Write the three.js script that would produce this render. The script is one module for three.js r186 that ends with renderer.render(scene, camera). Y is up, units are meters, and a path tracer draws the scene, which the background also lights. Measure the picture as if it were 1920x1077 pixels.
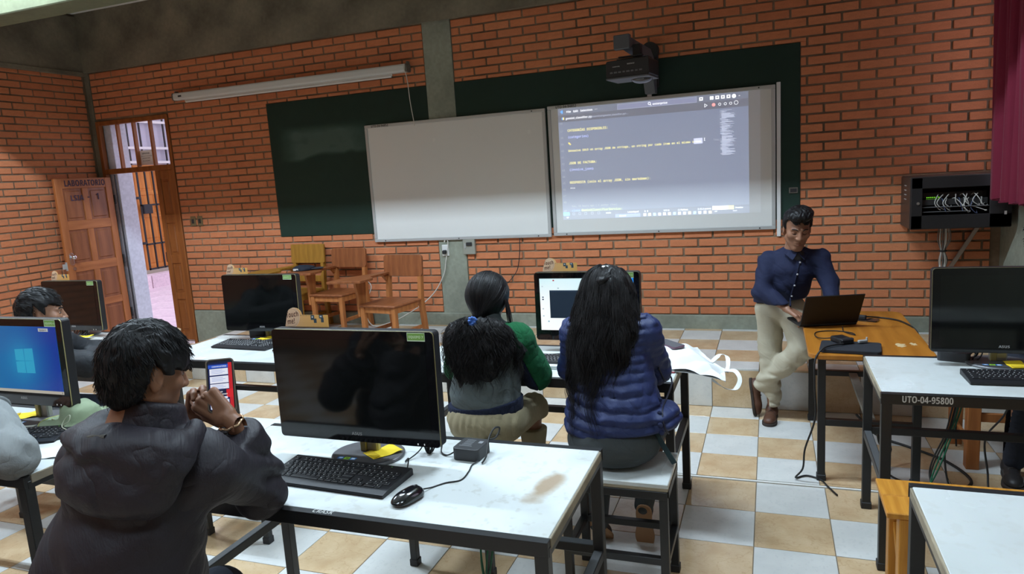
import * as THREE from 'three';
import { mergeGeometries, mergeVertices, toCreasedNormals } from 'three/addons/utils/BufferGeometryUtils.js';
import { RectAreaLightUniformsLib } from 'three/addons/lights/RectAreaLightUniformsLib.js';

// ------------------------------------------------------------------ camera, sky, lamps, exposure
const scene = new THREE.Scene();
const renderer = new THREE.WebGLRenderer();
renderer.toneMapping = THREE.LinearToneMapping;
renderer.toneMappingExposure = 1.0;
renderer.shadowMap.enabled = true;
RectAreaLightUniformsLib.init();
const camera = new THREE.PerspectiveCamera(44.53, 1920 / 1077, 0.05, 100);
camera.position.set(0.5724, 1.7969, 6.4638);
camera.quaternion.setFromRotationMatrix(new THREE.Matrix4().set(
  0.93829512, 0.00443013, 0.34580723, 0,
  -0.06302951, 0.98536161, 0.15839751, 0,
  -0.34004345, -0.17041967, 0.92483922, 0,
  0, 0, 0, 1));
scene.background = new THREE.Color().setRGB(1.5, 1.38, 1.75);   // bright overcast daylight outside the door and the windows

const LAMP_COLOR = new THREE.Color().setRGB(0.71, 0.868, 1.02);
const LAMP_ROWS = [   // [z, y, intensity] of the ceiling batten rows; each row carries lamps at the x of LAMP_X
  [3.08, 3.87, 330], [6.15, 3.87, 100],
];
const LAMP_X = [-5.2, -2.6, 0.0];

// ------------------------------------------------------------------ helpers
const V = (x, y, z) => new THREE.Vector3(x, y, z);
let seed = 7;
const rnd = () => { seed = (seed * 1664525 + 1013904223) >>> 0; return seed / 4294967296; };
const rr = (a, b) => a + (b - a) * rnd();
const clamp = (x, a, b) => Math.min(b, Math.max(a, x));
const lerp = (a, b, t) => a + (b - a) * t;
const smooth = (a, b, x) => { const t = clamp((x - a) / (b - a), 0, 1); return t * t * (3 - 2 * t); };
const used = {};
function numbered(n) { const k = used[n] = (used[n] ?? -1) + 1; return k ? `${n}_${String(k).padStart(3, '0')}` : n; }
function tag(o, label, category, group) { o.userData.label = label; o.userData.category = category; if (group) o.userData.group = group; return o; }
function thing(name, label, category, [x, y, z] = [0, 0, 0], turn = 0, group) {
  const o = new THREE.Group(); o.name = numbered(name); scene.add(o);
  o.position.set(x, y, z); o.rotation.y = turn;
  return tag(o, label, category, group);
}
function mesh(name, geo, mat, parent) {
  const g = Array.isArray(geo) ? merge(geo) : geo;
  const m = new THREE.Mesh(g, mat); m.castShadow = m.receiveShadow = true;
  m.name = parent ? name : numbered(name);
  if (parent) {
    const n = parent.children.filter((c) => c.userData.base === name).length;
    if (n) m.name = `${name}_${String(n).padStart(3, '0')}`;
    m.userData.base = name;
  }
  (parent ?? scene).add(m);
  return m;
}
function struct(name, geo, mat) { const m = mesh(name, geo, mat); m.userData.kind = 'structure'; return m; }
function structGroup(name) { const o = new THREE.Group(); o.name = numbered(name); o.userData.kind = 'structure'; scene.add(o); return o; }
function merge(list) {
  list = list.map((g) => {
    let h = g.index ? g.toNonIndexed() : g;
    if (h === g) h = g.clone();
    if (!h.attributes.normal) h.computeVertexNormals();
    if (!h.attributes.uv) h.setAttribute('uv', new THREE.BufferAttribute(new Float32Array(h.attributes.position.count * 2), 2));
    for (const k of Object.keys(h.attributes)) if (!['position', 'normal', 'uv'].includes(k)) h.deleteAttribute(k);
    h.morphAttributes = {};
    return h;
  });
  return list.length === 1 ? list[0] : mergeGeometries(list, false);
}
// box projection uv in metres
function boxUV(g, s = 1, ox = 0, oy = 0) {
  const p = g.attributes.position, n = g.attributes.normal, uv = new Float32Array(p.count * 2);
  for (let i = 0; i < p.count; i++) {
    const ax = Math.abs(n.getX(i)), ay = Math.abs(n.getY(i)), az = Math.abs(n.getZ(i));
    let u, v;
    if (ay >= ax && ay >= az) { u = p.getX(i); v = p.getZ(i); } else if (ax >= az) { u = p.getZ(i); v = p.getY(i); } else { u = p.getX(i); v = p.getY(i); }
    uv[i * 2] = u * s + ox; uv[i * 2 + 1] = v * s + oy;
  }
  g.setAttribute('uv', new THREE.BufferAttribute(uv, 2));
  return g;
}
// chamfered box centred at (x, y, z): 44 triangles
function cbox(w, h, d, x = 0, y = 0, z = 0, b = 0.002) {
  b = Math.min(b, w * 0.45, h * 0.45, d * 0.45);
  const X = w / 2, Y = h / 2, Z = d / 2, pos = [];
  const quad = (a, bb, c, dd) => pos.push(...a, ...bb, ...c, ...a, ...c, ...dd);
  const P = (sx, sy, sz, k) => [sx * (k === 0 ? X : X - b), sy * (k === 1 ? Y : Y - b), sz * (k === 2 ? Z : Z - b)];
  const fix = (n0) => { // orient the last triangles outward
    for (let i = n0; i < pos.length; i += 9) {
      const A = pos.slice(i, i + 9), ux = A[3] - A[0], uy = A[4] - A[1], uz = A[5] - A[2], vx = A[6] - A[0], vy = A[7] - A[1], vz = A[8] - A[2];
      const nx = uy * vz - uz * vy, ny = uz * vx - ux * vz, nz = ux * vy - uy * vx;
      if (nx * (A[0] + A[3] + A[6]) + ny * (A[1] + A[4] + A[7]) + nz * (A[2] + A[5] + A[8]) < 0) for (let k = 0; k < 3; k++) { const t = pos[i + 3 + k]; pos[i + 3 + k] = pos[i + 6 + k]; pos[i + 6 + k] = t; }
    }
  };
  for (let k = 0; k < 3; k++) for (const s of [-1, 1]) {
    const c = [[-1, -1], [1, -1], [1, 1], [-1, 1]].map(([p, q]) => { const v = [0, 0, 0]; v[k] = s; v[(k + 1) % 3] = p; v[(k + 2) % 3] = q; return P(...v, k); });
    quad(...c);
  }
  for (let k = 0; k < 3; k++) { const i = (k + 1) % 3, j = (k + 2) % 3; // edges along axis k
    for (const s of [-1, 1]) for (const t of [-1, 1]) {
      const mk = (e, f) => { const v = [0, 0, 0]; v[k] = e; v[i] = s; v[j] = t; return P(...v, f); };
      quad(mk(-1, i), mk(1, i), mk(1, j), mk(-1, j));
    } }
  for (const s of [-1, 1]) for (const t of [-1, 1]) for (const u of [-1, 1]) pos.push(...P(s, t, u, 0), ...P(s, t, u, 1), ...P(s, t, u, 2));
  fix(0);
  const g = new THREE.BufferGeometry();
  g.setAttribute('position', new THREE.Float32BufferAttribute(pos, 3));
  g.computeVertexNormals(); boxUV(g);
  return g.translate(x, y, z);
}
const bar = (a, b, w, h = w, bev = 0.0015) => { // a square bar from a to b (Vector3)
  const d = b.clone().sub(a), L = d.length(), g = cbox(w, L, h, 0, 0, 0, bev);
  const q = new THREE.Quaternion().setFromUnitVectors(V(0, 1, 0), d.normalize());
  return g.applyQuaternion(q).translate((a.x + b.x) / 2, (a.y + b.y) / 2, (a.z + b.z) / 2);
};
const cyl = (r, h, x = 0, y = 0, z = 0, n = 20, r2 = r) => new THREE.CylinderGeometry(r2, r, h, n).translate(x, y, z);
const lathe = (pts, n = 32) => new THREE.LatheGeometry(pts.map(([a, b]) => new THREE.Vector2(a, b)), n);
const tube = (pts, r, seg = 40, rad = 8) => new THREE.TubeGeometry(new THREE.CatmullRomCurve3(pts.map((p) => (p.isVector3 ? p : V(...p))), false, 'centripetal'), seg, r, rad, false);
const extr = (shape, depth, bevel = 0, seg = 8) => new THREE.ExtrudeGeometry(shape, { depth, bevelEnabled: bevel > 0, bevelSize: bevel, bevelThickness: bevel, bevelSegments: 2, curveSegments: seg });
function rrShape(w, h, r, x = 0, y = 0) {
  const s = new THREE.Shape(), a = x - w / 2, b = y - h / 2; r = Math.min(r, w / 2, h / 2);
  s.moveTo(a + r, b); s.lineTo(a + w - r, b); s.absarc(a + w - r, b + r, r, -Math.PI / 2, 0); s.lineTo(a + w, b + h - r); s.absarc(a + w - r, b + h - r, r, 0, Math.PI / 2);
  s.lineTo(a + r, b + h); s.absarc(a + r, b + h - r, r, Math.PI / 2, Math.PI); s.lineTo(a, b + r); s.absarc(a + r, b + r, r, Math.PI, Math.PI * 1.5);
  return s;
}
// a flat rounded plate lying in xz with thickness t (top at y = t)
const plateXZ = (w, d, t, r, bev = 0.001) => extr(rrShape(w - 2 * bev, d - 2 * bev, r), t - 2 * bev, bev, 6).rotateX(-Math.PI / 2).translate(0, bev, 0);

// ------------------------------------------------------------------ noise and textures
const hash3 = (x, y, z) => { let h = Math.imul(x, 374761393) ^ Math.imul(y, 668265263) ^ Math.imul(z, 2147483647 ^ 0x5bd1e995); h = Math.imul(h ^ (h >>> 13), 1274126177); return ((h ^ (h >>> 16)) >>> 0) / 4294967296; };
function noise3(x, y, z) {
  const i = Math.floor(x), j = Math.floor(y), k = Math.floor(z); let u = x - i, v = y - j, w = z - k;
  u = u * u * (3 - 2 * u); v = v * v * (3 - 2 * v); w = w * w * (3 - 2 * w);
  const l = (a, b, t) => a + (b - a) * t;
  return l(l(l(hash3(i, j, k), hash3(i + 1, j, k), u), l(hash3(i, j + 1, k), hash3(i + 1, j + 1, k), u), v), l(l(hash3(i, j, k + 1), hash3(i + 1, j, k + 1), u), l(hash3(i, j + 1, k + 1), hash3(i + 1, j + 1, k + 1), u), v), w) * 2 - 1;
}
const pnoise = (x, y, px, py, s) => { // tileable 2-d noise: x in [0, px), y in [0, py)
  const i = Math.floor(x), j = Math.floor(y); let u = x - i, v = y - j; u = u * u * (3 - 2 * u); v = v * v * (3 - 2 * v);
  const m = (a, p) => ((a % p) + p) % p, H = (a, b) => hash3(m(a, px), m(b, py), s);
  return lerp(lerp(H(i, j), H(i + 1, j), u), lerp(H(i, j + 1), H(i + 1, j + 1), u), v);
};
function fbm(u, v, f, oct, s, fy = f) { let a = 0, w = 0.5, t = 0; for (let o = 0; o < oct; o++) { a += w * pnoise(u * f, v * fy, f, fy, s + o); t += w; w *= 0.5; f *= 2; fy *= 2; } return a / t; }
function tex(w, h, fn, srgb = true, rx = 1, ry = rx) {
  const d = new Uint8Array(w * h * 4);
  for (let y = 0; y < h; y++) for (let x = 0; x < w; x++) {
    const c = fn(x / w, y / h), i = (y * w + x) * 4;
    if (typeof c === 'number') d[i] = d[i + 1] = d[i + 2] = clamp(c, 0, 1) * 255; else for (let k = 0; k < 3; k++) d[i + k] = clamp(c[k], 0, 255);
    d[i + 3] = 255;
  }
  const t = new THREE.DataTexture(d, w, h, THREE.RGBAFormat);
  t.magFilter = THREE.LinearFilter; t.minFilter = THREE.LinearMipmapLinearFilter; t.wrapS = t.wrapT = THREE.RepeatWrapping; t.repeat.set(rx, ry);
  if (srgb) t.colorSpace = THREE.SRGBColorSpace; t.needsUpdate = true;
  return t;
}
const mix3 = (a, b, t) => [lerp(a[0], b[0], t), lerp(a[1], b[1], t), lerp(a[2], b[2], t)];
function canvasTex(w, h, draw) {
  const c = document.createElement('canvas'); c.width = w; c.height = h; draw(c.getContext('2d'), w, h);
  const t = new THREE.CanvasTexture(c); t.colorSpace = THREE.SRGBColorSpace; return t;
}
const std = (o) => new THREE.MeshStandardMaterial(o);
const phys = (o) => new THREE.MeshPhysicalMaterial(o);
const lin = (r, g, b) => new THREE.Color().setRGB(r, g, b);
const grain = tex(256, 256, (u, v) => fbm(u, v, 32, 3, 11), false);
const blotch = tex(256, 256, (u, v) => fbm(u, v, 5, 5, 23), false);
const concreteMap = (c, amt, s) => tex(256, 256, (u, v) => { const n = fbm(u, v, 3, 5, s) - 0.5, m = fbm(u, v, 40, 2, s + 9) - 0.5; return c.map((x) => x * (1 + amt * n * 2 + 0.12 * m)); });
function rep(t, rx, ry = rx) { const c = t.clone(); c.repeat.set(rx, ry); c.needsUpdate = true; return c; }
const woodMap = (c0, c1, s, fx = 3, fy = 40) => tex(256, 512, (u, v) => { // grain along v
  const w = fbm(u, v, fy, 3, s, 3), k = 0.5 + 0.5 * Math.sin((u * fx + 0.35 * fbm(u, v, 4, 3, s + 3, 2)) * 18), f = fbm(u, v, 90, 2, s + 5, 5);
  return mix3(c0, c1, clamp(0.45 * w + 0.35 * k + 0.35 * f - 0.1, 0, 1));
});
const M = {};
M.concrete = std({ map: concreteMap([112, 106, 90], 0.28, 31), roughness: 0.95, bumpMap: grain, bumpScale: 0.002 });
M.plinth = std({ map: concreteMap([132, 136, 122], 0.2, 37), roughness: 0.85, bumpMap: grain, bumpScale: 0.0015 });
M.paleBeam = std({ map: concreteMap([98, 102, 78], 0.12, 41), roughness: 0.9 });
M.mortar = std({ map: concreteMap([134, 114, 92], 0.25, 43), roughness: 1, bumpMap: grain, bumpScale: 0.003 });
M.white = std({ color: lin(0.78, 0.79, 0.76), roughness: 0.9 });
M.blackMetal = std({ color: lin(0.012, 0.013, 0.014), roughness: 0.42, metalness: 0.0, bumpMap: rep(blotch, 6), bumpScale: 0.0006 });
M.greyEdge = std({ map: concreteMap([120, 116, 106], 0.4, 51), roughness: 0.7 });
M.blackPlastic = std({ color: lin(0.012, 0.012, 0.014), roughness: 0.45 });
M.softBlack = std({ color: lin(0.02, 0.02, 0.022), roughness: 0.6 });
M.glossBlack = phys({ color: lin(0.008, 0.008, 0.01), roughness: 0.12, clearcoat: 0.6, clearcoatRoughness: 0.05 });
M.cable = std({ color: lin(0.012, 0.012, 0.012), roughness: 0.55 });
M.whiteCable = std({ color: lin(0.62, 0.6, 0.54), roughness: 0.5 });
M.greenCable = std({ color: lin(0.01, 0.12, 0.06), roughness: 0.5 });
M.alu = std({ color: lin(0.5, 0.51, 0.5), roughness: 0.45, metalness: 0.35 });
M.chrome = std({ color: lin(0.7, 0.7, 0.72), roughness: 0.2, metalness: 1 });
M.whitePlastic = std({ color: lin(0.72, 0.72, 0.7), roughness: 0.45 });
M.yellowPaper = std({ color: lin(0.9, 0.66, 0.02), roughness: 0.8, side: THREE.DoubleSide });
// ------------------------------------------------------------------ the room: x to the right along the board wall (z = 0), z towards the camera
const ROOM = { x0: -7.14, x1: 2.27, z1: 9.6, h: 3.98 };
const BX = 0.25678, BY = 0.077754, BX0 = -1.57658, BY0 = 1.08525;
{ // floor: square tiles laid chequered; the rows nearer than z = 2.86 are of a slightly larger tile
  const beige = [0, 1, 2].map((k) => std({ map: tex(256, 256, (u, v) => {
    const n = fbm(u, v, 4, 5, 61 + k), f = Math.abs(fbm(u, v, 6, 4, 71 + k) - 0.5), g = fbm(u, v, 60, 2, 81 + k);
    return mix3(mix3([196, 166, 128], [214, 188, 152], clamp(n * 1.6 - 0.3, 0, 1)), [168, 132, 92], clamp(0.3 - f * 12, 0, 0.25) + 0.12 * (g - 0.5));
  }), roughness: 0.25, roughnessMap: blotch }));
  const pale = [0, 1].map((k) => std({ map: tex(256, 256, (u, v) => { const n = fbm(u, v, 4, 4, 91 + k), d = fbm(u, v, 24, 3, 95 + k); return mix3([222, 222, 218], [206, 207, 204], clamp(n * 1.2 - 0.2 + (d > 0.68 ? 0.4 : 0), 0, 1)); }), roughness: 0.22 }));
  for (const m of [...beige, ...pale]) m.roughness = 0.3;
  const joint = std({ color: lin(0.2, 0.16, 0.11), roughness: 0.9 });
  const floor = struct('floor', [cbox(22, 0.2, 22, -4, -0.1045, 1.2, 0.001)], joint);
  floor.position.y = 0; floor.receiveShadow = true;
  const T1 = 0.33, T2 = 0.3529, X0 = 0.4931, cell = (T) => boxUV(cbox(T - 0.004, 0.02, T - 0.004, 0, -0.01, 0, 0.0012), 1 / T, 0.5, 0.5);
  const g1 = cell(T1), g2 = cell(T2), far = [], near = [];
  const place = (T, geo, zc, c, r) => {
    const x = X0 + (c + 0.5) * T, z = zc, light = ((c + r) % 2 + 2) % 2 === 0;
    return { x, z, light, geo, T, c, r };
  };
  const list = [];
  for (let r = 0; r < 4; r++) for (let c = -24; c < 7; c++) { const z = 2.493 - (r + 0.5) * T1; if (z > 1.12 && X0 + (c + 0.5) * T1 > ROOM.x0 && X0 + (c + 0.5) * T1 < ROOM.x1) list.push(place(T1, g1, z, c, r)); }
  for (let r = 0; r < 19; r++) for (let c = -22; c < 6; c++) { const z = 2.529 + (r + 0.5) * T2; if (z < ROOM.z1 && X0 + (c + 0.5) * T2 > ROOM.x0) list.push(place(T2, g2, z, c, r)); }
  // the strip in front of the platform's left end, where the door is
  for (let r = 0; r < 4; r++) for (let c = -24; c < -15; c++) { const z = 1.173 - (r + 0.5) * T1; const x = X0 + (c + 0.5) * T1; if (x > ROOM.x0 && x < -4.95) list.push(place(T1, g1, z, c, r + 4)); }
  const cam = camera.position, area = (t) => { const d = Math.hypot(t.x - cam.x, t.z - cam.z), inView = t.z < 5.2 && t.x > -6.6 - 0; return (inView ? 1 : 0.001) * t.T * t.T / (d * d * d); };
  list.sort((a, b) => area(b) - area(a));
  const rest = { 0: [], 1: [] };
  list.forEach((t, i) => {
    const h = Math.floor(hash3(t.c + 50, t.r + 50, t.T > 0.34 ? 1 : 0) * 997), rot = (h % 4) * Math.PI / 2;
    if (i < 290) {
      const m = mesh('tile', t.geo, t.light ? pale[h % 2] : beige[h % 3], floor);
      m.position.set(t.x, (hash3(t.c, t.r, 5) - 0.5) * 0.0008, t.z); m.rotation.y = rot;
    } else rest[t.light ? 1 : 0].push(t.geo.clone().rotateY(rot).translate(t.x, 0, t.z));
  });
  for (const k of [0, 1]) if (rest[k].length) { const m = mesh('tiling', rest[k], k ? pale[0] : beige[0], floor); m.userData.kind = 'stuff'; }
  { const m = mesh('joint_strip', [cbox(9.2, 0.02, 0.014, -2.4, -0.0085, 2.511, 0.001)], std({ color: lin(0.75, 0.74, 0.7), roughness: 0.6 }), floor); m.userData.label = 'pale strip between two floor tile fields'; }
  // raised platform in front of the board
  const PX0 = -4.95, PX1 = ROOM.x1, H = 0.2973, ZR = 1.2814;
  const plat = struct('platform', [cbox(PX1 - PX0, H - 0.012, ZR - 0.012, (PX0 + PX1) / 2, (H - 0.012) / 2, (ZR - 0.012) / 2, 0.001)], joint);
  const rowsZ = [[ZR - 0.205, ZR], [ZR - 0.205 - T1 * 1, ZR - 0.205], [ZR - 0.205 - 2 * T1, ZR - 0.205 - T1], [ZR - 0.205 - 3 * T1, ZR - 0.205 - 2 * T1], [0.012, ZR - 0.205 - 3 * T1]];
  rowsZ.forEach(([za, zb], r) => {
    if (zb - za < 0.03) return;
    for (let c = -17; c < 6; c++) {
      const xa = Math.max(PX0, X0 + c * T1), xb = Math.min(PX1, X0 + (c + 1) * T1); if (xb - xa < 0.03) continue;
      const light = ((c + r) % 2 + 2) % 2 === 1, h = Math.floor(hash3(c + 90, r, 3) * 997);
      mesh('tile', boxUV(cbox(xb - xa - 0.004, 0.014, zb - za - 0.004, (xa + xb) / 2, H - 0.007, (za + zb) / 2, 0.0012), 1 / T1), light ? pale[h % 2] : beige[h % 3], plat);
    }
  });
  for (let c = -17; c < 6; c++) { // riser
    const xa = Math.max(PX0, X0 + c * T1), xb = Math.min(PX1, X0 + (c + 1) * T1); if (xb - xa < 0.03) continue;
    const light = (c % 2 + 2) % 2 === 0, h = Math.floor(hash3(c + 190, 2, 3) * 997);
    mesh('riser_tile', boxUV(cbox(xb - xa - 0.004, H - 0.018, 0.014, (xa + xb) / 2, (H - 0.014) / 2 + 0.001, ZR - 0.007, 0.0012), 1 / T1), light ? pale[h % 2] : beige[h % 3], plat);
  }
  for (let r = 0; r < 4; r++) { // left end of the platform
    const za = ZR - (r + 1) * T1, zb = ZR - r * T1 - 0.004, z0 = Math.max(0.02, za);
    if (zb - z0 > 0.05) mesh('riser_tile', boxUV(cbox(0.014, H - 0.018, zb - z0, PX0 - 0.007, (H - 0.014) / 2, (z0 + zb) / 2, 0.0012), 1 / T1), r % 2 ? pale[0] : beige[1], plat);
  }
}
// ---- brick walls
const brickMats = [];
{
  const base = [[195, 120, 80], [199, 123, 82], [191, 116, 77], [196, 122, 83], [201, 126, 85]];
  base.forEach((c, k) => brickMats.push(std({ map: tex(128, 64, (u, v) => { const n = fbm(u, v, 4, 4, 101 + k, 3) - 0.5, f = fbm(u, v, 48, 2, 111 + k, 24) - 0.5; return c.map((x) => x * (1 + 0.1 * n + 0.1 * f)); }, true, 4, 16), roughness: 0.9, bumpMap: grain, bumpScale: 0.0008 })));
}
function brickWall(parent, rects, toWorld, seedK, limit = 300, rank) {
  // rects: [x0, x1, y0, y1, weight]; toWorld(geometry) moves a brick from the wall plane (front at z = 0) into place
  const cache = {};
  rects.sort((a, b) => rank(b) - rank(a));
  const rest = [];
  rects.forEach((r, i) => {
    const w = r[1] - r[0], h = r[3] - r[2], key = `${w.toFixed(3)},${h.toFixed(3)}`;
    const g = cache[key] ??= toWorld(boxUV(cbox(w, h, 0.05, 0, 0, -0.025, 0.0035)), true);
    const hh = hash3(Math.round(r[0] * 200), Math.round(r[2] * 300), seedK);
    const out = (hash3(Math.round(r[0] * 200), Math.round(r[2] * 300), seedK + 1) - 0.5) * 0.004, tilt = (hash3(Math.round(r[0] * 200), Math.round(r[2] * 300), seedK + 2) - 0.5) * 0.006;
    const p = toWorld(V((r[0] + r[1]) / 2, (r[2] + r[3]) / 2, out), false), k = Math.floor(hh * brickMats.length) % brickMats.length;
    if (i < limit) { const m = mesh('brick', g, brickMats[k], parent); m.position.copy(p); m.rotation.z = tilt; } else (rest[k] ??= []).push(g.clone().translate(p.x, p.y, p.z));
  });
  // everything past the largest bricks: one mesh of the remaining masonry (one material each tone)
  const geos = [], mats = [];
  rest.forEach((l, k) => { if (l) { geos.push(merge(l)); mats.push(brickMats[k]); } });
  if (geos.length) { const m = mesh('brickwork', mergeGeometries(geos, true), mats, parent); m.userData.kind = 'stuff'; }
}
function subtract(list, hole) {
  const out = [], [hx0, hx1, hy0, hy1] = hole;
  for (const r of list) {
    const [x0, x1, y0, y1] = r;
    if (x1 <= hx0 || x0 >= hx1 || y1 <= hy0 || y0 >= hy1) { out.push(r); continue; }
    const ya = Math.max(y0, hy0), yb = Math.min(y1, hy1);
    if (hy0 - y0 > 0.012) out.push([x0, x1, y0, hy0]);
    if (y1 - hy1 > 0.012) out.push([x0, x1, hy1, y1]);
    if (hx0 - x0 > 0.02) out.push([x0, hx0, ya, yb]);
    if (x1 - hx1 > 0.02) out.push([hx1, x1, ya, yb]);
  }
  return out;
}
const BOARD = { x0: -4.55, x1: 0.81, y0: 1.27, y1: 2.715 };
const DOOR = { x0: -7.07, x1: -5.945, y0: 0, y1: 2.735 };
const PIL = { x0: -2.61, x1: -2.31 };
const BEAM_Y = 3.305, PLINTH_Y = 0.424;
{
  const wall = structGroup('wall_front');
  // backing with the door opening left free
  const bk = (x0, x1, y0, y1) => boxUV(cbox(x1 - x0, y1 - y0, 0.25, (x0 + x1) / 2, (y0 + y1) / 2, -0.012 - 0.125, 0.0005));
  mesh('mortar', [bk(-7.4, DOOR.x0, 0, 3.98), bk(DOOR.x0, DOOR.x1, DOOR.y1, 3.98), bk(DOOR.x1, 2.6, 0, 3.98)], M.mortar, wall);
  let rects = [];
  const HW = 0.239 / 2, HH = 0.0615 / 2;
  for (let k = -8; k <= 28; k++) for (let j = -24; j <= 15; j++) {
    const off = (k % 2 + 2) % 2 === 0 ? 0.5 : 0, cx = BX0 + (j + off) * BX, cy = BY0 + k * BY;
    rects.push([Math.max(cx - HW, -7.06), Math.min(cx + HW, 2.2), cy - HH, cy + HH]);
  }
  rects = rects.filter((r) => r[1] - r[0] > 0.03);
  rects = subtract(rects, [DOOR.x0 - 0.1, DOOR.x1 + 0.012, -1, DOOR.y1 + 0.01]);
  rects = subtract(rects, [BOARD.x0 - 0.004, BOARD.x1 + 0.004, BOARD.y0 - 0.004, BOARD.y1 + 0.004]);
  rects = subtract(rects, [PIL.x0 - 0.008, PIL.x1 + 0.008, -1, 4]);
  const c = camera.position;
  brickWall(wall, rects, (g, isGeo) => g, 7, 298, (r) => { const x = (r[0] + r[1]) / 2, y = (r[2] + r[3]) / 2, d = Math.hypot(x - c.x, y - c.y, c.z); const hid = y > 1.2 && y < 2.38 && x > -3.34 && x < 0.6 ? 0.01 : 1; return hid * (r[1] - r[0]) * (r[3] - r[2]) / d ** 3; });
  struct('concrete_pillar', [boxUV(cbox(PIL.x1 - PIL.x0, 3.98 - PLINTH_Y + 0.1, 0.03, (PIL.x0 + PIL.x1) / 2, (3.98 + PLINTH_Y - 0.1) / 2, -0.008, 0.003))], M.plinth);
  struct('concrete_beam', [boxUV(cbox(9.6, 3.98 - BEAM_Y, 0.08, -2.4, (3.98 + BEAM_Y) / 2, -0.006, 0.004))], M.concrete);
  struct('baseboard_front', [boxUV(cbox(2.3 - DOOR.x1 - 0.02, PLINTH_Y, 0.05, (2.3 + DOOR.x1 + 0.02) / 2, PLINTH_Y / 2, -0.005, 0.008))], M.plinth);
  struct('concrete_pillar', [boxUV(cbox(0.075, 3.98, 0.05, -7.1095, 1.99, -0.02, 0.004))], M.concrete);
}
{ // left wall: bricks laid in the yz plane, front face towards +x
  const wall = structGroup('wall_left'), X = ROOM.x0;
  mesh('mortar', [boxUV(cbox(0.25, 4, ROOM.z1 + 0.3, X - 0.137, 2, (ROOM.z1 + 0.3) / 2 - 0.25, 0.0005))], M.mortar, wall);
  let rects = [];
  const HW = 0.239 / 2, HH = 0.0615 / 2;
  for (let k = -8; k <= 28; k++) for (let j = 0; j < 38; j++) {
    const off = (k % 2 + 2) % 2 === 0 ? 0.62 : 0.12, a = (j + off) * BX - HW, b = a + 2 * HW, cy = BY0 + k * BY;
    rects.push([Math.max(a, 0.03), Math.min(b, ROOM.z1), cy - HH, cy + HH]);
  }
  rects = rects.filter((r) => r[1] - r[0] > 0.03);
  // wall coordinate is z; front normal is +x
  const toW = (g, isGeo) => (isGeo ? g.rotateY(Math.PI / 2) : V(X + g.z, g.y, g.x));
  brickWall(wall, rects, toW, 17, 298, (r) => { const z = (r[0] + r[1]) / 2, y = (r[2] + r[3]) / 2; return (z < 2.1 && y > 0.6 ? 1 : 0.001) * (r[1] - r[0]) * (r[3] - r[2]); });
  struct('concrete_beam', [boxUV(cbox(0.1, 0.66, ROOM.z1, X - 0.02, 3.62, ROOM.z1 / 2, 0.004)), boxUV(cbox(0.13, 0.05, ROOM.z1, X - 0.02, 3.292, ROOM.z1 / 2, 0.006))], M.concrete);
  struct('baseboard_left', [boxUV(cbox(0.05, PLINTH_Y, ROOM.z1 - 0.8, X, PLINTH_Y / 2, ROOM.z1 / 2 + 0.4, 0.008))], M.plinth);
}
{ // right wall with a curtained window, back wall, ceiling, the cross beam over the second row and an added unseen beam
  const g = M.plinth, X = ROOM.x1, W0 = 0.1, W1 = 3.6, Y0 = 1.5, Y1 = 3.2;
  const wl = (z0, z1, y0, y1) => boxUV(cbox(0.25, y1 - y0, z1 - z0, X + 0.125, (y0 + y1) / 2, (z0 + z1) / 2, 0.002));
  struct('wall_right', [wl(-0.25, W0, 0, 4), wl(W1, ROOM.z1 + 0.2, 0, 4), wl(W0, W1, 0, Y0), wl(W0, W1, Y1, 4)], g);
  const win = structGroup('window_1'), fm = std({ color: lin(0.3, 0.3, 0.29), roughness: 0.5 });
  const fr = [];
  for (let i = 0; i <= 3; i++) fr.push(cbox(0.04, Y1 - Y0, 0.04, X + 0.12, (Y0 + Y1) / 2, lerp(W0 + 0.02, W1 - 0.02, i / 3), 0.003));
  for (const y of [Y0 + 0.02, Y1 - 0.02]) fr.push(cbox(0.04, 0.04, W1 - W0, X + 0.12, y, (W0 + W1) / 2, 0.003));
  mesh('window_frame', fr, fm, win);
  const glass = phys({ color: 0xffffff, roughness: 0.02, transmission: 1, thickness: 0, ior: 1.45 });
  for (let i = 0; i < 3; i++) mesh('pane', [cbox(0.004, Y1 - Y0 - 0.08, (W1 - W0) / 3 - 0.05, X + 0.12, (Y0 + Y1) / 2, W0 + (i + 0.5) * (W1 - W0) / 3, 0.0005)], glass, win);
  M.glass = glass;
  struct('wall_back', [boxUV(cbox(10, 4, 0.2, -2.4, 2, ROOM.z1 + 0.1, 0.002))], std({ map: concreteMap([176, 120, 88], 0.2, 57), roughness: 0.95 }));
  struct('ceiling', [boxUV(cbox(10, 0.2, 10.2, -2.4, ROOM.h + 0.1, 4.7, 0.002))], M.white);
  struct('ceiling_beam', [boxUV(cbox(9.5, ROOM.h - 3.31, 0.27, -2.4, (ROOM.h + 3.31) / 2, 2.17, 0.008))], M.paleBeam);
  struct('ceiling_beam', [boxUV(cbox(9.5, ROOM.h - 3.31, 0.27, -2.4, (ROOM.h + 3.31) / 2, 5.3, 0.008))], M.paleBeam);  // unseen beam added to keep the rear lamps off the upper board wall
}
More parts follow.
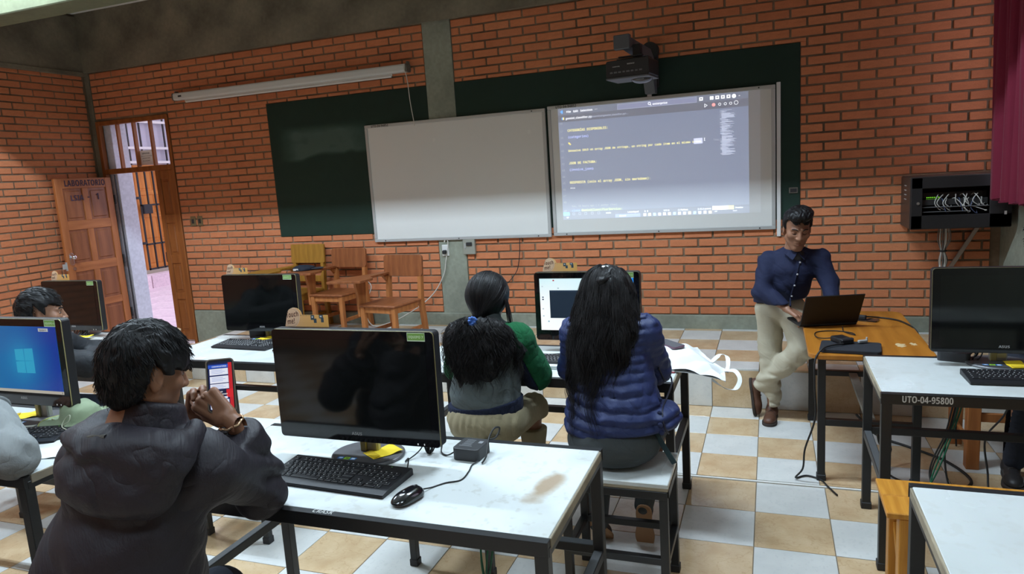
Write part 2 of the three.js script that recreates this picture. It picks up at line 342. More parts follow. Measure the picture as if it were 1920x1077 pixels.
// ---- lamps: twin-tube battens under the ceiling
for (const [z, y, I] of LAMP_ROWS) for (const x of LAMP_X) {
  const place = z < 5 ? 'over the tables' : 'behind the camera';
  const l = thing('ceiling_lamp', `white twin tube batten lamp under the ceiling ${place}, ${x < -4 ? 'nearest the door wall' : x < -1 ? 'in the middle' : 'nearest the curtain'}`, 'lamp', [x, y, z]);
  mesh('housing', [cbox(1.24, 0.05, 0.16, 0, 0.085, 0, 0.006)], M.whitePlastic, l);
  const glow = std({ color: lin(0.9, 0.9, 0.9), emissive: LAMP_COLOR, emissiveIntensity: 6, roughness: 0.4 });
  for (const s of [-1, 1]) mesh('lamp_tube', [cyl(0.013, 1.2, 0, 0, 0, 12).rotateZ(Math.PI / 2).translate(0, 0.035, s * 0.045)], glow, l);
  for (const q of [-1, 1]) { // the bare tubes shine sideways as well as down: one light on each flank of the fitting
    const r = new THREE.RectAreaLight(LAMP_COLOR, I, 1.2, 0.06);
    r.position.set(0, 0.01, q * 0.065); r.rotation.set(-Math.PI / 2 + q * -0.85, 0, 0); l.add(r);
  }
}
// ------------------------------------------------------------------ lettering
import { FontLoader } from 'three/addons/loaders/FontLoader.js';
import { TextGeometry } from 'three/addons/geometries/TextGeometry.js';
const fontBold = await new FontLoader().loadAsync('fonts/droid/droid_sans_bold.typeface.json');
const fontReg = await new FontLoader().loadAsync('fonts/droid/droid_sans_regular.typeface.json');
function letters(text, size, width, depth = 0.0006, font = fontBold) { // lettering in the xy plane, left end at x = 0, baseline y = 0
  const g = new TextGeometry(text, { font, size, depth, curveSegments: 4, bevelEnabled: false });
  g.computeBoundingBox();
  if (width) g.scale(width / g.boundingBox.max.x, 1, 1);
  g.computeVertexNormals();
  return g;
}
const sticker = (w, h, t = 0.0006) => { const g = new THREE.BoxGeometry(w, h, t); return g; };
// ------------------------------------------------------------------ green board painted on the wall, with whiteboards hung over it
{
  const t = thing('chalkboard', 'wide dark green chalkboard on the brick wall behind both whiteboards', 'chalkboard', [(BOARD.x0 + BOARD.x1) / 2, (BOARD.y0 + BOARD.y1) / 2, 0]);
  const W = BOARD.x1 - BOARD.x0, H = BOARD.y1 - BOARD.y0;
  const map = tex(1024, 256, (u, v) => {
    const x = u * W, y = v * H, n = fbm(u, v, 12, 4, 201, 4), f = fbm(u, v, 60, 3, 205, 16);
    let c = mix3([9, 44, 31], [7, 38, 28], n); c = mix3(c, [48, 72, 62], 0.14 * clamp(f * 2 - 1, 0, 1));
    const edge = 0.88 + 0.1 * (fbm(u, 0, 16, 3, 211) - 0.5), sm = smooth(0.05, 0.35, x) * (1 - smooth(0.9, 1.7, x)) * smooth(edge - 0.06, edge, y) * (1 - smooth(1.06, 1.2, y)) ;
    c = mix3(c, [104, 118, 112], clamp(sm * (0.35 + 0.6 * fbm(u, v, 24, 4, 215, 10)), 0, 0.6));
    return c;
  });
  const g = cbox(W, H, 0.02, 0, 0, -0.006, 0.003); boxUV(g, 1); const uv = g.attributes.uv; for (let i = 0; i < uv.count; i++) uv.setXY(i, (uv.getX(i) + W / 2) / W, (uv.getY(i) + H / 2) / H);
  mesh('board_face', g, std({ map, roughness: 0.75 }), t);
  const s = mesh('socket', [cbox(0.07, 0.05, 0.012, W / 2 - 0.052, -0.48, 0.008, 0.003)], M.greyEdge, t);
  mesh('socket_face', [cbox(0.05, 0.03, 0.004, W / 2 - 0.052, -0.48, 0.015, 0.001)], M.softBlack, s);
}
function whiteboard(x0, x1, y0, y1, z, label) {
  const W = x1 - x0, H = y1 - y0, t = thing('whiteboard', label, 'whiteboard', [(x0 + x1) / 2, (y0 + y1) / 2, z], 0, 'whiteboards hung side by side');
  const surf = std({ color: lin(0.72, 0.72, 0.69), roughness: 0.32, roughnessMap: blotch });
  mesh('writing_surface', [cbox(W - 0.02, H - 0.02, 0.016, 0, 0, 0.004, 0.001)], surf, t);
  const b = 0.032, fr = (w, h, x, y) => mesh('frame_strip', [cbox(w, h, 0.026, x, y, 0.008, 0.004)], M.alu, t);
  fr(W, b, 0, H / 2 - b / 2); fr(W, b, 0, -H / 2 + b / 2); fr(b, H - 2 * b, -W / 2 + b / 2, 0); fr(b, H - 2 * b, W / 2 - b / 2, 0);
  const sc = []; for (const [sx, sy] of [[-1, -1], [1, -1], [1, 1], [0, -1]]) sc.push(cyl(0.006, 0.004, 0, 0, 0, 10).rotateX(Math.PI / 2).translate(sx * (W / 2 - 0.13), sy * (H / 2 - 0.015), 0.022));
  sc.forEach((g) => mesh('screw', g, M.softBlack, t));
  const tx = letters('UTO-04-94852', 0.022, 0.2, 0.0006); tx.translate(-W / 2 + 0.08, H / 2 - 0.027, 0.0212); mesh('lettering', tx, M.softBlack, t);
  return t;
}
whiteboard(-3.34, -1.395, 1.18, 2.385, 0.012, 'blank whiteboard, left of the pair on the green board');
const wb2 = whiteboard(-1.372, 0.617, 1.188, 2.398, 0.012, 'whiteboard that carries the projected code editor');
{ // projector light painted as a thin self-glowing picture on the second whiteboard
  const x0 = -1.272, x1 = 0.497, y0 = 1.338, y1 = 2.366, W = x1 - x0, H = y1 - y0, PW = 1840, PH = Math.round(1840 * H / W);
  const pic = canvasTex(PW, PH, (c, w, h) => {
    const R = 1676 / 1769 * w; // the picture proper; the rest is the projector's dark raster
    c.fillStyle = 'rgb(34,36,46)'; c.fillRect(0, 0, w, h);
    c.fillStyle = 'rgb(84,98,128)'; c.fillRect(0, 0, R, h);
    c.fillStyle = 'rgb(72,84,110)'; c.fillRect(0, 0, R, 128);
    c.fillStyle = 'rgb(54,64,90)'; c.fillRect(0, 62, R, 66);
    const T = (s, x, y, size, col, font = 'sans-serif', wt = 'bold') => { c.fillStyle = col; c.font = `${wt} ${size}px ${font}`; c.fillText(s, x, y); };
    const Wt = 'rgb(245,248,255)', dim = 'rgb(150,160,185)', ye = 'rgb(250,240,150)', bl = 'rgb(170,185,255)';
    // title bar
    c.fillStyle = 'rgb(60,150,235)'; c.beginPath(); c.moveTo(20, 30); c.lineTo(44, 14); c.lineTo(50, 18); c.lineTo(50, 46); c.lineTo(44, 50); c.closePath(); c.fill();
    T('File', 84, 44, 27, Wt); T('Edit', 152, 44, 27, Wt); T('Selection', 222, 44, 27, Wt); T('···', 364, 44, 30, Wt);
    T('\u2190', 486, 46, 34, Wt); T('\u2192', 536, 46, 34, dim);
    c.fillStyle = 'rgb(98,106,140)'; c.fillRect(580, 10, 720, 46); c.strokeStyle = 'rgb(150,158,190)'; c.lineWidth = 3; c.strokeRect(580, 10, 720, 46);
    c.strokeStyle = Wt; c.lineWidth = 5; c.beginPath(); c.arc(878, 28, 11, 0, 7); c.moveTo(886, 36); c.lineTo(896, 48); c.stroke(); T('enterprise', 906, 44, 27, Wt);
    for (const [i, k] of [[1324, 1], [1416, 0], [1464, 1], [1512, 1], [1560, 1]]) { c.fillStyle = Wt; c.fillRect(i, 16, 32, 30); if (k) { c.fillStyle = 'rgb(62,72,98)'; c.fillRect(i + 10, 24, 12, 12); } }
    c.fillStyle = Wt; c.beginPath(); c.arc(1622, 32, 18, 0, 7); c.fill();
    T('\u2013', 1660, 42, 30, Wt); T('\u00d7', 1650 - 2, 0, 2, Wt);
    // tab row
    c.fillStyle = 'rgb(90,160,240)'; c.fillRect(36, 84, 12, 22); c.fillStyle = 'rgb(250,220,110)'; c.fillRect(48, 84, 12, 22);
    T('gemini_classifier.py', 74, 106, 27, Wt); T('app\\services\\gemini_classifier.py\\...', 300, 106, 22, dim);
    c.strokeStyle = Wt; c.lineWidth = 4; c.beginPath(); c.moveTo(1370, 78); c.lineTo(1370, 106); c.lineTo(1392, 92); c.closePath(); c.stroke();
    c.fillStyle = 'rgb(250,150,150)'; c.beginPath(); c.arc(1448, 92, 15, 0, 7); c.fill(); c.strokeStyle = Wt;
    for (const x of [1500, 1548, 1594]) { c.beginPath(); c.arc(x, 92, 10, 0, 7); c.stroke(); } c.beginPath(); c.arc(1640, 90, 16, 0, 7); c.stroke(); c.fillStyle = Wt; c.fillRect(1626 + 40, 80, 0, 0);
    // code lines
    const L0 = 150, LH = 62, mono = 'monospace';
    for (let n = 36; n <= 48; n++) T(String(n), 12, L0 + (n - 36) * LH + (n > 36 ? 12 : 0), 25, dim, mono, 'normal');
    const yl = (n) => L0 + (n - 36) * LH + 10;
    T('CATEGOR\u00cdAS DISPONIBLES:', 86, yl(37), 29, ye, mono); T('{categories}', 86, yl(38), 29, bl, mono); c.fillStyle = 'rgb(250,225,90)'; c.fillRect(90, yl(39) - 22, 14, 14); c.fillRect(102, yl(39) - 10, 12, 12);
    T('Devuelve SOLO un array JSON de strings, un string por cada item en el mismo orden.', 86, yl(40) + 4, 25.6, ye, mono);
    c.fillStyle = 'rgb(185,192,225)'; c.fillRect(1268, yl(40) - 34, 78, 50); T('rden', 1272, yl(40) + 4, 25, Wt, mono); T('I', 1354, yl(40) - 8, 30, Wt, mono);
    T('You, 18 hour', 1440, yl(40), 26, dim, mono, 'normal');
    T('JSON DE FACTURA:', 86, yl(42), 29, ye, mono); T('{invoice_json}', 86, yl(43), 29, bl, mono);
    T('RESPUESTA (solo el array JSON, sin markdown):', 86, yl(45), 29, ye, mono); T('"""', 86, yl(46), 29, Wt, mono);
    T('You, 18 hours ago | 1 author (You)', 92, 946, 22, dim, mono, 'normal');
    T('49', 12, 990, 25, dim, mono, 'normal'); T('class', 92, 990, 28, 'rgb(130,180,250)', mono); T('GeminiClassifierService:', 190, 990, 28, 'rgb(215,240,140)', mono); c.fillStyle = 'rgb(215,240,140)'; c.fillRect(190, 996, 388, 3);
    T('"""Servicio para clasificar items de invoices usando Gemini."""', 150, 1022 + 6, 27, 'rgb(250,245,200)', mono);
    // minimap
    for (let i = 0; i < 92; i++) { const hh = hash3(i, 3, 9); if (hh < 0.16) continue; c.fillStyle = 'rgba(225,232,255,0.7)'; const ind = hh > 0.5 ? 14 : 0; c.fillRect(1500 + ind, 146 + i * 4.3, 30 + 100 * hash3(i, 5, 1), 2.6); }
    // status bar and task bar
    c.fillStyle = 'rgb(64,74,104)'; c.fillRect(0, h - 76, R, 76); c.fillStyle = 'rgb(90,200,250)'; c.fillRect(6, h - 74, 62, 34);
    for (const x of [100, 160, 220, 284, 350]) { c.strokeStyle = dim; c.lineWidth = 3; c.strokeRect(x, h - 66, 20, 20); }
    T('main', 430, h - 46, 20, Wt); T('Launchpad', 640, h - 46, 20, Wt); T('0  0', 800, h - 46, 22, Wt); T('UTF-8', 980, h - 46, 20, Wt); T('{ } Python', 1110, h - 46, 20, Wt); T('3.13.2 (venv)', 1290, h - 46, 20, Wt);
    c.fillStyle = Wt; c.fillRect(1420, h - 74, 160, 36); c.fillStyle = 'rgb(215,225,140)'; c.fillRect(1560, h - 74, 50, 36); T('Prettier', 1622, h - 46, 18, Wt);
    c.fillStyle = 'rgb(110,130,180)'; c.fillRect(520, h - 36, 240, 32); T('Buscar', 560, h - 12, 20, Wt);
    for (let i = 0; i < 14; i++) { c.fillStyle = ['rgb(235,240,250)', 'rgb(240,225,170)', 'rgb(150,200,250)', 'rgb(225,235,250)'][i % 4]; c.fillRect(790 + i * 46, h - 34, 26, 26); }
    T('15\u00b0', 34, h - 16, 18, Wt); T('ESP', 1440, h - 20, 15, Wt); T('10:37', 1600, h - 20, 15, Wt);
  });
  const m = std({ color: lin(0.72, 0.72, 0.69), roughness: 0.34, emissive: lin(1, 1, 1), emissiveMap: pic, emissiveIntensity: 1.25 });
  mesh('painted_projection_screen', new THREE.BoxGeometry(W, H, 0.0008).translate((x0 + x1) / 2 - wb2.position.x, (y0 + y1) / 2 - wb2.position.y, 0.0129), m, wb2);
}
{ // cable channel along the right edge of the second whiteboard
  const t = thing('cable_channel', 'white vertical cable channel at the right edge of the second whiteboard', 'cable channel', [0.642, 1.77, 0.012]);
  mesh('channel', [cbox(0.032, 1.29, 0.02, 0, 0, 0, 0.003)], M.whitePlastic, t);
}
{ // rolled-up projection screen
  const t = thing('projection_screen', 'rolled up white projection screen case on the brick wall above the chalkboard', 'projection screen', [-4.25, 2.895, 0.06]);
  const L = 2.95, prof = rrShape(0.085, 0.075, 0.02);
  mesh('case', [extr(prof, L, 0.002, 5).rotateY(Math.PI / 2).translate(-L / 2, 0, 0)], std({ color: lin(0.6, 0.62, 0.6), roughness: 0.4 }), t);
  for (const s of [-1, 1]) mesh('end_cap', [extr(rrShape(0.09, 0.08, 0.022), 0.014, 0.002, 5).rotateY(Math.PI / 2).translate(s * L / 2 - (s < 0 ? 0.012 : 0), 0, 0), cbox(0.02, 0.03, 0.05, s * L / 2, 0.05, -0.02, 0.003)], M.greyEdge, t);
  mesh('bottom_bar', [cbox(L - 0.32, 0.022, 0.02, -0.02, -0.062, 0.005, 0.005), cbox(L - 0.3, 0.03, 0.003, -0.02, -0.045, 0.005, 0.001)], M.whitePlastic, t);
  mesh('maker_plate', [cbox(0.05, 0.02, 0.003, -L / 2 + 0.1, 0.0, 0.0435, 0.001), cbox(0.12, 0.012, 0.002, -L / 2 + 0.2, 0.002, 0.0425, 0.0005)], M.softBlack, t);
  mesh('pull_cord', [tube([[L / 2 - 0.02, 0.02, 0.045], [L / 2 + 0.01, -0.1, 0.045], [L / 2 + 0.018, -0.33, 0.03], [L / 2 + 0.03, -0.56, 0.0]], 0.004, 24, 6)], M.whiteCable, t);
}
{ // short-throw projector on its wall arm
  const t = thing('projector', 'black short throw projector on a grey wall arm above the lit whiteboard', 'projector', [-0.4, 2.62, 0.018], -0.127);
  const gm = std({ color: lin(0.085, 0.09, 0.1), roughness: 0.5 }), mv = (g) => g.translate(0.11, 0.0, 0.165);
  mesh('wall_plate', [cbox(0.13, 0.3, 0.02, 0.0, 0.0, 0.012, 0.004), cyl(0.075, 0.05, 0, 0, 0, 24).rotateX(Math.PI / 2).translate(0, 0.16, 0.03)], M.softBlack, t);
  const arm = new THREE.Shape(); // side profile in (z, y): slanted upper arm, bend, leg along the wall
  arm.moveTo(0.02, -0.2); arm.lineTo(0.075, -0.2); arm.lineTo(0.16, 0.0); arm.lineTo(0.22, 0.07); arm.lineTo(0.785, 0.115); arm.lineTo(0.785, 0.175); arm.lineTo(0.18, 0.15); arm.lineTo(0.1, 0.1); arm.lineTo(0.02, -0.08); arm.closePath();
  mesh('arm', [extr(arm, 0.085, 0.004).rotateY(-Math.PI / 2).translate(0.045, 0, 0)], gm, t);
  mesh('arm_end', [cbox(0.13, 0.11, 0.05, 0, 0.135, 0.795, 0.006)], gm, t);
  mesh('arm_groove', [cbox(0.02, 0.006, 0.5, 0.0, 0.176, 0.5, 0.001)], M.softBlack, t);
  mesh('bracket', [cbox(0.06, 0.13, 0.07, -0.03, 0.06, 0.5, 0.005), cbox(0.26, 0.018, 0.1, -0.06, 0.015, 0.5, 0.004), cbox(0.2, 0.012, 0.03, -0.06, 0.03, 0.58, 0.003), cyl(0.02, 0.05, -0.03, 0.1, 0.5, 14)].map(mv), M.softBlack, t);
  mesh('housing', [mv(extr(rrShape(0.34, 0.125, 0.014), 0.26, 0.004, 5).translate(-0.08, -0.06, 0.36))], M.blackPlastic, t);
  mesh('base_edge', [mv(cbox(0.345, 0.014, 0.29, -0.08, -0.132, 0.495, 0.004))], gm, t);
  const ports = []; for (let i = 0; i < 8; i++) ports.push(mv(cbox(0.018 + 0.012 * hash3(i, 1, 1), 0.012, 0.004, -0.21 + i * 0.034, -0.085, 0.625, 0.001)));
  mesh('connector', ports, std({ color: lin(0.12, 0.12, 0.13), roughness: 0.4 }), t).userData.kind = 'stuff';
  mesh('print', [mv(letters('COMPUTER', 0.007, 0.06).translate(-0.2, -0.045, 0.6245)), mv(letters('MONITOR OUT', 0.01, 0.06).translate(-0.08, -0.035, 0.6245))], std({ color: lin(0.5, 0.5, 0.5), roughness: 0.6 }), t);
  mesh('lens_bulge', [mv(new THREE.SphereGeometry(0.085, 24, 10, 0, Math.PI * 2, Math.PI / 2, Math.PI / 2).scale(1, 0.45, 1).translate(-0.01, -0.135, 0.47))], M.glossBlack, t);
  const c = thing('cable_channel', 'short grey cable channel under the projector arm', 'cable channel', [-0.425, 2.46, 0.016]);
  mesh('channel', [cbox(0.04, 0.15, 0.024, 0, 0, 0, 0.003)], M.alu, c);
}
// ------------------------------------------------------------------ door, transom, corridor outside
M.doorWood = std({ map: woodMap([150, 86, 42], [186, 116, 66], 301, 2, 30), roughness: 0.5, bumpMap: rep(grain, 2), bumpScale: 0.0006 });
M.doorPanel = std({ map: woodMap([118, 66, 36], [158, 96, 58], 311, 2, 24), roughness: 0.42 });
M.jambWood = std({ map: woodMap([122, 66, 24], [164, 98, 44], 321, 2, 30), roughness: 0.6 });
function doorLeaf(root, W, H, cols, rows, t = 0.042, wood = M.doorWood, pan = M.doorPanel) { // in the xy plane: hinge at x = 0, opening towards +x
  // stiles, rails and raised panels
  const st = 0.085, mid = 0.075, iw = (W - 2 * st - (cols - 1) * mid) / cols;
  for (const x of [st / 2, W - st / 2]) mesh('stile', [boxUV(cbox(st, H, t, x, H / 2, 0, 0.004), 1.6, x)], wood, root);
  const ys = [0, ...rows.flat(), H];
  for (let i = 0; i < ys.length; i += 2) { const g = cbox(W - 2 * st + 0.004, ys[i + 1] - ys[i], t - 0.004, W / 2, (ys[i] + ys[i + 1]) / 2, 0, 0.004); boxUV(g, 1.6); const uv = g.attributes.uv; for (let k = 0; k < uv.count; k++) uv.setXY(k, uv.getY(k), uv.getX(k)); mesh('rail', g, wood, root); }
  for (const [a, b] of rows) {
    for (let c = 0; c < cols; c++) {
      const x = st + iw / 2 + c * (iw + mid), g = [cbox(iw + 0.006, b - a + 0.006, 0.014, x, (a + b) / 2, 0, 0.001), cbox(iw - 0.045, b - a - 0.05, 0.03, x, (a + b) / 2, 0, 0.012)];
      g.forEach((q) => boxUV(q, 1.3, c * 0.37, a)); mesh('panel', g, pan, root);
    }
    for (let c = 1; c < cols; c++) mesh('muntin', [boxUV(cbox(mid, b - a + 0.004, t - 0.004, st + c * (iw + mid) - mid / 2, (a + b) / 2, 0, 0.004), 1.6, 0.3)], wood, root);
  }
}
{
  const d = structGroup('door_1'), L = new THREE.Group();
  d.position.set(-6.965, 0.055, 0.015); d.rotation.y = -Math.PI / 2 - 0.02; // the leaf runs from the hinge towards the camera, outer face to the left wall
  doorLeaf(d, 0.72, 2.015, 2, [[0.1, 0.5], [0.585, 0.94], [1.045, 1.425], [1.53, 1.9]]);
  // local -z is the face seen from the room: lettering reads from the free edge to the hinge
  const ink = std({ color: lin(0.035, 0.02, 0.05), roughness: 0.7 });
  const put = (s, size, w, x, y) => mesh('lettering', letters(s, size, w).rotateY(Math.PI).translate(x, y, -0.0212), ink, d);
  put('LABORATORIO', 0.068, 0.52, 0.61, 1.925); put('LSIA', 0.062, 0.17, 0.56, 1.76); put('-', 0.07, 0.03, 0.345, 1.765); put('1', 0.075, 0.035, 0.23, 1.76);
  const lk = mesh('door_lock', [extr(rrShape(0.05, 0.14, 0.025), 0.008, 0.002).rotateY(Math.PI).translate(0.665, 1.1, -0.02), cyl(0.014, 0.05, 0, 0, 0, 14).rotateX(Math.PI / 2).translate(0.665, 1.12, -0.045), new THREE.SphereGeometry(0.026, 18, 12).scale(1, 1, 0.8).translate(0.665, 1.12, -0.075)], M.chrome, d);
  mesh('keyhole', [cyl(0.02, 0.01, 0, 0, 0, 16).rotateX(Math.PI / 2).translate(0.645, 0.985, -0.024)], M.chrome, d);
  mesh('latch_plate', [cbox(0.006, 0.1, 0.03, 0.722, 1.02, 0, 0.001), cbox(0.05, 0.06, 0.02, 0.735, 1.02, 0.01, 0.004)], M.alu, d);
  const fr = structGroup('trim_1'), J = (w, h, x, y, dp = 0.06, z = -0.02) => mesh('door_frame', [boxUV(cbox(w, h, dp, x, y, z, 0.004), 1.5, x)], M.jambWood, fr);
  J(0.05, 2.735, -7.045, 1.3675); J(0.045, 2.735, -5.9675, 1.3675); J(1.04, 0.06, -6.505, 2.135); J(1.04, 0.05, -6.505, 2.71);
  const win = structGroup('window_2');
  for (let i = 1; i < 4; i++) mesh('mullion', [boxUV(cbox(0.026, 0.53, 0.05, -7.02 + i * 0.2575, 2.42, -0.03, 0.004), 1.5, i * 0.3)], M.doorWood, win);
  for (let i = 0; i < 4; i++) mesh('pane', [cbox(0.229, 0.52, 0.004, -7.02 + (i + 0.5) * 0.2575, 2.42, -0.05, 0.0005)], M.glass, win);
  // the narrow leaf that stays shut
  const d2 = structGroup('door_2'); d2.position.set(-5.992, 0.055, -0.03); d2.rotation.y = Math.PI;
  {
    const W = 0.27, H = 2.05, t = 0.042;
    for (const x of [0.035, W - 0.035]) mesh('stile', [boxUV(cbox(0.07, H, t, x, H / 2, 0, 0.004), 1.6, x)], M.jambWood, d2);
    const rows = [[0.1, 0.5], [0.585, 0.94], [1.045, 1.425], [1.53, 1.95]], ys = [0, ...rows.flat(), H];
    for (let i = 0; i < ys.length; i += 2) mesh('rail', [boxUV(cbox(W - 0.136, ys[i + 1] - ys[i], t - 0.004, W / 2, (ys[i] + ys[i + 1]) / 2, 0, 0.004), 1.6, 0.2)], M.jambWood, d2);
    for (const [a, b] of rows) mesh('panel', [cbox(W - 0.13, b - a + 0.006, 0.014, W / 2, (a + b) / 2, 0, 0.001), cbox(W - 0.175, b - a - 0.05, 0.032, W / 2, (a + b) / 2, 0, 0.012)].map((g) => boxUV(g, 1.3, 0.1, a)), M.jambWood, d2);
    mesh('strike_plate', [cbox(0.012, 0.12, 0.04, W - 0.0 + 0.004, 1.02, 0, 0.002)], M.softBlack, d2);
  }
  // black hinges and the dark gap at the open leaf
  mesh('hinge', [0.35, 1.02, 1.75].map((y) => cyl(0.012, 0.11, -6.955, y + 0.05, -0.012, 12)), M.softBlack, fr);
  mesh('gap_strip', [cbox(0.012, 2.03, 0.02, -6.905, 1.08, -0.015, 0.002)], M.softBlack, fr);
  // plastered reveal of the opening, seen through the door
  mesh('reveal', [cbox(0.12, 2.735, 0.22, -6.985, 1.3675, -0.18, 0.004)], std({ map: concreteMap([206, 210, 222], 0.06, 331), roughness: 0.85 }), fr);
}
{ // corridor and the facing wall with the barred door
  const fl = struct('corridor_floor', [cbox(7, 0.2, 10, -9.2, -0.1, -5.25, 0.002)], std({ color: lin(0.42, 0.36, 0.38), roughness: 0.9 }));
  const tm = [0, 1].map((k) => std({ map: concreteMap(k ? [226, 206, 214] : [232, 214, 220], 0.06, 341 + k), roughness: 0.6 }));
  for (let i = 0; i < 7; i++) for (let j = 0; j < 9; j++) mesh('tile', [cbox(0.59, 0.02, 0.59, -7.0 - i * 0.6 - 0.2, 0.002, -0.56 - j * 0.6, 0.003)], tm[(i * 3 + j) % 2], fl);
  const pw = std({ map: concreteMap([214, 212, 210], 0.08, 345), roughness: 0.9 }), X = -11.2;
  const w = structGroup('wall_corridor');
  mesh('plaster', [cbox(0.2, 5, 3.93, X - 0.1, 2.5, -2.18, 0.003), cbox(0.2, 5, 4, X - 0.1, 2.5, -8.3, 0.003), cbox(0.2, 1.4, 2.2, X - 0.1, 4.3, -5.2, 0.003)], pw, w);
  for (let j = 0; j < 6; j++) mesh('curb_tile', [cbox(0.3, 0.27, 0.98, X + 0.12, 0.135, -1.5 - j, 0.006)], tm[j % 2], w);
  struct('wall_courtyard', [cbox(8, 4.2, 0.2, -9.4, 2.1, -10.3, 0.003)], std({ map: concreteMap([188, 196, 206], 0.1, 347), roughness: 0.9 }));
  const g = thing('security_gate', 'black barred gate outside the door in front of a panelled wooden door', 'gate', [X + 0.06, 0.35, -4.17], Math.PI / 2);
  // local x runs to -z: bars, cross bars and a lock box
  const GW = 1.15, GH = 2.0, bars = [];
  for (let i = 0; i < 7; i++) mesh('gate_bar', [cbox(0.03, GH, 0.03, 0.015 + i * (GW - 0.03) / 6, GH / 2, 0, 0.003)], M.blackMetal, g);
  for (const y of [0.02, 0.52, 1.3, GH]) mesh('cross_bar', [cbox(GW, 0.035, 0.03, GW / 2, y, 0.0, 0.003)], M.blackMetal, g);
  mesh('lock_box', [cbox(0.2, 0.18, 0.06, 0.14, 1.22, 0.02, 0.006)], M.softBlack, g);
  for (const y of [0.55, 1.45]) mesh('gate_hinge', [cbox(0.07, 0.05, 0.05, -0.03, y, 0, 0.005)], M.softBlack, g);
  const d = structGroup('door_3'); d.position.set(X - 0.06, 0.35, -4.2); d.rotation.y = Math.PI / 2;
  const far = std({ map: woodMap([204, 122, 46], [232, 156, 74], 351, 2, 24), roughness: 0.5 }); doorLeaf(d, 0.9, 2.1, 2, [[0.1, 0.5], [0.6, 1.05], [1.15, 1.5], [1.6, 2.0]], 0.042, far, far);
  const t = structGroup('window_3'); // barred light over that door
  mesh('pane', [cbox(0.01, 1.2, 2.2, X - 0.08, 3.05, -5.2, 0.001)], std({ color: lin(0.5, 0.5, 0.58), roughness: 0.2 }), t);
  for (let i = 0; i < 8; i++) mesh('window_bar', [cbox(0.03, 1.2, 0.03, X, 3.05, -4.15 - i * 0.3, 0.003)], M.blackMetal, t);
  for (const y of [2.5, 2.78, 3.3, 3.6]) mesh('window_bar', [cbox(0.04, 0.05, 2.2, X, y, -5.2, 0.003)], M.whitePlastic, t);
  const s = thing('paper_sign', 'white paper sign with black lines behind the transom panes', 'sign', [-6.42, 2.27, -0.075]);
  mesh('sheet', [new THREE.BoxGeometry(0.2, 0.17, 0.001)], std({ map: canvasTex(256, 216, (c, w2, h2) => { c.fillStyle = '#f2f2ee'; c.fillRect(0, 0, w2, h2); c.fillStyle = '#333'; c.font = 'bold 34px sans-serif'; c.fillText('SERVICIO', 40, 56); c.fillRect(20, 82, 216, 4); c.font = '24px sans-serif'; c.fillText('LABORATORIO', 36, 124); c.fillText('DE SISTEMAS', 44, 164); }), roughness: 0.8 }), s);
}
// ------------------------------------------------------------------ small wall fittings
{
  const brown = std({ color: lin(0.16, 0.11, 0.05), roughness: 0.5 });
  [[-5.765, 'left'], [-5.665, 'right']].forEach(([x, s]) => {
    const t = thing('light_switch', `brown wall switch plate by the door, ${s} one of the two`, 'switch', [x, 1.49, 0.004]);
    mesh('plate', [cbox(0.075, 0.115, 0.012, 0, 0, 0, 0.004)], brown, t); mesh('rocker', [cbox(0.03, 0.05, 0.008, 0, 0, 0.009, 0.002)], M.softBlack, t);
  });
  const o = thing('wall_socket', 'white socket with a plug on the grey pillar below the whiteboard', 'socket', [-2.535, 1.075, 0.012]);
  mesh('plate', [cbox(0.075, 0.115, 0.02, 0, 0, 0, 0.004)], M.whitePlastic, o); mesh('plug', [cbox(0.04, 0.04, 0.045, 0, -0.015, 0.03, 0.008)], M.softBlack, o);
  const b = thing('breaker_box', 'grey breaker box with one black switch below the gap between the whiteboards', 'switch box', [-2.265, 1.105, 0.015]);
  mesh('box', [cbox(0.13, 0.15, 0.04, 0, 0, 0, 0.004)], std({ color: lin(0.3, 0.3, 0.25), roughness: 0.5 }), b); mesh('switch', [cbox(0.06, 0.035, 0.02, 0.005, 0.03, 0.022, 0.003)], M.softBlack, b); mesh('latch', [cbox(0.012, 0.05, 0.006, -0.04, 0.01, 0.022, 0.002)], M.alu, b);
  const c = thing('wall_cable', 'white cable from the pillar socket down to the wooden chairs', 'cable', [0, 0, 0]);
  mesh('cord', [tube([[-2.535, 1.16, 0.03], [-2.52, 1.2, 0.02], [-2.5, 1.17, 0.02], [-2.535, 0.96, 0.03], [-2.56, 0.85, 0.03], [-2.66, 0.68, 0.03], [-2.78, 0.56, 0.05], [-3.0, 0.42, 0.1], [-3.2, 0.335, 0.16], [-3.36, 0.32, 0.2], [-3.5, 0.5, 0.1], [-3.42, 0.72, 0.06], [-3.5, 0.8, 0.06]], 0.006, 70, 6)], M.whiteCable, c);
  const c2 = thing('wall_cable', 'thin cable hanging down the bricks between the girls and the pillar', 'cable', [0, 0, 0]);
  mesh('cord', [tube([[-1.72, 1.18, 0.03], [-1.735, 1.0, 0.03], [-1.77, 0.86, 0.03], [-1.85, 0.76, 0.03], [-1.92, 0.7, 0.03]], 0.004, 30, 6)], M.softBlack, c2);
}
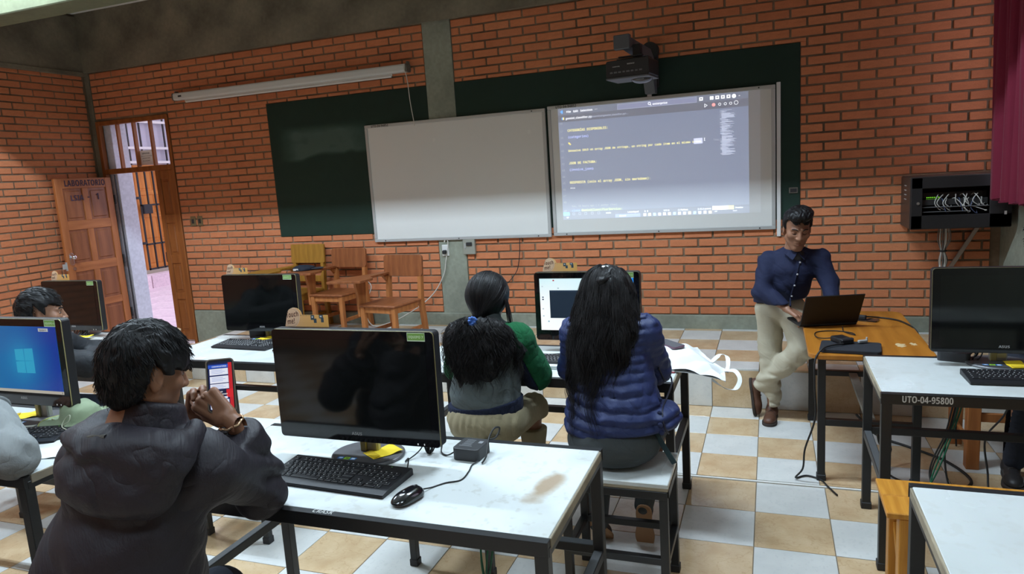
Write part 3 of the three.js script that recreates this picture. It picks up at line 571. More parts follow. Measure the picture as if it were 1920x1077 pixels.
{ // wall cabinet with patch cables
  const t = thing('network_cabinet', 'black wall cabinet with tangled white patch cables beside the red curtain', 'cabinet', [1.9, 1.385, 0]);
  const W = 0.65, H = 0.385, D = 0.39, bm = std({ color: lin(0.012, 0.011, 0.011), roughness: 0.5 });
  mesh('shell', [cbox(W, 0.012, D, 0, H / 2, D / 2), cbox(W, 0.012, D, 0, -H / 2, D / 2), cbox(0.012, H, D, -W / 2, 0, D / 2), cbox(0.012, H, D, W / 2, 0, D / 2), cbox(W, H, 0.012, 0, 0, 0.01)], std({ color: lin(0.035, 0.028, 0.024), roughness: 0.4 }), t);
  mesh('vent_slot', [0, 1, 2, 3].map((i) => cbox(0.004, 0.008, 0.08, -W / 2 - 0.006, 0.13 - i * 0.035, D * 0.5, 0.001)), M.alu, t);
  const dr = mesh('door', [cbox(W, 0.085, 0.02, 0, H / 2 - 0.04, D + 0.0115, 0.003), cbox(W, 0.1, 0.02, 0, -H / 2 + 0.05, D + 0.0115, 0.003), cbox(0.075, H, 0.02, -W / 2 + 0.037, 0, D + 0.0115, 0.003), cbox(0.14, H, 0.02, W / 2 - 0.07, 0, D + 0.0115, 0.003)], bm, t);
  mesh('lock', [cyl(0.011, 0.012, 0, 0, 0, 14).rotateX(Math.PI / 2).translate(-W / 2 + 0.045, 0.0, D + 0.024)], M.chrome, dr);
  mesh('door_label', [cbox(0.016, 0.026, 0.002, W / 2 - 0.04, -0.09, D + 0.021, 0.0005)], M.whitePlastic, dr);
  mesh('patch_panel', [cbox(0.44, 0.045, 0.03, -0.03, 0.05, D * 0.72, 0.002), cbox(0.44, 0.045, 0.2, -0.03, 0.0, D * 0.6, 0.002)], std({ color: lin(0.03, 0.03, 0.03), roughness: 0.5 }), t);
  mesh('tray', [cbox(0.44, 0.004, 0.1, -0.03, -0.035, D * 0.85, 0.001), cbox(0.3, 0.004, 0.1, -0.1, -0.07, D * 0.85, 0.001)], std({ color: lin(0.14, 0.14, 0.14), roughness: 0.5 }), t);
  const led = []; for (let i = 0; i < 14; i++) led.push(cbox(0.007, 0.006, 0.004, -0.2 + (i % 7) * 0.013, 0.035 - Math.floor(i / 7) * 0.014, D * 0.76, 0.001));
  mesh('led_light', led, std({ color: lin(0.05, 0.2, 0.02), emissive: lin(0.3, 1, 0.05), emissiveIntensity: 0.9 }), t);
  for (let i = 0; i < 16; i++) {
    const x = -0.13 + i * 0.0185, y = 0.045 - (i % 2) * 0.03, a = rr(-0.06, 0.06), d = rr(0.05, 0.11), z = D * 0.76;
    mesh('patch_cable', [tube([[x, y, z], [x + 0.2 * a, y + 0.012, z + 0.05], [x + a, y - d * 0.5, z + 0.075], [x + a * 0.6 + 0.03, y - d, z + 0.06], [x + 0.05 + a, y - d * 0.75, z + 0.02]], 0.0032, 20, 5)], i % 6 === 1 ? std({ color: lin(0.08, 0.1, 0.18), roughness: 0.5 }) : M.whiteCable, t);
  }
  mesh('loose_plug', [cbox(0.016, 0.008, 0.01, 0.17, -0.07, D * 0.95, 0.002), tube([[0.06, -0.03, D * 0.9], [0.11, -0.045, D * 0.95], [0.165, -0.068, D * 0.95]], 0.003, 14, 5)], M.whiteCable, t);
  const b = thing('cable_bundle', 'bundle of grey and white cables hanging under the wall cabinet', 'cable', [1.86, 1.19, 0.08]);
  const grey = std({ color: lin(0.2, 0.18, 0.16), roughness: 0.6 });
  for (let i = 0; i < 12; i++) { const a = i * 2.4, r = 0.016 + 0.012 * (i % 3), cx = Math.cos(a), cz = Math.sin(a); mesh('cord', [tube([[cx * r, 0, cz * r], [cx * r * 1.3, -0.12, cz * r], [cx * 0.014, -0.215, cz * 0.012], [cx * 0.03 + 0.005, -0.28, cz * 0.02], [cx * 0.02, -0.36, cz * 0.02], [cx * 0.02 - 0.02, -0.75, cz * 0.02]], 0.0042, 26, 5)], i % 2 ? M.whiteCable : grey, b); }
  mesh('tie', [new THREE.TorusGeometry(0.024, 0.007, 8, 18).rotateX(Math.PI / 2).translate(0, -0.21, 0)], M.softBlack, b);
  const c = thing('cable_channel', 'slanted pale cable channel between the wall cabinet and the right monitor', 'cable channel', [2.02, 1.02, 0.02], 0);
  mesh('channel', [bar(V(0.11, 0.18, 0), V(-0.1, -0.2, 0), 0.03, 0.018, 0.003)], std({ color: lin(0.42, 0.34, 0.28), roughness: 0.5 }), c);
  // curtain: a wavy hanging sheet with thickness
  const cu = thing('curtain', 'dark red curtain hanging at the top right beside the wall cabinet', 'curtain', [2.05, 0, 0]);
  const P = []; const NU = 160, NV = 24, Z0 = 0.47, Z1 = 3.3, YT = 3.35, YB = 1.41;
  const g = new THREE.PlaneGeometry(1, 1, NU, NV), p = g.attributes.position;
  for (let i = 0; i < p.count; i++) { const u = p.getX(i) + 0.5, v = p.getY(i) + 0.5, k = 1 - 0.25 * v, w = 0.035 * k * Math.sin(u * 150 + 0.6 * Math.sin(u * 31)) + 0.012 * Math.sin(u * 61 + v * 3), z = lerp(Z0, Z1, u); p.setXYZ(i, w + 0.02 * (1 - v), lerp(YB, YT, v) + 0.012 * Math.sin(u * 90), z + 0.012 * Math.cos(u * 150)); }
  g.computeVertexNormals();
  const uv = g.attributes.uv; for (let i = 0; i < uv.count; i++) uv.setXY(i, uv.getX(i) * 20, uv.getY(i) * 12);
  mesh('cloth', g, phys({ color: lin(0.17, 0.008, 0.03), roughness: 0.95, side: THREE.DoubleSide, transmission: 0.08, thickness: 0, bumpMap: grain, bumpScale: 0.0006 }), cu);
  mesh('hem', [tube(Array.from({ length: 60 }, (_, i) => { const u = i / 59; return [0.02 + 0.035 * Math.sin(u * 150 + 0.6 * Math.sin(u * 31)), YB + 0.012 * Math.sin(u * 90), lerp(Z0, Z1, u)]; }), 0.005, 300, 5)], std({ color: lin(0.14, 0.01, 0.03), roughness: 0.95 }), cu);
  mesh('rail', [cyl(0.012, Z1 - Z0 + 0.4, 0, 0, 0, 12).rotateX(Math.PI / 2).translate(0, YT, (Z0 + Z1) / 2)], M.alu, cu);
}
// ------------------------------------------------------------------ tables, benches, stools
const TH = 0.8; // lab table height
M.laminate = std({ map: tex(512, 512, (u, v) => { const n = fbm(u, v, 3, 5, 401), f = fbm(u, v, 40, 3, 405), s = fbm(u, v, 6, 4, 409); let c = mix3([216, 221, 220], [198, 202, 199], clamp(n * 1.5 - 0.45, 0, 1)); c = mix3(c, [186, 187, 181], clamp((s - 0.6) * 2, 0, 0.35)); return mix3(c, [198, 198, 191], clamp((f - 0.62) * 2, 0, 0.2)); }), roughness: 0.4, roughnessMap: blotch });
M.chipboard = std({ map: concreteMap([158, 146, 124], 0.4, 421), roughness: 0.85 });
M.stoolWood = std({ map: woodMap([176, 112, 30], [214, 152, 58], 431, 3, 30), roughness: 0.45 });
M.deskWood = std({ map: woodMap([158, 96, 26], [190, 124, 44], 441, 3, 24), roughness: 0.42, bumpMap: blotch, bumpScale: 0.0004 });
M.chairWood = std({ map: woodMap([120, 66, 34], [160, 96, 54], 451, 2, 26), roughness: 0.5 });
M.chairLegWood = std({ map: woodMap([156, 94, 46], [194, 126, 70], 461, 2, 26), roughness: 0.55 });
M.yellowWood = std({ map: woodMap([142, 98, 26], [176, 128, 44], 471, 2, 30), roughness: 0.6 });
function legFoot(t, x, z, h, s, mat) { const l = mesh('leg', [cbox(s, h, s, x, h / 2, z, 0.002)], mat, t); mesh('rubber_foot', [cbox(s + 0.008, 0.035, s + 0.008, x, 0.0175, z, 0.003)], M.softBlack, l); return l; }
function labTable(label, x0, x1, z0, z1, opts = {}) {
  const W = x1 - x0, D = z1 - z0, t = thing('lab_table', label, 'table', [(x0 + x1) / 2, 0, (z0 + z1) / 2], opts.turn ?? 0), s = 0.04, k = 0.0225;
  // white board inset between the angle irons at front and back; worn raw edges at the sides
  const top = cbox(W - 0.012, 0.018, D - 0.056, 0, TH - 0.009, 0, 0.002); boxUV(top, 0.75, x0, z0);
  if (opts.top) { const uv = top.attributes.uv, p = top.attributes.position; for (let i = 0; i < uv.count; i++) uv.setXY(i, p.getX(i) / W + 0.5, p.getZ(i) / D + 0.5); }
  mesh('tabletop', top, opts.top ?? M.laminate, t);
  for (const q of [-1, 1]) mesh('raw_edge', [boxUV(cbox(0.008, 0.032, D - 0.06, q * (W / 2 - 0.003), TH - 0.018, 0, 0.002))], M.chipboard, t);
  for (const q of [-1, 1]) mesh('angle_iron', [cbox(W, 0.003, 0.028, 0, TH - 0.001, q * (D / 2 - 0.014), 0.001), cbox(W, 0.045, 0.004, 0, TH - 0.0225, q * (D / 2 - 0.002), 0.001)], M.blackMetal, t);
  for (const q of [-1, 1]) mesh('side_rail', [cbox(0.03, 0.03, D - 0.03, q * (W / 2 - 0.016), TH - 0.038, 0, 0.002)], M.blackMetal, t);
  for (const a of [-1, 1]) for (const b of [-1, 1]) legFoot(t, a * (W / 2 - k), b * (D / 2 - k), TH - 0.005, s, M.blackMetal);
  const dusty = M.dusty ??= std({ color: lin(0.07, 0.072, 0.075), roughness: 0.6 });
  for (const a of [-1, 1]) { const r = mesh('stretcher', [cbox(0.036, 0.036, D - 0.07, a * (W / 2 - k), 0.4, 0, 0.002)], M.blackMetal, t); mesh('dusty_top', [cbox(0.03, 0.001, D - 0.08, a * (W / 2 - k), 0.4186, 0, 0.0003)], dusty, r); }
  mesh('back_stretcher', [cbox(W - 0.08, 0.036, 0.036, 0, 0.42, -D / 2 + k, 0.002)], M.blackMetal, t);
  return t;
}
const tMain = labTable('nearest white topped lab table with a large dark monitor and a mouse', -1.445, 0.0, 4.105, 4.785, { top: std({ roughness: 0.4, map: tex(1024, 512, (u, v) => { // wear of this board: grey rubbed areas, a brown worn spot near its right edge
  const n = fbm(u, v, 5, 5, 481, 3), g = fbm(u, v, 60, 3, 485, 30), x = (u - 0.925) / 0.03, y = (v - 0.5) / 0.2, r = Math.hypot(x + 0.5 * y, y) + 1.1 * (fbm(u, v, 24, 4, 489, 12) - 0.5);
  let c = mix3([218, 223, 222], [186, 188, 182], clamp(n * 2.2 - 0.95, 0, 0.9)); c = mix3(c, [172, 168, 156], clamp((g - 0.64) * 2, 0, 0.25)); return mix3(c, [156, 128, 98], clamp((1 - r) * 1.1, 0, 0.75)); }) }) });
{
  // scratched lettering on the front iron
  const sc = std({ color: lin(0.45, 0.45, 0.43), roughness: 0.8 });
  mesh('scratched_lettering', letters('CRASK', 0.02, 0.075).rotateX(-Math.PI / 2).translate(-0.05, TH + 0.0006, 0.332), sc, tMain);
}
labTable('white lab table of the empty seat between the door and the girls', -3.08, -1.62, 2.585, 3.255);
labTable('white lab table where the two girls sit', -1.31, 0.15, 2.655, 3.305);
const tRight = labTable('white lab table with white stencilled numbers on its black front rail', 1.003, 2.2, 2.69, 3.315);
mesh('stencilled_number', letters('UTO-04-95800', 0.028, 0.185).translate(-0.598 + 0.075, TH - 0.034, 0.3128), std({ color: lin(0.6, 0.6, 0.58), roughness: 0.8 }), tRight);
labTable('bare white lab table at the bottom right corner of the room view', 0.962, 2.2, 4.19, 4.87);
labTable('white lab table with a green sun hat on it', -3.5, -2.035, 4.12, 4.795);
labTable('white lab table in front of the open door where the youth in profile leans', -5.0, -3.54, 2.59, 3.25);
function stool(label, x, z, w, d, h, mats = {}) { // white topped metal stool
  const t = thing('lab_stool', label, 'stool', [x, 0, z]), s = 0.034;
  mesh('seat', [boxUV(cbox(w, 0.02, d, 0, h - 0.01, 0, 0.003), 0.9)], M.laminate, t); mesh('raw_edge', [boxUV(cbox(w - 0.004, 0.016, d - 0.004, 0, h - 0.026, 0, 0.003))], M.chipboard, t);
  mesh('seat_frame', [cbox(w - 0.01, 0.035, 0.03, 0, h - 0.052, d / 2 - 0.016), cbox(w - 0.01, 0.035, 0.03, 0, h - 0.052, -d / 2 + 0.016), cbox(0.03, 0.035, d - 0.05, w / 2 - 0.016, h - 0.052, 0), cbox(0.03, 0.035, d - 0.05, -w / 2 + 0.016, h - 0.052, 0)], M.blackMetal, t);
  for (const a of [-1, 1]) for (const b of [-1, 1]) legFoot(t, a * (w / 2 - 0.022), b * (d / 2 - 0.022), h - 0.035, s, M.blackMetal);
  for (const b of [-1, 1]) mesh('stretcher', [cbox(w - 0.07, 0.03, 0.03, 0, 0.21, b * (d / 2 - 0.02), 0.002)], M.blackMetal, t);
  for (const a of [-1, 1]) mesh('stretcher', [cbox(0.03, 0.03, d - 0.07, a * (w / 2 - 0.02), 0.21, 0, 0.002)], M.blackMetal, t);
  return t;
}
stool('white topped metal stool under the girl in the quilted blue jacket', -0.035, 3.665, 0.45, 0.33, 0.55);
stool('metal stool under the girl with the ponytail', -0.82, 3.62, 0.43, 0.33, 0.55);
stool('empty metal stool behind the big monitor, only its feet in view', -2.06, 3.62, 0.43, 0.33, 0.55);
stool('metal stool under the person in the dark hooded coat', -1.2, 5.38, 0.43, 0.33, 0.53);
stool('metal stool under the person in the grey sweater', -2.95, 5.2, 0.43, 0.33, 0.53);
stool('metal stool under the youth in profile', -3.72, 3.72, 0.43, 0.33, 0.53);
{ // long wooden bench by the bare table
  const t = thing('wooden_bench', 'orange wooden bench behind the bare table at the bottom right', 'bench', [1.55, 0, 3.745]);
  const W = 1.2, D = 0.29, h = 0.55;
  for (let i = 0; i < 2; i++) { const g = cbox(W, 0.022, D / 2 - 0.001, 0, h - 0.011, (i - 0.5) * D / 2, 0.003); boxUV(g, 3, i * 0.4); const uv = g.attributes.uv; for (let k = 0; k < uv.count; k++) uv.setXY(k, uv.getX(k), uv.getY(k) * 0.9); mesh('seat_plank', g, M.stoolWood, t); }
  for (const a of [-1, 1]) for (const b of [-1, 1]) mesh('leg', [boxUV(cbox(0.06, h - 0.022, 0.06, a * (W / 2 - 0.07), (h - 0.022) / 2, b * (D / 2 - 0.035), 0.003), 3)], M.stoolWood, t);
  for (const a of [-1, 1]) { mesh('apron', [boxUV(cbox(0.03, 0.07, D - 0.1, a * (W / 2 - 0.07), h - 0.06, 0, 0.003), 3)], M.stoolWood, t); mesh('brace', [bar(V(a * (W / 2 - 0.07), h - 0.15, -D / 2 + 0.06), V(a * (W / 2 - 0.07), 0.22, D / 2 - 0.06), 0.03, 0.03)], M.stoolWood, t); }
  mesh('stretcher', [cbox(W - 0.16, 0.05, 0.025, 0, 0.16, 0, 0.003)], M.stoolWood, t);
}
{ // low wooden bench under the numbered table
  const t = thing('wooden_stool', 'plain wooden stool under the numbered table at the right', 'stool', [1.83, 0, 1.9]);
  for (const a of [-1, 1]) for (const b of [-1, 1]) mesh('leg', [boxUV(cbox(0.065, 0.5, 0.065, a * 0.2, 0.25, b * 0.19, 0.003), 3)], M.chairLegWood, t);
  mesh('seat', [boxUV(cbox(0.5, 0.025, 0.46, 0, 0.512, 0, 0.004), 3)], M.chairLegWood, t);
  for (const b of [-1, 1]) mesh('stretcher', [cbox(0.36, 0.05, 0.022, 0, 0.3, b * 0.19, 0.003)], M.chairLegWood, t);
  for (const a of [-1, 1]) mesh('stretcher', [cbox(0.022, 0.05, 0.33, a * 0.2, 0.12, 0, 0.003)], M.chairLegWood, t);
}
{ // the teacher's desk
  const t = thing('teacher_desk', 'orange wooden desk on black legs beside the man in the blue shirt', 'desk', [1.065, 0, 1.95]);
  const W = 0.6, D = 1.16, h = 0.75, sh = rrShape(W, D, 0.07);
  const top = extr(sh, 0.02, 0.003, 6).rotateX(-Math.PI / 2).translate(0, h - 0.023, 0); boxUV(top, 1.2);
  mesh('desktop', top, M.deskWood, t);
  const pale = std({ color: lin(0.62, 0.46, 0.24), roughness: 0.8 });
  for (const [px, pz, s] of [[0.17, 0.33, 1], [0.235, 0.3, 0.7]]) { const q = new THREE.Shape(); for (let i = 0; i < 18; i++) { const a = i / 18 * Math.PI * 2, r = (1 + 0.6 * noise3(i * 1.3, px * 9, 2)) * 0.022 * s; q[i ? 'lineTo' : 'moveTo'](Math.cos(a) * r, Math.sin(a) * r * 2); } mesh('worn_patch', [new THREE.ShapeGeometry(q).rotateX(-Math.PI / 2).translate(px, h + 0.0003, pz)], pale, t); }
  for (const a of [-1, 1]) for (const b of [-1, 1]) legFoot(t, a * 0.232, -0.02 + b * 0.485, h - 0.02, 0.04, M.blackMetal);
  mesh('apron', [cbox(0.46, 0.035, 0.03, 0, h - 0.04, 0.465), cbox(0.46, 0.035, 0.03, 0, h - 0.04, -0.505), cbox(0.03, 0.035, 0.93, 0.232, h - 0.04, -0.02), cbox(0.03, 0.035, 0.93, -0.232, h - 0.04, -0.02)], M.blackMetal, t);
  for (const b of [-1, 1]) mesh('stretcher', [cbox(0.43, 0.036, 0.036, 0, 0.34, -0.02 + b * 0.485, 0.002)], M.blackMetal, t);
  mesh('stretcher', [cbox(0.05, 0.02, 0.93, 0.02, 0.34, -0.02, 0.002)], M.greyEdge, t);
}
// ------------------------------------------------------------------ wooden tablet-arm chairs on the platform
function tabletChair(label, x, z, turn, kind, topY, group) {
  const t = thing('tablet_arm_chair', label, 'chair', [x, 0.2973, z], turn), S = 0.4, sw = 0.42, sd = 0.42, wm = kind === 'yellow' ? M.yellowWood : M.chairWood, lm = kind === 'yellow' ? M.yellowWood : M.chairLegWood;
  const u = (g, s = 2.5, a = 0) => boxUV(g, s, a);
  const seat = cbox(sw, 0.022, sd, 0, S, 0, 0.008); mesh('seat', u(seat), wm, t);
  for (const a of [-1, 1]) {
    mesh('leg', [u(bar(V(a * (sw / 2 - 0.03), 0, sd / 2 - 0.035), V(a * (sw / 2 - 0.03), S - 0.01, sd / 2 - 0.035), 0.045, 0.045, 0.004))], lm, t);
    const sp = new THREE.Shape(); // rear leg and back post in one, bent backwards (z, y)
    sp.moveTo(-0.09, 0); sp.lineTo(-0.045, 0); sp.lineTo(0, S); sp.lineTo(-0.04, topY); sp.lineTo(-0.075, topY); sp.lineTo(-0.045, S); sp.closePath();
    mesh('leg', [u(extr(sp, 0.034, 0.003).rotateY(-Math.PI / 2).translate(a * (sw / 2 - 0.02) + 0.017, 0, -sd / 2 + 0.02))], lm, t);
    mesh('side_rail', [u(cbox(0.022, 0.055, sd - 0.1, a * (sw / 2 - 0.028), S - 0.04, 0, 0.003))], lm, t);
    mesh('stretcher', [u(cbox(0.02, 0.035, sd - 0.06, a * (sw / 2 - 0.028), 0.14, -0.02, 0.003))], lm, t);
  }
  mesh('front_rail', [u(cbox(sw - 0.06, 0.055, 0.022, 0, S - 0.04, sd / 2 - 0.035, 0.003))], lm, t);
  const bh = 0.2, bk = extr(rrShape(sw + 0.03, bh, kind === 'yellow' ? 0.012 : 0.035), 0.016, 0.003, 6).rotateX(-0.08).translate(0, topY - bh / 2 + 0.015, -sd / 2 - 0.025);
  mesh('backrest', u(bk), wm, t);
  if (kind === 'yellow') mesh('back_slat', u(cbox(sw, 0.07, 0.014, 0, topY - 0.36, -sd / 2 - 0.01, 0.004)), wm, t);
  // writing arm on the viewer's left: paddle plate, rear arm, broad front post
  const p = new THREE.Shape(); p.moveTo(-0.05, -0.3); p.lineTo(0.03, -0.3); p.lineTo(0.04, 0.0); p.bezierCurveTo(0.06, 0.05, 0.13, 0.05, 0.14, 0.1); p.lineTo(0.15, 0.27); p.lineTo(-0.16, 0.36); p.lineTo(-0.17, 0.1); p.bezierCurveTo(-0.13, 0.0, -0.06, -0.02, -0.05, -0.3);
  const arm = extr(p, 0.016, 0.003, 6).rotateX(Math.PI / 2).scale(1, 1, 1).translate(-sw / 2 + 0.01, S + 0.25, 0.06);
  mesh('writing_arm', u(arm), wm, t);
  const post = new THREE.Shape(); post.moveTo(-0.05, 0.0); post.lineTo(0.03, 0.0); post.lineTo(0.035, 0.2); post.lineTo(0.06, 0.33); post.lineTo(-0.08, 0.33); post.lineTo(-0.06, 0.16); post.closePath();
  mesh('arm_post', [u(extr(post, 0.024, 0.003).rotateY(-Math.PI / 2).translate(-sw / 2 + 0.0, S - 0.1, sd / 2 - 0.05))], lm, t);
  mesh('arm_block', [u(extr(new THREE.Shape([new THREE.Vector2(0, 0), new THREE.Vector2(0.07, 0), new THREE.Vector2(0, -0.07)]), 0.03, 0.002).rotateY(-Math.PI / 2).translate(-sw / 2 + 0.02, S + 0.235, -sd / 2 - 0.0))], lm, t);
  return t;
}
tabletChair('brown tablet arm chair on the platform, rightmost of the three and apart', -2.73, 0.86, -0.17, 'brown', 0.8);
tabletChair('brown tablet arm chair with a dark cloth on its writing arm', -3.66, 0.32, -0.1, 'brown', 0.82);
tabletChair('yellowish tablet arm chair against the wall behind a brown one', -4.2, 0.28, -0.08, 'yellow', 0.87);
{ // dark cap on the middle chair's writing arm
  const t = thing('cloth_cap', 'dark crumpled cap on a writing arm of the wooden chairs', 'cap', [-3.98, 0.956, 0.42], 0.4);
  const g = new THREE.SphereGeometry(0.1, 32, 14, 0, Math.PI * 2, 0, Math.PI / 2), p = g.attributes.position;
  for (let i = 0; i < p.count; i++) { const x = p.getX(i), y = p.getY(i), z = p.getZ(i), n = 1 + 0.18 * noise3(x * 22, y * 22, z * 22); p.setXYZ(i, x * 1.15 * n, y * 0.5 * n, z * n); } g.computeVertexNormals();
  mesh('crown', g, std({ color: lin(0.014, 0.018, 0.03), roughness: 0.9, side: THREE.DoubleSide }), t);
  mesh('brim', [plateXZ(0.16, 0.12, 0.008, 0.05).translate(0.12, 0.005, 0)], std({ color: lin(0.03, 0.034, 0.045), roughness: 0.9 }), t);
  mesh('label_tag', [cbox(0.05, 0.02, 0.004, -0.06, 0.014, 0.1, 0.001)], M.whitePlastic, t);
}
{ // cream plastic bin
  const t = thing('waste_bin', 'cream plastic bin with a flared rim left of the empty seat monitor', 'bin', [-4.86, 0, 1.55]);
  mesh('body', [lathe([[0.0, 0.004], [0.13, 0.004], [0.135, 0.02], [0.165, 0.42], [0.19, 0.5], [0.2, 0.52], [0.205, 0.535], [0.196, 0.54], [0.185, 0.52], [0.158, 0.43], [0.128, 0.03], [0, 0.025]], 40)], std({ color: lin(0.62, 0.5, 0.33), roughness: 0.5 }), t);
}
// ------------------------------------------------------------------ all-in-one computers and what lies around them
M.screenOff = phys({ color: lin(0.006, 0.007, 0.007), roughness: 0.07, specularIntensity: 1, ior: 1.52 });
M.bezel = phys({ color: lin(0.006, 0.006, 0.007), roughness: 0.06, ior: 1.5 });
M.gold = std({ color: lin(0.42, 0.36, 0.16), roughness: 0.4, metalness: 0.4 });
M.baseMetal = std({ color: lin(0.17, 0.17, 0.18), roughness: 0.38, metalness: 0.5 });
M.silver = std({ color: lin(0.42, 0.41, 0.38), roughness: 0.4, metalness: 0.4 });
const cardTex = canvasTex(768, 288, (c, w, h) => {
  const g = c.createLinearGradient(0, 0, w, 0); g.addColorStop(0, '#f6c8a0'); g.addColorStop(0.45, '#fbc884'); g.addColorStop(1, '#fbc46c'); c.fillStyle = g; c.fillRect(0, 0, w, h);
  c.fillStyle = '#f5d3b2'; c.beginPath(); c.ellipse(150, 110, 150, 112, 0, 0, 7); c.fill(); c.strokeStyle = '#c9a182'; c.lineWidth = 3; c.beginPath(); c.ellipse(150, 118, 128, 92, 0, 0, 7); c.stroke();
  c.fillStyle = '#5a2c22'; c.font = 'bold 74px sans-serif'; c.fillText('Touch', 62, 116); c.fillText('me!', 72, 184);
  c.fillStyle = '#6e5a30'; c.font = 'bold 30px sans-serif'; c.fillText('ASUS prestige - leading in satisfaction with reliability', 40, 236, 660);
  c.font = '18px sans-serif'; c.fillText('All-in-one multi-touch display', 300, 118); c.fillText('USB 3.0', 468, 92); c.fillText('touch screen', 610, 92);
  c.fillStyle = '#3d5566'; c.fillRect(480, 110, 60, 42); c.fillRect(528, 140, 46, 38); c.fillRect(620, 108, 66, 30); c.fillRect(648, 130, 46, 42); c.fillStyle = '#dfe7ea'; c.fillRect(496, 120, 24, 14); c.fillRect(634, 116, 30, 12);
});
const equipTex = (n) => canvasTex(256, 112, (c, w, h) => { c.fillStyle = '#cfe3c4'; c.fillRect(0, 0, w, h); c.fillStyle = '#7fae55'; c.fillRect(6, 10, w - 12, h - 24); c.fillStyle = '#d8ecc8'; c.font = 'bold 46px sans-serif'; c.fillText('EQUIPO ' + n, 22, 72, 212); });
const stickerTex = canvasTex(192, 64, (c) => { c.fillStyle = '#2f6fb0'; c.fillRect(0, 0, 60, 64); c.fillStyle = '#dfe9f2'; c.beginPath(); c.ellipse(30, 32, 20, 14, -0.3, 0, 7); c.fill(); c.fillStyle = '#8fc63f'; c.fillRect(66, 0, 60, 64); c.fillStyle = '#1c2a12'; c.fillRect(84, 20, 30, 22); c.fillStyle = '#2d7fcf'; c.fillRect(132, 0, 60, 64); c.fillStyle = '#eaf4fb'; c.fillRect(144, 14, 36, 36); });
function computer(label, x, z, o = {}) {
  const W = o.w ?? 0.585, H = o.h ?? 0.378, y0 = o.y0 ?? 0.068, t = thing('desktop_computer', label, 'computer', [x, TH, z], o.turn ?? 0); // z is the plane of the screen glass
  const tilt = o.tilt ?? -0.03, up = new THREE.Matrix4().makeTranslation(0, y0, 0).multiply(new THREE.Matrix4().makeRotationX(tilt)), P = (n, g, m, par = t) => mesh(n, (Array.isArray(g) ? g : [g]).map((q) => q.applyMatrix4(up)), m, par);
  // shell with rounded corners, gold rim, black glass
  P('back_shell', [extr(rrShape(W, H, 0.014, 0, H / 2), 0.034, 0.003, 5).translate(0, 0, -0.044), extr(rrShape(W * 0.6, H * 0.55, 0.03, 0, H * 0.5), 0.03, 0.006, 5).translate(0, 0, -0.078)], M.blackPlastic);
  P('rim', [extr(rrShape(W + 0.0005, H + 0.0005, 0.0145, 0, H / 2), 0.012, 0.0008, 6).translate(0, 0, -0.0145)], M.gold);
  P('bezel', [extr(rrShape(W, H, 0.014, 0, H / 2), 0.003, 0.001, 6).translate(0, 0, -0.003)], M.bezel);
  const sw = W - 0.06, sh = H - 0.088, sy = 0.056 + sh / 2;
  const sg = new THREE.BoxGeometry(sw, sh, 0.0008).translate(0, sy, 0.0016);
  P(o.screen ? 'screen' : 'dark_screen', [sg], o.screen ?? M.screenOff);
  P('logo', [letters('ASUS', 0.011, 0.042, 0.0004).translate(-0.021, 0.024, 0.0011)], std({ color: lin(0.4, 0.4, 0.4), roughness: 0.4 }));
  const leds = []; for (const q of [0.085, 0.06]) leds.push(cbox(0.004, 0.006, 0.001, W / 2 - q, 0.008, 0.0013, 0.0003)); P('indicator_light', leds, std({ color: lin(0.5, 0.5, 0.5), emissive: lin(1, 1, 1), emissiveIntensity: 0.3 }));
  if (o.equipo !== undefined) P('seat_sticker', [sticker(0.068, 0.03).translate(W / 2 - 0.062, H - 0.0165, 0.0016)], std({ map: equipTex(o.equipo), roughness: 0.6 }));
  if (o.card !== 0) {
    const cw = (o.card ?? 0.21), s = new THREE.Shape(), ch = cw * 0.36; // card with a round tab at its left end, standing behind the top edge
    s.moveTo(0, -0.03); s.lineTo(cw, -0.03); s.lineTo(cw, ch * 0.66); s.lineTo(cw * 0.44, ch * 0.66); s.bezierCurveTo(cw * 0.42, ch * 1.12, cw * 0.16, ch * 1.15, cw * 0.11, ch * 0.75); s.lineTo(0, -0.03);
    const g = new THREE.ExtrudeGeometry(s, { depth: 0.001, bevelEnabled: false, curveSegments: 10 }), p = g.attributes.position, uv = g.attributes.uv;
    for (let i = 0; i < p.count; i++) uv.setXY(i, clamp(p.getX(i) / cw, 0, 1), clamp(p.getY(i) / (ch * 1.06), 0, 1));
    P('touch_card', [g.translate((o.cardX ?? -W / 2 + 0.03), H, -0.046)], std({ map: cardTex, roughness: 0.5 }));
  }
  // neck and base disc
  mesh('neck', [cbox(0.07, y0 + 0.12, 0.028, 0.0, (y0 + 0.12) / 2 + 0.008, -0.085, 0.006)], M.silver, t);
  mesh('neck_edge', [cbox(0.026, y0 + 0.05, 0.012, -0.022, (y0 + 0.05) / 2 + 0.01, -0.068, 0.003)], M.gold, t);
  const bs = o.base ?? 0.135, disc = lathe([[0, 0.0], [bs - 0.004, 0.0], [bs, 0.004], [bs, 0.009], [bs - 0.006, 0.013], [0, 0.016]], 56).scale(1, 1, 0.86).translate(0, 0, -0.06);
  const b = mesh('base', disc, M.baseMetal, t);
  const fr = new THREE.Shape(); { const zc = 0.052; for (let i = 0; i <= 24; i++) { const a = lerp(-1.12, 1.12, i / 24), px = Math.sin(a) * (bs - 0.007), pz = Math.cos(a) * (bs - 0.007) * 0.86; fr[i ? 'lineTo' : 'moveTo'](px, -pz); } fr.closePath(); }
  mesh('front_crescent', [extr(fr, 0.0012, 0).rotateX(-Math.PI / 2).translate(0, 0.0142, -0.06)], std({ color: lin(0.06, 0.06, 0.065), roughness: 0.3 }), b);
  mesh('sticker', [new THREE.BoxGeometry(0.075, 0.0006, 0.018).translate(-0.045, 0.0158, 0.012)], std({ map: stickerTex, roughness: 0.4 }), b);
  return t;
}
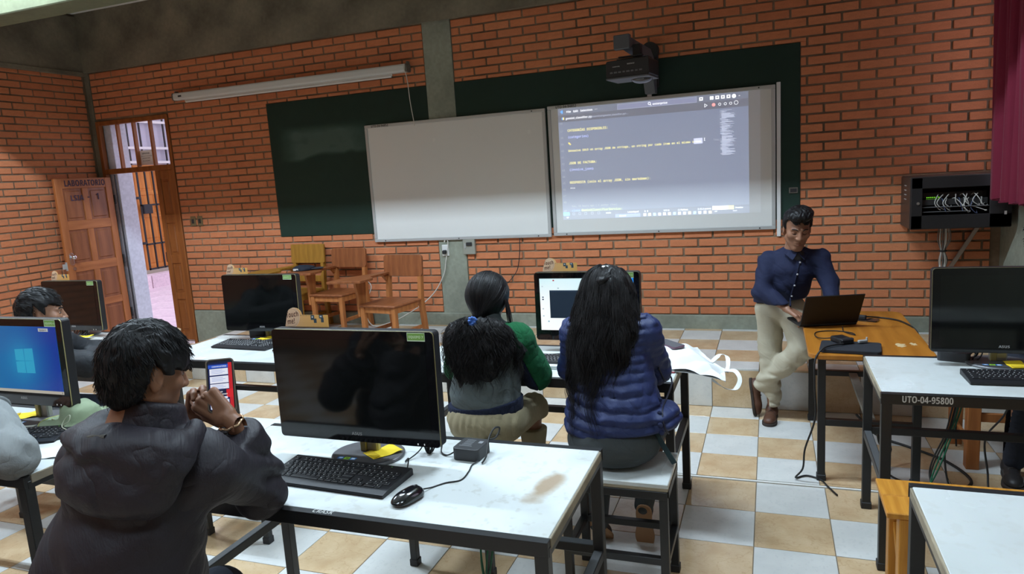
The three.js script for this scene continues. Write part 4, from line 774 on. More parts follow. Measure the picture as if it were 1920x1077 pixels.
function note(label, x, y, z, turn, w = 0.075, d = 0.1) { // curled yellow paper
  const t = thing('paper_note', label, 'note', [x, y, z], turn), g = new THREE.BoxGeometry(w, 0.0006, d, 4, 1, 12), p = g.attributes.position;
  for (let i = 0; i < p.count; i++) { const k = p.getZ(i) / d + 0.5; p.setY(i, p.getY(i) + 0.0008 + 0.012 * Math.max(0, 0.5 - k) ** 1.5 + 0.004 * Math.sin(k * 9) * (1 - k) ** 2); p.setX(i, p.getX(i) + 0.012 * (0.5 - k)); } g.computeVertexNormals();
  mesh('sheet', g, M.yellowPaper, t); mesh('folded_edge', [new THREE.BoxGeometry(w * 0.9, 0.0006, d * 0.22, 1, 1, 1).rotateX(0.12).translate(-0.004, 0.004, d * 0.36)], std({ color: lin(0.62, 0.42, 0.01), roughness: 0.8 }), t);
  return t;
}
M.keyTop = std({ color: lin(0.014, 0.014, 0.016), roughness: 0.38 });
const legendMat = std({ color: lin(0.5, 0.5, 0.5), roughness: 0.6 });
const keyGeo = {};
function keyboard(label, x, z, turn, o = {}) {
  const W = o.w ?? 0.455, D = o.d ?? 0.165, t = thing('keyboard', label, 'keyboard', [x, TH, z], turn);
  const prof = new THREE.Shape(); prof.moveTo(-D / 2, 0.002); prof.lineTo(D / 2 - 0.008, 0.002); prof.lineTo(D / 2, 0.006); prof.lineTo(D / 2 - 0.002, 0.011); prof.lineTo(D / 2 - 0.026, 0.015); prof.lineTo(-D / 2 + 0.004, 0.025); prof.lineTo(-D / 2, 0.021); prof.closePath(); // (z, y)
  mesh('case', [extr(prof, W - 0.006, 0.002, 3).rotateY(-Math.PI / 2).translate(W / 2 - 0.003, 0, 0)], M.blackPlastic, t);
  for (const a of [-1, 1]) mesh('rubber_foot', [cbox(0.03, 0.003, 0.012, a * (W / 2 - 0.03), 0.0005, D / 2 - 0.02, 0.0005)], M.softBlack, t);
  const u = (W - 0.03) / 22.6, kd = (D - 0.052) / 6.35, top = (zz) => 0.0165 + (0.0095) * clamp((D / 2 - 0.026 - zz) / (D - 0.03), 0, 1);
  const keys = [], K = (col, row, w) => keys.push([col, row, w]);
  K(0, 0, 1); for (let i = 0; i < 12; i++) K(2 + i + Math.floor(i / 4) * 0.5, 0, 1); for (let i = 0; i < 3; i++) K(15.3 + i, 0, 1);
  for (let i = 0; i < 13; i++) K(i, 1.35, 1); K(13, 1.35, 2); K(0, 2.35, 1.5); for (let i = 0; i < 12; i++) K(1.5 + i, 2.35, 1); K(13.5, 2.35, 1.5);
  K(0, 3.35, 1.75); for (let i = 0; i < 11; i++) K(1.75 + i, 3.35, 1); K(12.75, 3.35, 2.25); K(0, 4.35, 2.25); for (let i = 0; i < 10; i++) K(2.25 + i, 4.35, 1); K(12.25, 4.35, 2.75);
  for (const [c, w] of [[0, 1.25], [1.25, 1.25], [2.5, 1.25], [3.75, 5.75], [9.5, 1.25], [10.75, 1.4], [12.15, 1.4], [13.55, 1.45]]) K(c, 5.35, w);
  for (const r of [1.35, 2.35]) for (let i = 0; i < 3; i++) K(15.3 + i, r, 1); K(16.3, 4.35, 1); for (let i = 0; i < 3; i++) K(15.3 + i, 5.35, 1);
  for (let r = 0; r < 5; r++) for (let i = 0; i < 4; i++) { if (r === 4 && i === 1) continue; if (i === 3 && (r === 2 || r === 4)) continue; K(18.6 + i, 1.35 + r, r === 4 && i === 0 ? 2 : 1); }
  const all = [];
  for (const [c, r, w] of keys) {
    const kw = w * u - 0.0022, g = keyGeo[`${kw.toFixed(4)}${kd.toFixed(4)}`] ??= (() => { const a = cbox(kw, 0.007, kd - 0.0022, 0, 0, 0, 0.0018), p = a.attributes.position; for (let i = 0; i < p.count; i++) if (p.getY(i) > 0.002) { p.setX(i, p.getX(i) - Math.sign(p.getX(i)) * 0.0015); p.setZ(i, p.getZ(i) - Math.sign(p.getZ(i)) * 0.0015); } a.computeVertexNormals(); return a; })();
    const px = -W / 2 + 0.015 + (c + w / 2) * u, pz = -D / 2 + 0.018 + (r + 0.5) * kd, py = top(pz) + 0.001;
    if (o.keys === false) { all.push(g.clone().rotateX(0.06).translate(px, py, pz)); continue; }
    const m = mesh('key', g, M.keyTop, t); m.position.set(px, py, pz); m.rotation.x = 0.06;
  }
  if (all.length) { const m = mesh('keys', all, M.keyTop, t); m.userData.kind = 'stuff'; }
  // printed legends as tiny flat marks, and the lamp
  const marks = []; keys.forEach(([c, r, w], i) => { if (w > 4) return; const px = -W / 2 + 0.015 + (c + 0.32) * u, pz = -D / 2 + 0.018 + (r + 0.42) * kd; marks.push(new THREE.BoxGeometry(0.0028 + 0.0022 * hash3(i, 2, 2), 0.0003, 0.0035).rotateX(0.06).translate(px, top(pz) + 0.0048, pz)); });
  const lg = mesh('key_legends', marks, legendMat, t); lg.userData.kind = 'stuff';
  mesh('indicator_light', [cbox(0.004, 0.001, 0.003, W / 2 - 0.075, 0.026, -D / 2 + 0.012, 0.0003)], std({ color: lin(0.1, 0.4, 0.05), emissive: lin(0.2, 1, 0.1), emissiveIntensity: 1 }), t);
  mesh('maker_mark', [letters('Genius', 0.006, 0.026, 0.0003).rotateX(-Math.PI / 2 + 0.06).translate(W / 2 - 0.06, 0.0248, -D / 2 + 0.016)], legendMat, t);
  return t;
}
function mouse(label, x, z, turn, s = 1) {
  const t = thing('mouse', label, 'mouse', [x, TH, z], turn), g = new THREE.SphereGeometry(1, 40, 24), p = g.attributes.position;
  for (let i = 0; i < p.count; i++) { let X = p.getX(i), Y = p.getY(i), Z = p.getZ(i); const hump = 0.036 * (1 - 0.35 * Z - 0.25 * Z * Z); Y = Y < 0 ? Y * 0.25 : Y; const zz = Math.sign(Z) * Math.abs(Z) ** 0.62, ex = Math.sqrt(Math.max(1e-6, 1 - Z * Z)), fx = X / Math.max(ex, 1e-4), w = 0.031 * (1 - Math.abs(zz) ** 3.2) ** 0.42 * (1 + 0.06 * zz); p.setXYZ(i, Math.sign(fx) * Math.abs(fx) ** 0.8 * w * s, (0.009 + Y * hump * 0.72) * s, zz * 0.056 * s); }
  g.computeVertexNormals();
  mesh('shell', g, M.glossBlack, t);
  mesh('button_gap', [tube([[0, 0.0325 * s, -0.012 * s], [0, 0.03 * s, -0.035 * s], [0, 0.02 * s, -0.052 * s]], 0.0009, 12, 5)], M.softBlack, t);
  mesh('wheel', [new THREE.TorusGeometry(0.008 * s, 0.003 * s, 8, 18).rotateY(Math.PI / 2).translate(0, 0.027 * s, -0.032 * s)], M.softBlack, t);
  mesh('maker_mark', [letters('G', 0.007, 0.006, 0.0003, fontBold).rotateX(-Math.PI / 2).translate(-0.003, 0.0357 * s, 0.018)], legendMat, t);
  return t;
}
function adapter(label, x, z, turn, w = 0.1, d = 0.1, h = 0.036) {
  const t = thing('power_adapter', label, 'adapter', [x, TH, z], turn);
  mesh('housing', [extr(rrShape(w - 0.006, d - 0.006, 0.014), h - 0.006, 0.003, 6).rotateX(-Math.PI / 2).translate(0, 0.003, 0)], std({ color: lin(0.03, 0.031, 0.034), roughness: 0.5, bumpMap: grain, bumpScale: 0.0002 }), t);
  mesh('seam', [extr(rrShape(w - 0.001, d - 0.001, 0.015), 0.0012, 0, 6).rotateX(-Math.PI / 2).translate(0, h * 0.52, 0)], M.softBlack, t);
  const pr = []; for (let i = 0; i < 6; i++) pr.push(new THREE.BoxGeometry(0.02 + 0.03 * hash3(i, 4, 4), 0.0003, 0.003).translate(-0.012, h + 0.0002, -0.032 + i * 0.011)); pr.push(new THREE.BoxGeometry(0.016, 0.0003, 0.02).translate(0.03, h + 0.0002, -0.02));
  mesh('print', pr, std({ color: lin(0.22, 0.23, 0.24), roughness: 0.6 }), t);
  return t;
}
function cord(label, pts, r = 0.0028, mat = M.cable, name = 'cable', seg = 60) { const t = thing(name, label, 'cable'); mesh('cord', [tube(pts, r, seg, 6)], mat, t); return t; }
const screenMat = (tx, k) => phys({ color: lin(0.01, 0.01, 0.01), roughness: 0.1, emissive: lin(1, 1, 1), emissiveMap: tx, emissiveIntensity: k });
const desktopTex = canvasTex(1024, 576, (c, w, h) => {
  const g = c.createLinearGradient(0, 0, w, 0); g.addColorStop(0, '#1a93d0'); g.addColorStop(0.55, '#0f6fc0'); g.addColorStop(1, '#0d3fb4'); c.fillStyle = g; c.fillRect(0, 0, w, h);
  const r = c.createRadialGradient(560, 300, 20, 560, 300, 430); r.addColorStop(0, 'rgba(40,190,240,0.85)'); r.addColorStop(1, 'rgba(20,100,200,0)'); c.fillStyle = r; c.fillRect(0, 0, w, h);
  c.fillStyle = 'rgba(60,200,245,0.9)'; for (const [x, y] of [[0, 0], [118, 0], [0, 108], [118, 108]]) { c.beginPath(); c.moveTo(480 + x, 200 + y - x * 0.06); c.lineTo(590 + x, 194 + y - x * 0.06); c.lineTo(590 + x, 296 + y - x * 0.01); c.lineTo(480 + x, 296 + y); c.closePath(); c.fill(); }
  c.fillStyle = '#d8d2c4'; c.fillRect(0, h - 26, w, 26); c.fillStyle = '#444'; c.fillRect(w - 22, h - 20, 6, 14);
  c.fillStyle = '#d6dce0'; c.fillRect(812, 14, 120, 28); c.fillStyle = '#555'; c.font = 'bold 20px sans-serif'; c.fillText('Equipo 4', 826, 35);
});
const lightDeskTex = canvasTex(1024, 576, (c, w, h) => {
  const g = c.createLinearGradient(0, 0, w, 0); g.addColorStop(0, '#ffffff'); g.addColorStop(0.45, '#d8f6ff'); g.addColorStop(0.62, '#57c8f6'); g.addColorStop(1, '#1488ee'); c.fillStyle = g; c.fillRect(0, 0, w, h);
  const q = c.createLinearGradient(0, 0, 300, 576); q.addColorStop(0, 'rgba(120,220,240,0.35)'); q.addColorStop(0.5, 'rgba(255,255,255,0.1)'); q.addColorStop(1, 'rgba(255,255,255,0.9)'); c.fillStyle = q; c.fillRect(0, 0, 460, h);
  c.fillStyle = '#1d2a3a'; c.fillRect(110, 130, 460, 310); c.fillStyle = '#26364a'; c.fillRect(110, 130, 460, 16);
  for (const [x, y, k] of [[150, 14, '#b03a4a'], [22, 80, '#c8d8e0'], [24, 200, '#5a6a80'], [24, 225, '#3a4a60'], [22, 330, '#c0ccd4'], [80, 470, '#8fb8c8'], [200, 100, '#b0c4cc'], [24, 410, '#b8d0da']]) { c.fillStyle = k; c.fillRect(x, y, 18, 14); }
});
computer('large dark monitor labelled EQUIPO 7 on the nearest table', -0.832, 4.4, { w: 0.662, h: 0.408, y0: 0.079, base: 0.14, equipo: 7, card: 0.2, cardX: -0.31, tilt: -0.02 });
computer('dark monitor at the empty seat left of the girls', -2.617, 2.74, { w: 0.6, equipo: 5, card: 0.19, cardX: -0.305 });
computer('lit monitor with a white desktop between the two girls', -0.374, 2.8, { equipo: 3, card: 0.21, cardX: -0.265, screen: screenMat(lightDeskTex, 1.0) });
computer('dark monitor at the right edge beyond the numbered table', 1.552, 2.858, { w: 0.57, h: 0.385, card: 0 });
computer('lit blue monitor at the left edge near the grey sweater', -2.635, 4.34, { w: 0.585, h: 0.395, y0: 0.1, equipo: 4, card: 0, screen: screenMat(desktopTex, 0.55) });
computer('dark monitor in front of the open wooden door', -4.34, 2.76, { w: 0.57, h: 0.37, y0: 0.05, equipo: 6, card: 0.2, cardX: -0.24 });
// yellow papers
note('yellow paper on the base of the large near monitor', -0.772, TH + 0.016, 4.335, -0.55, 0.085, 0.115);
note('yellow paper under the dark monitor of the empty seat', -2.6, TH + 0.016, 2.72, -0.4);
note('yellow paper on the base of the monitor at the right edge', 1.6, TH + 0.016, 2.86, 0.25);
note('yellow paper under the lit blue monitor at the left', -2.74, TH + 0.016, 4.28, -0.9, 0.1, 0.12);
note('yellow paper under the monitor in front of the door', -4.17, TH + 0.016, 2.83, -1.2, 0.09, 0.12);
// keyboards, mice, adapters
keyboard('black keyboard on the nearest table, its keys sharply seen', -0.83, 4.545, -0.045, { w: 0.49, d: 0.19 });
keyboard('black keyboard at the empty seat', -2.63, 2.89, -0.06, {});
keyboard('black keyboard on the numbered table at the right', 1.585, 3.06, 0.02, {});
keyboard('black keyboard under the green hat', -2.5, 4.5, 0.35, {});
keyboard('black keyboard between the two girls under the lit monitor', -0.42, 3.03, -0.04, { keys: false });
keyboard('black keyboard of the youth in profile', -4.0, 3.03, -0.1, { keys: false });
mouse('glossy black mouse at the right end of the near keyboard', -0.505, 4.64, -0.33, 1.08);
mouse('small black mouse at the empty seat behind the big monitor', -2.3, 2.97, -0.2);
adapter('black power adapter with small print on the nearest table', -0.447, 4.262, -0.05, 0.104, 0.11, 0.045);
adapter('black power adapter behind the keyboard of the empty seat', -2.74, 2.62, 0.1, 0.13, 0.09, 0.05);
adapter('grey black power adapter left of the monitor base at the right edge', 1.385, 2.74, -0.3, 0.13, 0.09, 0.045);
adapter('black power adapter under the lit monitor between the girls', -0.35, 2.74, 0.3, 0.12, 0.09, 0.045);
const T8 = TH + 0.003;
cord('mouse cable running back to the adapter on the nearest table', [[-0.485, TH + 0.014, 4.583], [-0.47, T8, 4.54], [-0.44, T8, 4.5], [-0.4, T8, 4.47], [-0.4, T8, 4.4], [-0.41, T8, 4.345], [-0.4, TH + 0.006, 4.322]], 0.0026);
cord('adapter lead rising behind the big monitor', [[-0.5, TH + 0.02, 4.27], [-0.53, TH + 0.006, 4.29], [-0.565, TH + 0.006, 4.27], [-0.575, TH + 0.03, 4.24], [-0.57, TH + 0.09, 4.25], [-0.56, TH + 0.13, 4.3]], 0.003);
cord('lead looped over the adapter on the nearest table', [[-0.38, TH + 0.004, 4.33], [-0.372, TH + 0.02, 4.31], [-0.385, TH + 0.062, 4.24], [-0.378, TH + 0.085, 4.2], [-0.37, TH + 0.075, 4.17], [-0.375, TH + 0.05, 4.2], [-0.395, TH + 0.047, 4.22]], 0.0035);
cord('keyboard cable behind the near keyboard', [[-0.61, TH + 0.012, 4.45], [-0.63, TH + 0.03, 4.4], [-0.66, TH + 0.004, 4.37], [-0.63, TH + 0.03, 4.3], [-0.62, TH + 0.1, 4.28]], 0.0026);
{ const t = thing('cable', 'tied coil of black cable beside the base of the large monitor', 'cable', [-0.612, TH, 4.275]); for (let i = 0; i < 7; i++) { const a = 0.3 * i - 0.9; mesh('loop', [new THREE.TorusGeometry(0.024, 0.0026, 6, 28).scale(0.62 + 0.1 * (i % 3), 1.55, 1).rotateY(a).translate(0.003 * Math.sin(i * 3), 0.04, 0.003 * Math.cos(i * 2))], M.cable, t); } mesh('tie', [new THREE.TorusGeometry(0.013, 0.004, 6, 16).rotateX(Math.PI / 2).translate(0, 0.042, 0)], M.softBlack, t); mesh('tail', [tube([[0.0, 0.07, 0], [-0.03, 0.045, -0.01], [-0.07, 0.055, -0.02], [-0.1, 0.09, 0.02]], 0.0026, 20, 6)], M.cable, t); }
// green network cables under the nearest table
{ const t = thing('network_cable', 'tangled green network cables hanging under the nearest table', 'cable', [-0.35, 0, 4.42]); for (let i = 0; i < 6; i++) { const a = i * 1.1, c = Math.cos(a), s = Math.sin(a); mesh('cord', [tube([[0.06 * c, TH - 0.06, -0.1], [0.02 * c, 0.5, 0.02 * s], [0.0, 0.26, 0], [0.1 * c, 0.16, 0.06 * s], [0.17 * c, 0.1 + 0.02 * i, 0.1 * s], [0.1 * c, 0.03, 0.16 * s], [0.02, 0.006, 0.03 * i - 0.05]], 0.0035, 40, 6)], i === 4 ? M.cable : M.greenCable, t); } }
// cables at the other seats
cord('black cable hanging under the table of the empty seat', [[-2.26, TH - 0.02, 2.7], [-2.27, 0.6, 2.62], [-2.29, 0.44, 2.58], [-2.26, 0.36, 2.6], [-2.2, 0.2, 2.66], [-2.12, 0.01, 2.75]], 0.005);
cord('black cable hanging under the table of the two girls', [[-0.55, TH - 0.02, 2.9], [-0.5, 0.6, 2.75], [-0.46, 0.4, 2.64], [-0.42, 0.2, 2.62], [-0.38, 0.01, 2.62]], 0.007);
cord('cable from the lit monitor down to the adapter between the girls', [[-0.47, TH + 0.07, 2.79], [-0.47, TH + 0.04, 2.8], [-0.48, TH + 0.006, 2.84], [-0.53, TH + 0.006, 2.87], [-0.58, TH + 0.004, 2.88]], 0.004);
cord('short lead with a plug left of the adapter between the girls', [[-0.42, TH + 0.02, 2.73], [-0.5, TH + 0.02, 2.71], [-0.56, TH + 0.025, 2.72]], 0.005);
{ const t = thing('cable', 'tied black cables beside the adapter at the right edge', 'cable', [1.46, TH, 2.75]); for (let i = 0; i < 5; i++) mesh('loop', [new THREE.TorusGeometry(0.03, 0.003, 6, 26).scale(1.1, 0.7 + 0.1 * i, 1).rotateX(0.5).rotateY(0.4 * i).translate(0.01 * i - 0.02, 0.028, 0)], M.cable, t); }
{ const t = thing('cable', 'black cables under the dark monitor in front of the door', 'cable', [-4.32, TH, 2.74]); for (let i = 0; i < 5; i++) mesh('cord', [tube([[-0.16 + i * 0.05, 0.09, -0.02], [-0.15 + i * 0.06, 0.03, 0.02], [-0.1 + i * 0.04, 0.004, 0.05], [-0.02 + i * 0.03, 0.01, 0.03], [0.02 * i, 0.08, -0.02]], 0.003, 26, 5)], M.cable, t); }
// things between the girls and on their table
{ const t = thing('usb_box', 'small white box in front of the keyboard between the girls', 'box', [-0.455, TH, 3.14], -0.04); mesh('body', [cbox(0.1, 0.022, 0.03, 0, 0.011, 0, 0.003)], M.whitePlastic, t); mesh('cap', [cbox(0.012, 0.02, 0.028, 0.055, 0.011, 0, 0.003)], M.softBlack, t); mesh('print', [cbox(0.05, 0.006, 0.0004, 0, 0.011, 0.0152, 0.0001)], M.alu, t); }
{ // white tote bag lying over the table corner
  const t = thing('tote_bag', 'white cloth tote bag lying over the right end of the girls table', 'bag', [0.16, TH, 2.92]);
  const out = [[-0.24, 0.24], [-0.2, -0.13], [0.04, -0.25], [0.1, -0.08], [0.2, 0.08], [0.215, 0.27], [0.07, 0.23], [-0.1, 0.2], [-0.16, 0.3]], cm = std({ color: lin(0.8, 0.82, 0.82), roughness: 0.9, side: THREE.DoubleSide });
  const sh = new THREE.Shape(out.map(([a, b]) => new THREE.Vector2(a, -b))), N = 46, g = new THREE.BufferGeometry(), pos = [];
  const inside = (x, z) => { let c = false; for (let i = 0, j = out.length - 1; i < out.length; j = i++) { const [xi, zi] = out[i], [xj, zj] = out[j]; if ((zi > z) !== (zj > z) && x < ((xj - xi) * (z - zi)) / (zj - zi) + xi) c = !c; } return c; };
  const dist = (x, z) => { let d = 9; for (let i = 0, j = out.length - 1; i < out.length; j = i++) { const [ax, az] = out[j], [bx, bz] = out[i], t2 = clamp(((x - ax) * (bx - ax) + (z - az) * (bz - az)) / ((bx - ax) ** 2 + (bz - az) ** 2), 0, 1); d = Math.min(d, Math.hypot(x - ax - t2 * (bx - ax), z - az - t2 * (bz - az))); } return d; };
  // fine grid clipped to the outline by shrinking border points onto it, top and underside
  const H = (x, z) => { const d = dist(x, z); return 0.012 + 0.055 * smooth(0, 0.1, d) * (0.55 + 0.45 * noise3(x * 9 + 3, z * 9, 4)) + 0.02 * Math.abs(noise3(x * 6 + z * 8, z * 3 - x * 4, 7)) - 0.0 * x - smooth(0.02, 0.26, x) * 0.035; };
  const contour = sh.getPoints(), tri = THREE.ShapeUtils.triangulateShape(contour, []);
  let tris = tri.map((f) => f.map((i) => [contour[i].x, -contour[i].y]));
  for (let k = 0; k < 5; k++) tris = tris.flatMap(([a, b, c]) => { const m = (p, q) => [(p[0] + q[0]) / 2, (p[1] + q[1]) / 2], ab = m(a, b), bc = m(b, c), ca = m(c, a); return [[a, ab, ca], [ab, b, bc], [ca, bc, c], [ab, bc, ca]]; });
  for (const f of tris) { for (const [x, z] of f) pos.push(x, H(x, z), z); for (const [x, z] of [f[0], f[2], f[1]]) pos.push(x, 0.003 + 0.004 - smooth(0.02, 0.26, x) * 0.02, z); }
  g.setAttribute('position', new THREE.Float32BufferAttribute(pos, 3)); const gm = mergeVertices(g, 1e-4); gm.computeVertexNormals();
  mesh('cloth', gm, cm, t);
  const strap = (pts) => { const c = new THREE.CatmullRomCurve3(pts.map((q) => V(...q))), n = 40, po = [], ix = []; for (let i = 0; i <= n; i++) { const p = c.getPoint(i / n), tg = c.getTangent(i / n), sd = V(tg.z, 0.5 * Math.sin(i * 0.25), -tg.x).normalize().multiplyScalar(0.0105), up = V(0, 0.0012, 0); for (const q of [p.clone().add(sd).add(up), p.clone().sub(sd).add(up), p.clone().sub(sd).sub(up), p.clone().add(sd).sub(up)]) po.push(q.x, q.y, q.z); if (i < n) for (let k = 0; k < 4; k++) { const a = i * 4 + k, b = i * 4 + (k + 1) % 4; ix.push(a, b, a + 4, b, b + 4, a + 4); } } const q = new THREE.BufferGeometry(); q.setAttribute('position', new THREE.Float32BufferAttribute(po, 3)); q.setIndex(ix); q.computeVertexNormals(); return q; };
  mesh('handle', strap([[0.13, 0.0, 0.0], [0.17, 0.025, -0.05], [0.2, 0.03, -0.03], [0.215, 0.01, 0.05], [0.21, -0.01, 0.13]]), cm, t);
  mesh('handle', strap([[0.21, -0.005, 0.12], [0.25, 0.0, 0.14], [0.275, -0.025, 0.2], [0.255, -0.055, 0.25], [0.215, -0.055, 0.25], [0.15, -0.015, 0.24]]), cm, t);
  const f = thing('folder', 'red folder lying under the white tote bag', 'folder', [0.03, TH, 3.07], 0.1); mesh('cover', [cbox(0.2, 0.007, 0.16, 0, 0.0035, 0, 0.002)], std({ color: lin(0.3, 0.05, 0.06), roughness: 0.6 }), f); mesh('pages', [cbox(0.19, 0.004, 0.15, 0.004, 0.009, 0, 0.001)], M.whitePlastic, f);
  const c = thing('scarf', 'crumpled teal cloth between the tote bag and the blue jacket', 'cloth', [-0.02, TH, 3.22]);
  const cg = new THREE.SphereGeometry(0.06, 32, 22), cp = cg.attributes.position; for (let i = 0; i < cp.count; i++) { const x = cp.getX(i), y = cp.getY(i), z = cp.getZ(i), n = 1 + 0.3 * noise3(x * 40, y * 40, z * 40); cp.setXYZ(i, x * n * 0.8, 0.048 + y * n * 0.75, z * n); } cg.computeVertexNormals(); mesh('cloth', cg, std({ color: lin(0.12, 0.2, 0.22), roughness: 0.95 }), c);
  const ph = thing('phone', 'flat phone with a plum edge lying on the tote bag', 'phone', [0.075, TH + 0.064, 2.83], 0.85); ph.rotation.x = 0.05;
  mesh('body', [extr(rrShape(0.074, 0.155, 0.012), 0.006, 0.0012, 5).rotateX(-Math.PI / 2)], std({ color: lin(0.12, 0.05, 0.08), roughness: 0.35 }), ph); mesh('glass', [extr(rrShape(0.068, 0.149, 0.01), 0.0006, 0, 5).rotateX(-Math.PI / 2).translate(0, 0.0073, 0)], phys({ color: lin(0.08, 0.08, 0.085), roughness: 0.15 }), ph);
}
// on the numbered table and the teacher's desk
const DH = 0.7505;
{
  const lp = thing('laptop', 'open black laptop on the orange desk under the man’s hands', 'laptop', [0.905, DH, 1.84], 0.29 + Math.PI);
  // hinge line along local x at z = 0; the keyboard half lies towards +z (away from the camera), the lid leans back towards the camera
  const bl = std({ color: lin(0.006, 0.006, 0.007), roughness: 0.6 });
  mesh('base', [cbox(0.345, 0.016, 0.235, 0, 0.01, 0.118, 0.004)], bl, lp);
  mesh('keys', (() => { const a = []; for (let i = 0; i < 14; i++) for (let j = 0; j < 5; j++) a.push(cbox(0.019, 0.002, 0.016, -0.143 + i * 0.022, 0.019, 0.05 + j * 0.019, 0.0006)); return a; })(), M.keyTop, lp).userData.kind = 'stuff';
  mesh('touchpad', [cbox(0.1, 0.001, 0.06, 0, 0.0185, 0.185, 0.0004)], M.softBlack, lp);
  const lid = mesh('lid', [cbox(0.345, 0.225, 0.008, 0, 0.1125, 0, 0.003).rotateX(-0.5).translate(0, 0.016, -0.004)], bl, lp);
  mesh('screen', [cbox(0.325, 0.195, 0.001, 0, 0.115, 0.0046, 0.0003).rotateX(-0.5).translate(0, 0.016, -0.004)], screenMat(desktopTex, 0.2), lid);
  const po = thing('laptop_sleeve', 'flat dark laptop sleeve on the orange desk under a charger', 'sleeve', [0.975, DH, 2.4], -0.12);
  const sg = extr(rrShape(0.29, 0.2, 0.02), 0.012, 0.004, 6).rotateX(-Math.PI / 2).translate(0, 0.004, 0); mesh('cover', sg, std({ color: lin(0.016, 0.018, 0.024), roughness: 0.9, bumpMap: grain, bumpScale: 0.0005 }), po); mesh('zip_pull', [cbox(0.012, 0.004, 0.02, -0.146, 0.012, -0.02, 0.001)], std({ color: lin(0.5, 0.12, 0.03), roughness: 0.5 }), po);
  const ch = thing('power_adapter', 'black laptop charger on the dark sleeve on the orange desk', 'adapter', [0.94, DH + 0.021, 2.33], 0.5);
  mesh('housing', [cbox(0.075, 0.03, 0.11, 0, 0.015, 0, 0.006)], M.blackPlastic, ch); mesh('strap', [cbox(0.078, 0.032, 0.02, 0, 0.016, 0.04, 0.004)], M.softBlack, ch); mesh('plug', [cbox(0.05, 0.014, 0.018, 0.08, 0.012, 0.06, 0.003), cbox(0.006, 0.028, 0.012, 0.106, 0.018, 0.06, 0.001)], M.alu, ch);
  cord('charger cable trailing from the orange desk down to the floor', [[0.94, DH + 0.03, 2.4], [0.88, DH + 0.03, 2.44], [0.83, DH + 0.024, 2.5], [0.795, DH - 0.02, 2.535], [0.79, 0.6, 2.55], [0.795, 0.4, 2.53], [0.745, 0.2, 2.5], [0.735, 0.08, 2.48], [0.7, 0.012, 2.45], [0.76, 0.008, 2.4], [0.83, 0.008, 2.44], [0.86, 0.008, 2.52], [0.9, 0.008, 2.62]], 0.005, M.cable, 'cable', 110);
  cord('thin charger loop on the orange desk beside the laptop', [[0.94, DH + 0.04, 2.28], [0.86, DH + 0.02, 2.24], [0.82, DH + 0.004, 2.14], [0.83, DH + 0.004, 2.02], [0.93, DH + 0.004, 1.98], [1.02, DH + 0.004, 2.03], [1.03, DH + 0.004, 2.08], [0.98, DH + 0.004, 2.0], [0.98, DH + 0.012, 1.9]], 0.003);
  const hd = thing('phone', 'black phone with an adapter block lying behind the laptop', 'phone', [1.13, DH, 1.66], 1.2); mesh('body', [extr(rrShape(0.074, 0.15, 0.01), 0.007, 0.0012, 5).rotateX(-Math.PI / 2).translate(0, 0.001, 0)], M.glossBlack, hd); mesh('adapter_block', [cbox(0.035, 0.022, 0.05, 0.0, 0.02, -0.02, 0.003)], M.softBlack, hd);
  cord('black cable running along the orange desk and over its right edge', [[1.14, DH + 0.02, 1.64], [1.22, DH + 0.006, 1.6], [1.3, DH + 0.006, 1.66], [1.345, DH + 0.006, 1.78], [1.375, DH - 0.01, 1.88], [1.42, DH - 0.1, 1.93], [1.5, DH - 0.12, 1.9], [1.53, DH - 0.2, 1.86], [1.6, 0.3, 1.8], [1.62, 0.01, 1.8]], 0.005, M.cable, 'cable', 80);
}
// floor cables under the numbered table
cord('thick black cable lying in a loop on the floor under the numbered table', [[1.12, 0.3, 2.3], [1.16, 0.14, 2.2], [1.22, 0.1, 2.12], [1.18, 0.008, 2.25], [1.3, 0.008, 2.42], [1.46, 0.008, 2.44], [1.58, 0.008, 2.32], [1.52, 0.008, 2.05], [1.35, 0.008, 1.85], [1.2, 0.03, 1.75], [1.08, 0.15, 1.72]], 0.008, M.cable, 'cable', 110);
cord('black cable dropping beside the wooden stool to the floor', [[1.66, TH - 0.03, 2.75], [1.64, 0.5, 2.6], [1.6, 0.3, 2.45], [1.62, 0.1, 2.45], [1.6, 0.008, 2.5], [1.48, 0.008, 2.52], [1.44, 0.05, 2.52], [1.4, 0.3, 2.56], [1.43, 0.5, 2.62], [1.45, TH - 0.03, 2.72]], 0.005, M.cable, 'cable', 90);
{ const t = thing('network_cable', 'green network cables dropping under the numbered table', 'cable', [1.42, 0, 2.72]); for (let i = 0; i < 4; i++) mesh('cord', [tube([[0.02 * i, TH - 0.03, 0], [0.03 - 0.01 * i, 0.6, -0.06], [-0.01 * i, 0.4, -0.1], [-0.08, 0.12, -0.12 - 0.02 * i], [-0.16 + 0.05 * i, 0.008, -0.1 + 0.06 * i]], 0.0042, 40, 6)], i < 2 ? M.greenCable : M.cable, t); }
